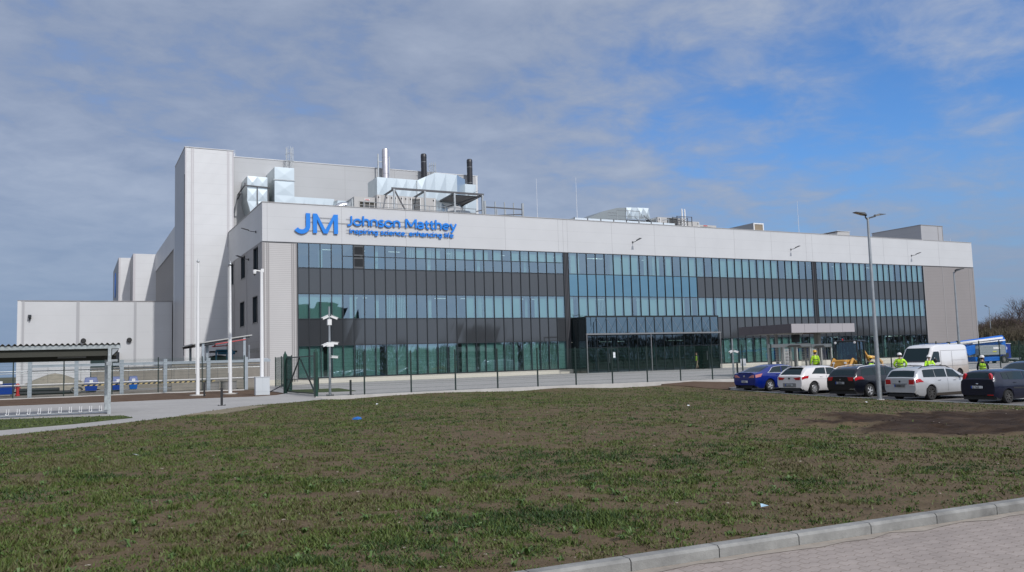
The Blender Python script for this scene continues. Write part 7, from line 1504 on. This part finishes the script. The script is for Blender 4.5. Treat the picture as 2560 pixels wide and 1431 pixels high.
mb = MB(); mb.beam((-10.0, -.3, 2.12), (3.2, -.3, 2.98), .3, .22); mb.build('blue_boom', BL, t); mb = MB(); mb.beam((-3.4, 0, 2.0), (3.4, 0, 2.32), .5, .35); mb.build('main_boom', BL, t)
for x_ in (-6.9, -5.2): mb = MB(); mb.box(x_-.06, x_+.06, -.66, -.3, 2.05+(x_+8.8)*.055, 2.4+(x_+8.8)*.057); mb.build('clamp', BLK, t)
mb = MB(); mb.box(-10.4, -9.0, -.7, .5, 1.3, 1.36)
for (x_, y_) in ((-10.4, -.7), (-9.0, -.7), (-10.4, .5), (-9.0, .5)): mb.tube((x_, y_, 1.3), (x_, y_, 2.35), .03, 6)
for z_ in (1.8, 2.35): mb.tube((-10.4, -.7, z_), (-9.0, -.7, z_), .03, 6); mb.tube((-10.4, .5, z_), (-9.0, .5, z_), .03, 6); mb.tube((-10.4, -.7, z_), (-10.4, .5, z_), .03, 6)
mb.build('basket', BL, t)
t = thing('generator_trailer', 'dark blue generator box on a trailer to the right of the boom lift', 'trailer', (77.6, -12.9, bz)); GB = mat('generator_blue', (.0, .02, .22), .4)
mb = MB(); mb.box(-.95, .95, -.7, .7, .55, 2.15); mb.build('body', GB, t, bevel=.04); mb = MB(); mb.box(-1.0, 1.0, -.75, .75, 2.15, 2.2); mb.box(-1.1, 1.1, -.05, .05, 2.2, 2.3); mb.build('roof', WHT, t); mb = MB(); mb.lathe([(.17, -.705), (.20, -.705), (.20, -.715), (.17, -.715)], (.1, 0, 1.65), 18, 'y'); mb.box(.02, .18, -.715, -.705, 1.58, 1.72); mb.build('emblem', WHT, t)
mb = MB(); mb.box(-.1, .5, -.71, -.705, .65, 1.15); mb.build('dark_panel', BLK, t); mb = MB(); mb.box(-1.2, 3.0, -.5, .5, .45, .55); mb.beam((1.0, 0, .5), (3.4, 0, .35), .1); mb.build('drawbar', GALVS, t)
for sy in (-1, 1): wheel(t, .0, sy*.7, .3, sy, RIMD, 6, .55)
mb = MB(); mb.lathe([(.05, 0), (.05, .5)], (2.6, 0, .0), 8); mb.lathe([(.14, -.05), (.14, .05)], (2.6, 0, .14), 12, 'y'); mb.build('jockey_wheel', BLK, t)

# ================================================================ TREES
BARK = mat('bark', (.085, .060, .052), .9); TWIG = mat('twig', (.125, .072, .060), .9); TWIG2 = mat('twig_olive', (.10, .082, .050), .9)
def bare_tree(name, lab, seed, h, spread, twigm, nt_w=2600, grp='bare trees behind the boom lift', upright=.5, limbs=6):
    rnd = random.Random(seed); t = thing(name, lab, 'tree', (0, 0, 0), group=grp); mb = MB(); tips = []
    def grow(p, d, l, r, dep):
        q = p+d*l; mid = p+d*l*.5+Vector((rnd.uniform(-1, 1), rnd.uniform(-1, 1), 0))*l*.06; mb.path([p, mid, q], [r, r*.85, r*.7], 6 if dep < 2 else 4)
        if dep >= 5: tips.append((q, d)); return
        if dep >= 2: tips.append((mid, d)); tips.append((q, d))
        for k in range(3 if dep < 4 else 2):
            a = rnd.uniform(0, 2*pi); tilt = rnd.uniform(.3, .85); u = d.orthogonal().normalized(); w = d.cross(u); nd = (d*cos(tilt)+(u*cos(a)+w*sin(a))*sin(tilt)+Vector((0, 0, .18*upright))).normalized(); grow(q, nd, l*rnd.uniform(.60, .82), r*.62, dep+1)
    mt = MB(); mt.path([(0, 0, -.3), (rnd.uniform(-.1, .1), 0, h*.15), (rnd.uniform(-.2, .2), 0, h*.3)], [h*.022, h*.018, h*.015], 8); mt.build('trunk', BARK, t)
    for k in range(limbs):
        a = 2*pi*k/limbs+rnd.uniform(-.3, .3); tilt = rnd.uniform(.15, .85)*spread; grow(Vector((0, 0, h*rnd.uniform(.2, .32))), Vector((cos(a)*sin(tilt), sin(a)*sin(tilt), cos(tilt))), h*.24, h*.010, 1)
    mb.build('branches', BARK, t, recalc=False)
    tw = MB(); V = []; F = []
    for i in range(nt_w):
        p, d = rnd.choice(tips); l = h*rnd.uniform(.03, .085); dd = (d+Vector((rnd.gauss(0, .6), rnd.gauss(0, .6), rnd.gauss(.2, .5)))).normalized(); s = dd.orthogonal().normalized()*h*.0011; p = p+Vector((rnd.gauss(0, 1), rnd.gauss(0, 1), rnd.gauss(0, 1)))*h*.018
        n = len(V); V += [p-s, p+s, p+dd*l]; F.append((n, n+1, n+2))
    tw.v = [tuple(v) for v in V]; tw.f = F; tw.build('twigs', twigm, t, recalc=False); return t
def Dp(px, d, z=-.7):
    lat = (px-1280)/F_PX*d; return (CAM.x+d*sin(YAW)+lat*cos(YAW), CAM.y+d*cos(YAW)-lat*sin(YAW), z)
protos = [bare_tree('bare_tree', 'tall open crowned bare tree standing above the hedge line right of the distant lamp', 3, 13.0, 1.2, BARK, 1500, upright=.4), bare_tree('bare_tree', 'low reddish bare tree rising just beyond the grey end wall', 5, 8.5, 1.0, TWIG, 3500), bare_tree('bare_tree', 'olive brown bushy bare tree behind the generator trailer', 9, 7.0, 1.1, TWIG2, 4500, limbs=9)]
kd = KIDS()
spots = [(0, 2532, 150, 1.0, None), (1, 2462, 160, 1.02, None), (2, 2520, 135, 1.0, None), (0, 2572, 145, .95, 'tall open crowned bare tree cut by the right edge of the view'), (1, 2488, 168, 1.25, 'rounded reddish bare tree behind the distant single arm lamp'), (1, 2510, 172, 1.25, 'reddish bare tree between the distant lamp and the tall open tree'), (2, 2490, 140, .9, 'olive bushy bare tree just right of the boom lift arm'), (2, 2550, 128, .95, 'olive bushy bare tree near the right edge above the black car'), (1, 2545, 165, 1.15, 'reddish bare tree behind the tall open crowned one'), (2, 2470, 150, .8, 'small bushy bare tree hard against the grey end wall')]
for i, (k, px, d, sc, lab) in enumerate(spots):
    o = protos[k] if i < 3 else copy_tree(protos[k], None, kd)
    o.location = Dp(px, d); o.rotation_euler = (0, 0, random.uniform(0, 6)) if i >= 3 else (0, 0, 0); o.scale = (sc*.84,)*3
    if lab: o['label'] = lab
def thicket(name, lab, boxes, n, m, sz):
    V = []; rnd = np.random.default_rng(5)
    for (p0, p1, h) in boxes:
        k = n//len(boxes); u = rnd.random(k); x = p0[0]+(p1[0]-p0[0])*u+rnd.normal(0, 2.5, k); y = p0[1]+(p1[1]-p0[1])*u+rnd.normal(0, 2.5, k); hh = h*(.55+.6*fbm(x, y, 7., 3, 3)); z = -.9+hh*rnd.random(k)**.8
        a = rnd.uniform(0, 2*pi, k); l = sz*rnd.uniform(.5, 1.6, k); w = sz*.07; c = np.stack([x, y, z], 1); s = np.stack([np.cos(a)*w, np.sin(a)*w, 0*a], 1); tp = c+np.stack([rnd.normal(0, .35, k)*l, rnd.normal(0, .35, k)*l, l], 1); V.append(np.stack([c-s, c+s, tp], 1))
    V = np.concatenate(V); n = len(V); me = bpy.data.meshes.new(name); me.from_pydata(V.reshape(-1, 3).tolist(), [], [(3*i, 3*i+1, 3*i+2) for i in range(n)]); me.materials.append(m); o = bpy.data.objects.new(name, me); COL.objects.link(o); return tag(o, lab, 'undergrowth', kind='stuff')
a, b_, c = Dp(2440, 170)[:2], Dp(2620, 150)[:2], Dp(2620, 125)[:2]
thicket('thicket', 'dense brown leafless undergrowth along the far boundary at the right', [(a, b_, 7.0), (Dp(2460, 140)[:2], c, 4.6)], 52000, TWIG2, 1.0)
thicket('evergreen_hedge', 'dark green low hedge behind the generator trailer', [(Dp(2500, 112)[:2], Dp(2640, 104)[:2], 2.2)], 14000, mat('hedge_green', (.02, .04, .018), .8), .5)
thicket('far_wood', 'distant low line of leafless woodland at the far left', [((-130, 190), (-40, 205), 9.0)], 20000, TWIG2, 1.6)
# what stands across the road behind the photographer (seen mirrored in the glass)
thicket('roadside_wood', 'dark bare woodland across the road mirrored in the lower windows', [((-80, -235), (180, -240), 9.5), ((180, -240), (420, -200), 12)], 60000, TWIG2, 1.8)
for (x0, x1, y, h, lab) in ((62, 88, -270, 26, 'tall plain warehouse block mirrored in the left windows'), (139, 152, -262, 17, 'smaller plain block mirrored in the spandrel panels')):
    t = thing('distant_block', lab, 'building', ((x0+x1)/2, y, -.6), group='blocks across the road'); mb = MB(((x0+x1)/2, y, -.6)); mb.box(x0, x1, y-15, y, -.6, h); mb.build('walls', panel_mat('block_wall', (.07, .09, .085), .7, 2.5, 0), t); mb = MB(((x0+x1)/2, y, -.6)); mb.box(x0-.2, x1+.2, y-15.2, y+.2, h, h+.4); mb.build('parapet_cap', TRIM, t)
# ================================================================ LITTER
x, y = -6.97, -49.3; z = g(x, y)+.01; t = thing('blue_bag', 'crumpled bright blue plastic bag lying on the lawn', 'litter', (x, y, z)); mb = MB(); rnd = random.Random(4); vs = [(math.cos(a)*r_*(1+rnd.uniform(-.2, .2))+.0, math.sin(a)*r_*.7*(1+rnd.uniform(-.2, .2)), h_+rnd.uniform(0, .02)) for (r_, h_) in ((.16, .0), (.13, .06), (.05, .085)) for a in [2*pi*k/12 for k in range(12)]]; mb.add(vs, [(j*12+i, j*12+(i+1) % 12, (j+1)*12+(i+1) % 12, (j+1)*12+i) for j in range(2) for i in range(12)]+[tuple(range(24, 36))]); mb.build('bag', mat('bag_blue', (.01, .12, .40), .35), t); t.scale = (.75, .75, .75)
t_ = thing('crumpled_wrapper', 'pale blue crumpled wrapper on the lawn near the kerb', 'litter', (-7.9, -65.75, g(-7.9, -65.75)+.03)); mb = MB(); mb.add([(-.05, 0, 0), (.02, -.03, .012), (.05, .01, .0), (.01, .035, .02), (-.03, .03, .03)], [(0, 1, 3, 4), (1, 2, 3)]); mb.build('wrapper', mat('wrapper_pale', (.35, .5, .6), .5), t_)
for (px, py, lab) in ((-12.9, -55.8, 'white flattened scrap of paper at the left of the lawn'), (-3.5, -40.5, 'cream torn scrap on the lawn beyond the blue bag'), (3.5, -50.5, 'white paper strip on the lawn near the churned mud'), (11.5, -47.5, 'white paper strip on the lawn before the black car'), (13.6, -48.8, 'white paper scrap on the lawn before the silver car')):
    z = g(px, py)+.035; t = thing('paper_scrap', lab, 'litter', (px, py, z), random.uniform(0, 3), group='paper scraps on the lawn'); mb = MB(); mb.add([(-.09, -.02, 0), (.03, -.035, .01), (.10, .0, 0), (.04, .04, .03), (-.06, .03, .015)], [(0, 1, 3, 4), (1, 2, 3)]); mb.build('scrap', mat('paper'), t)
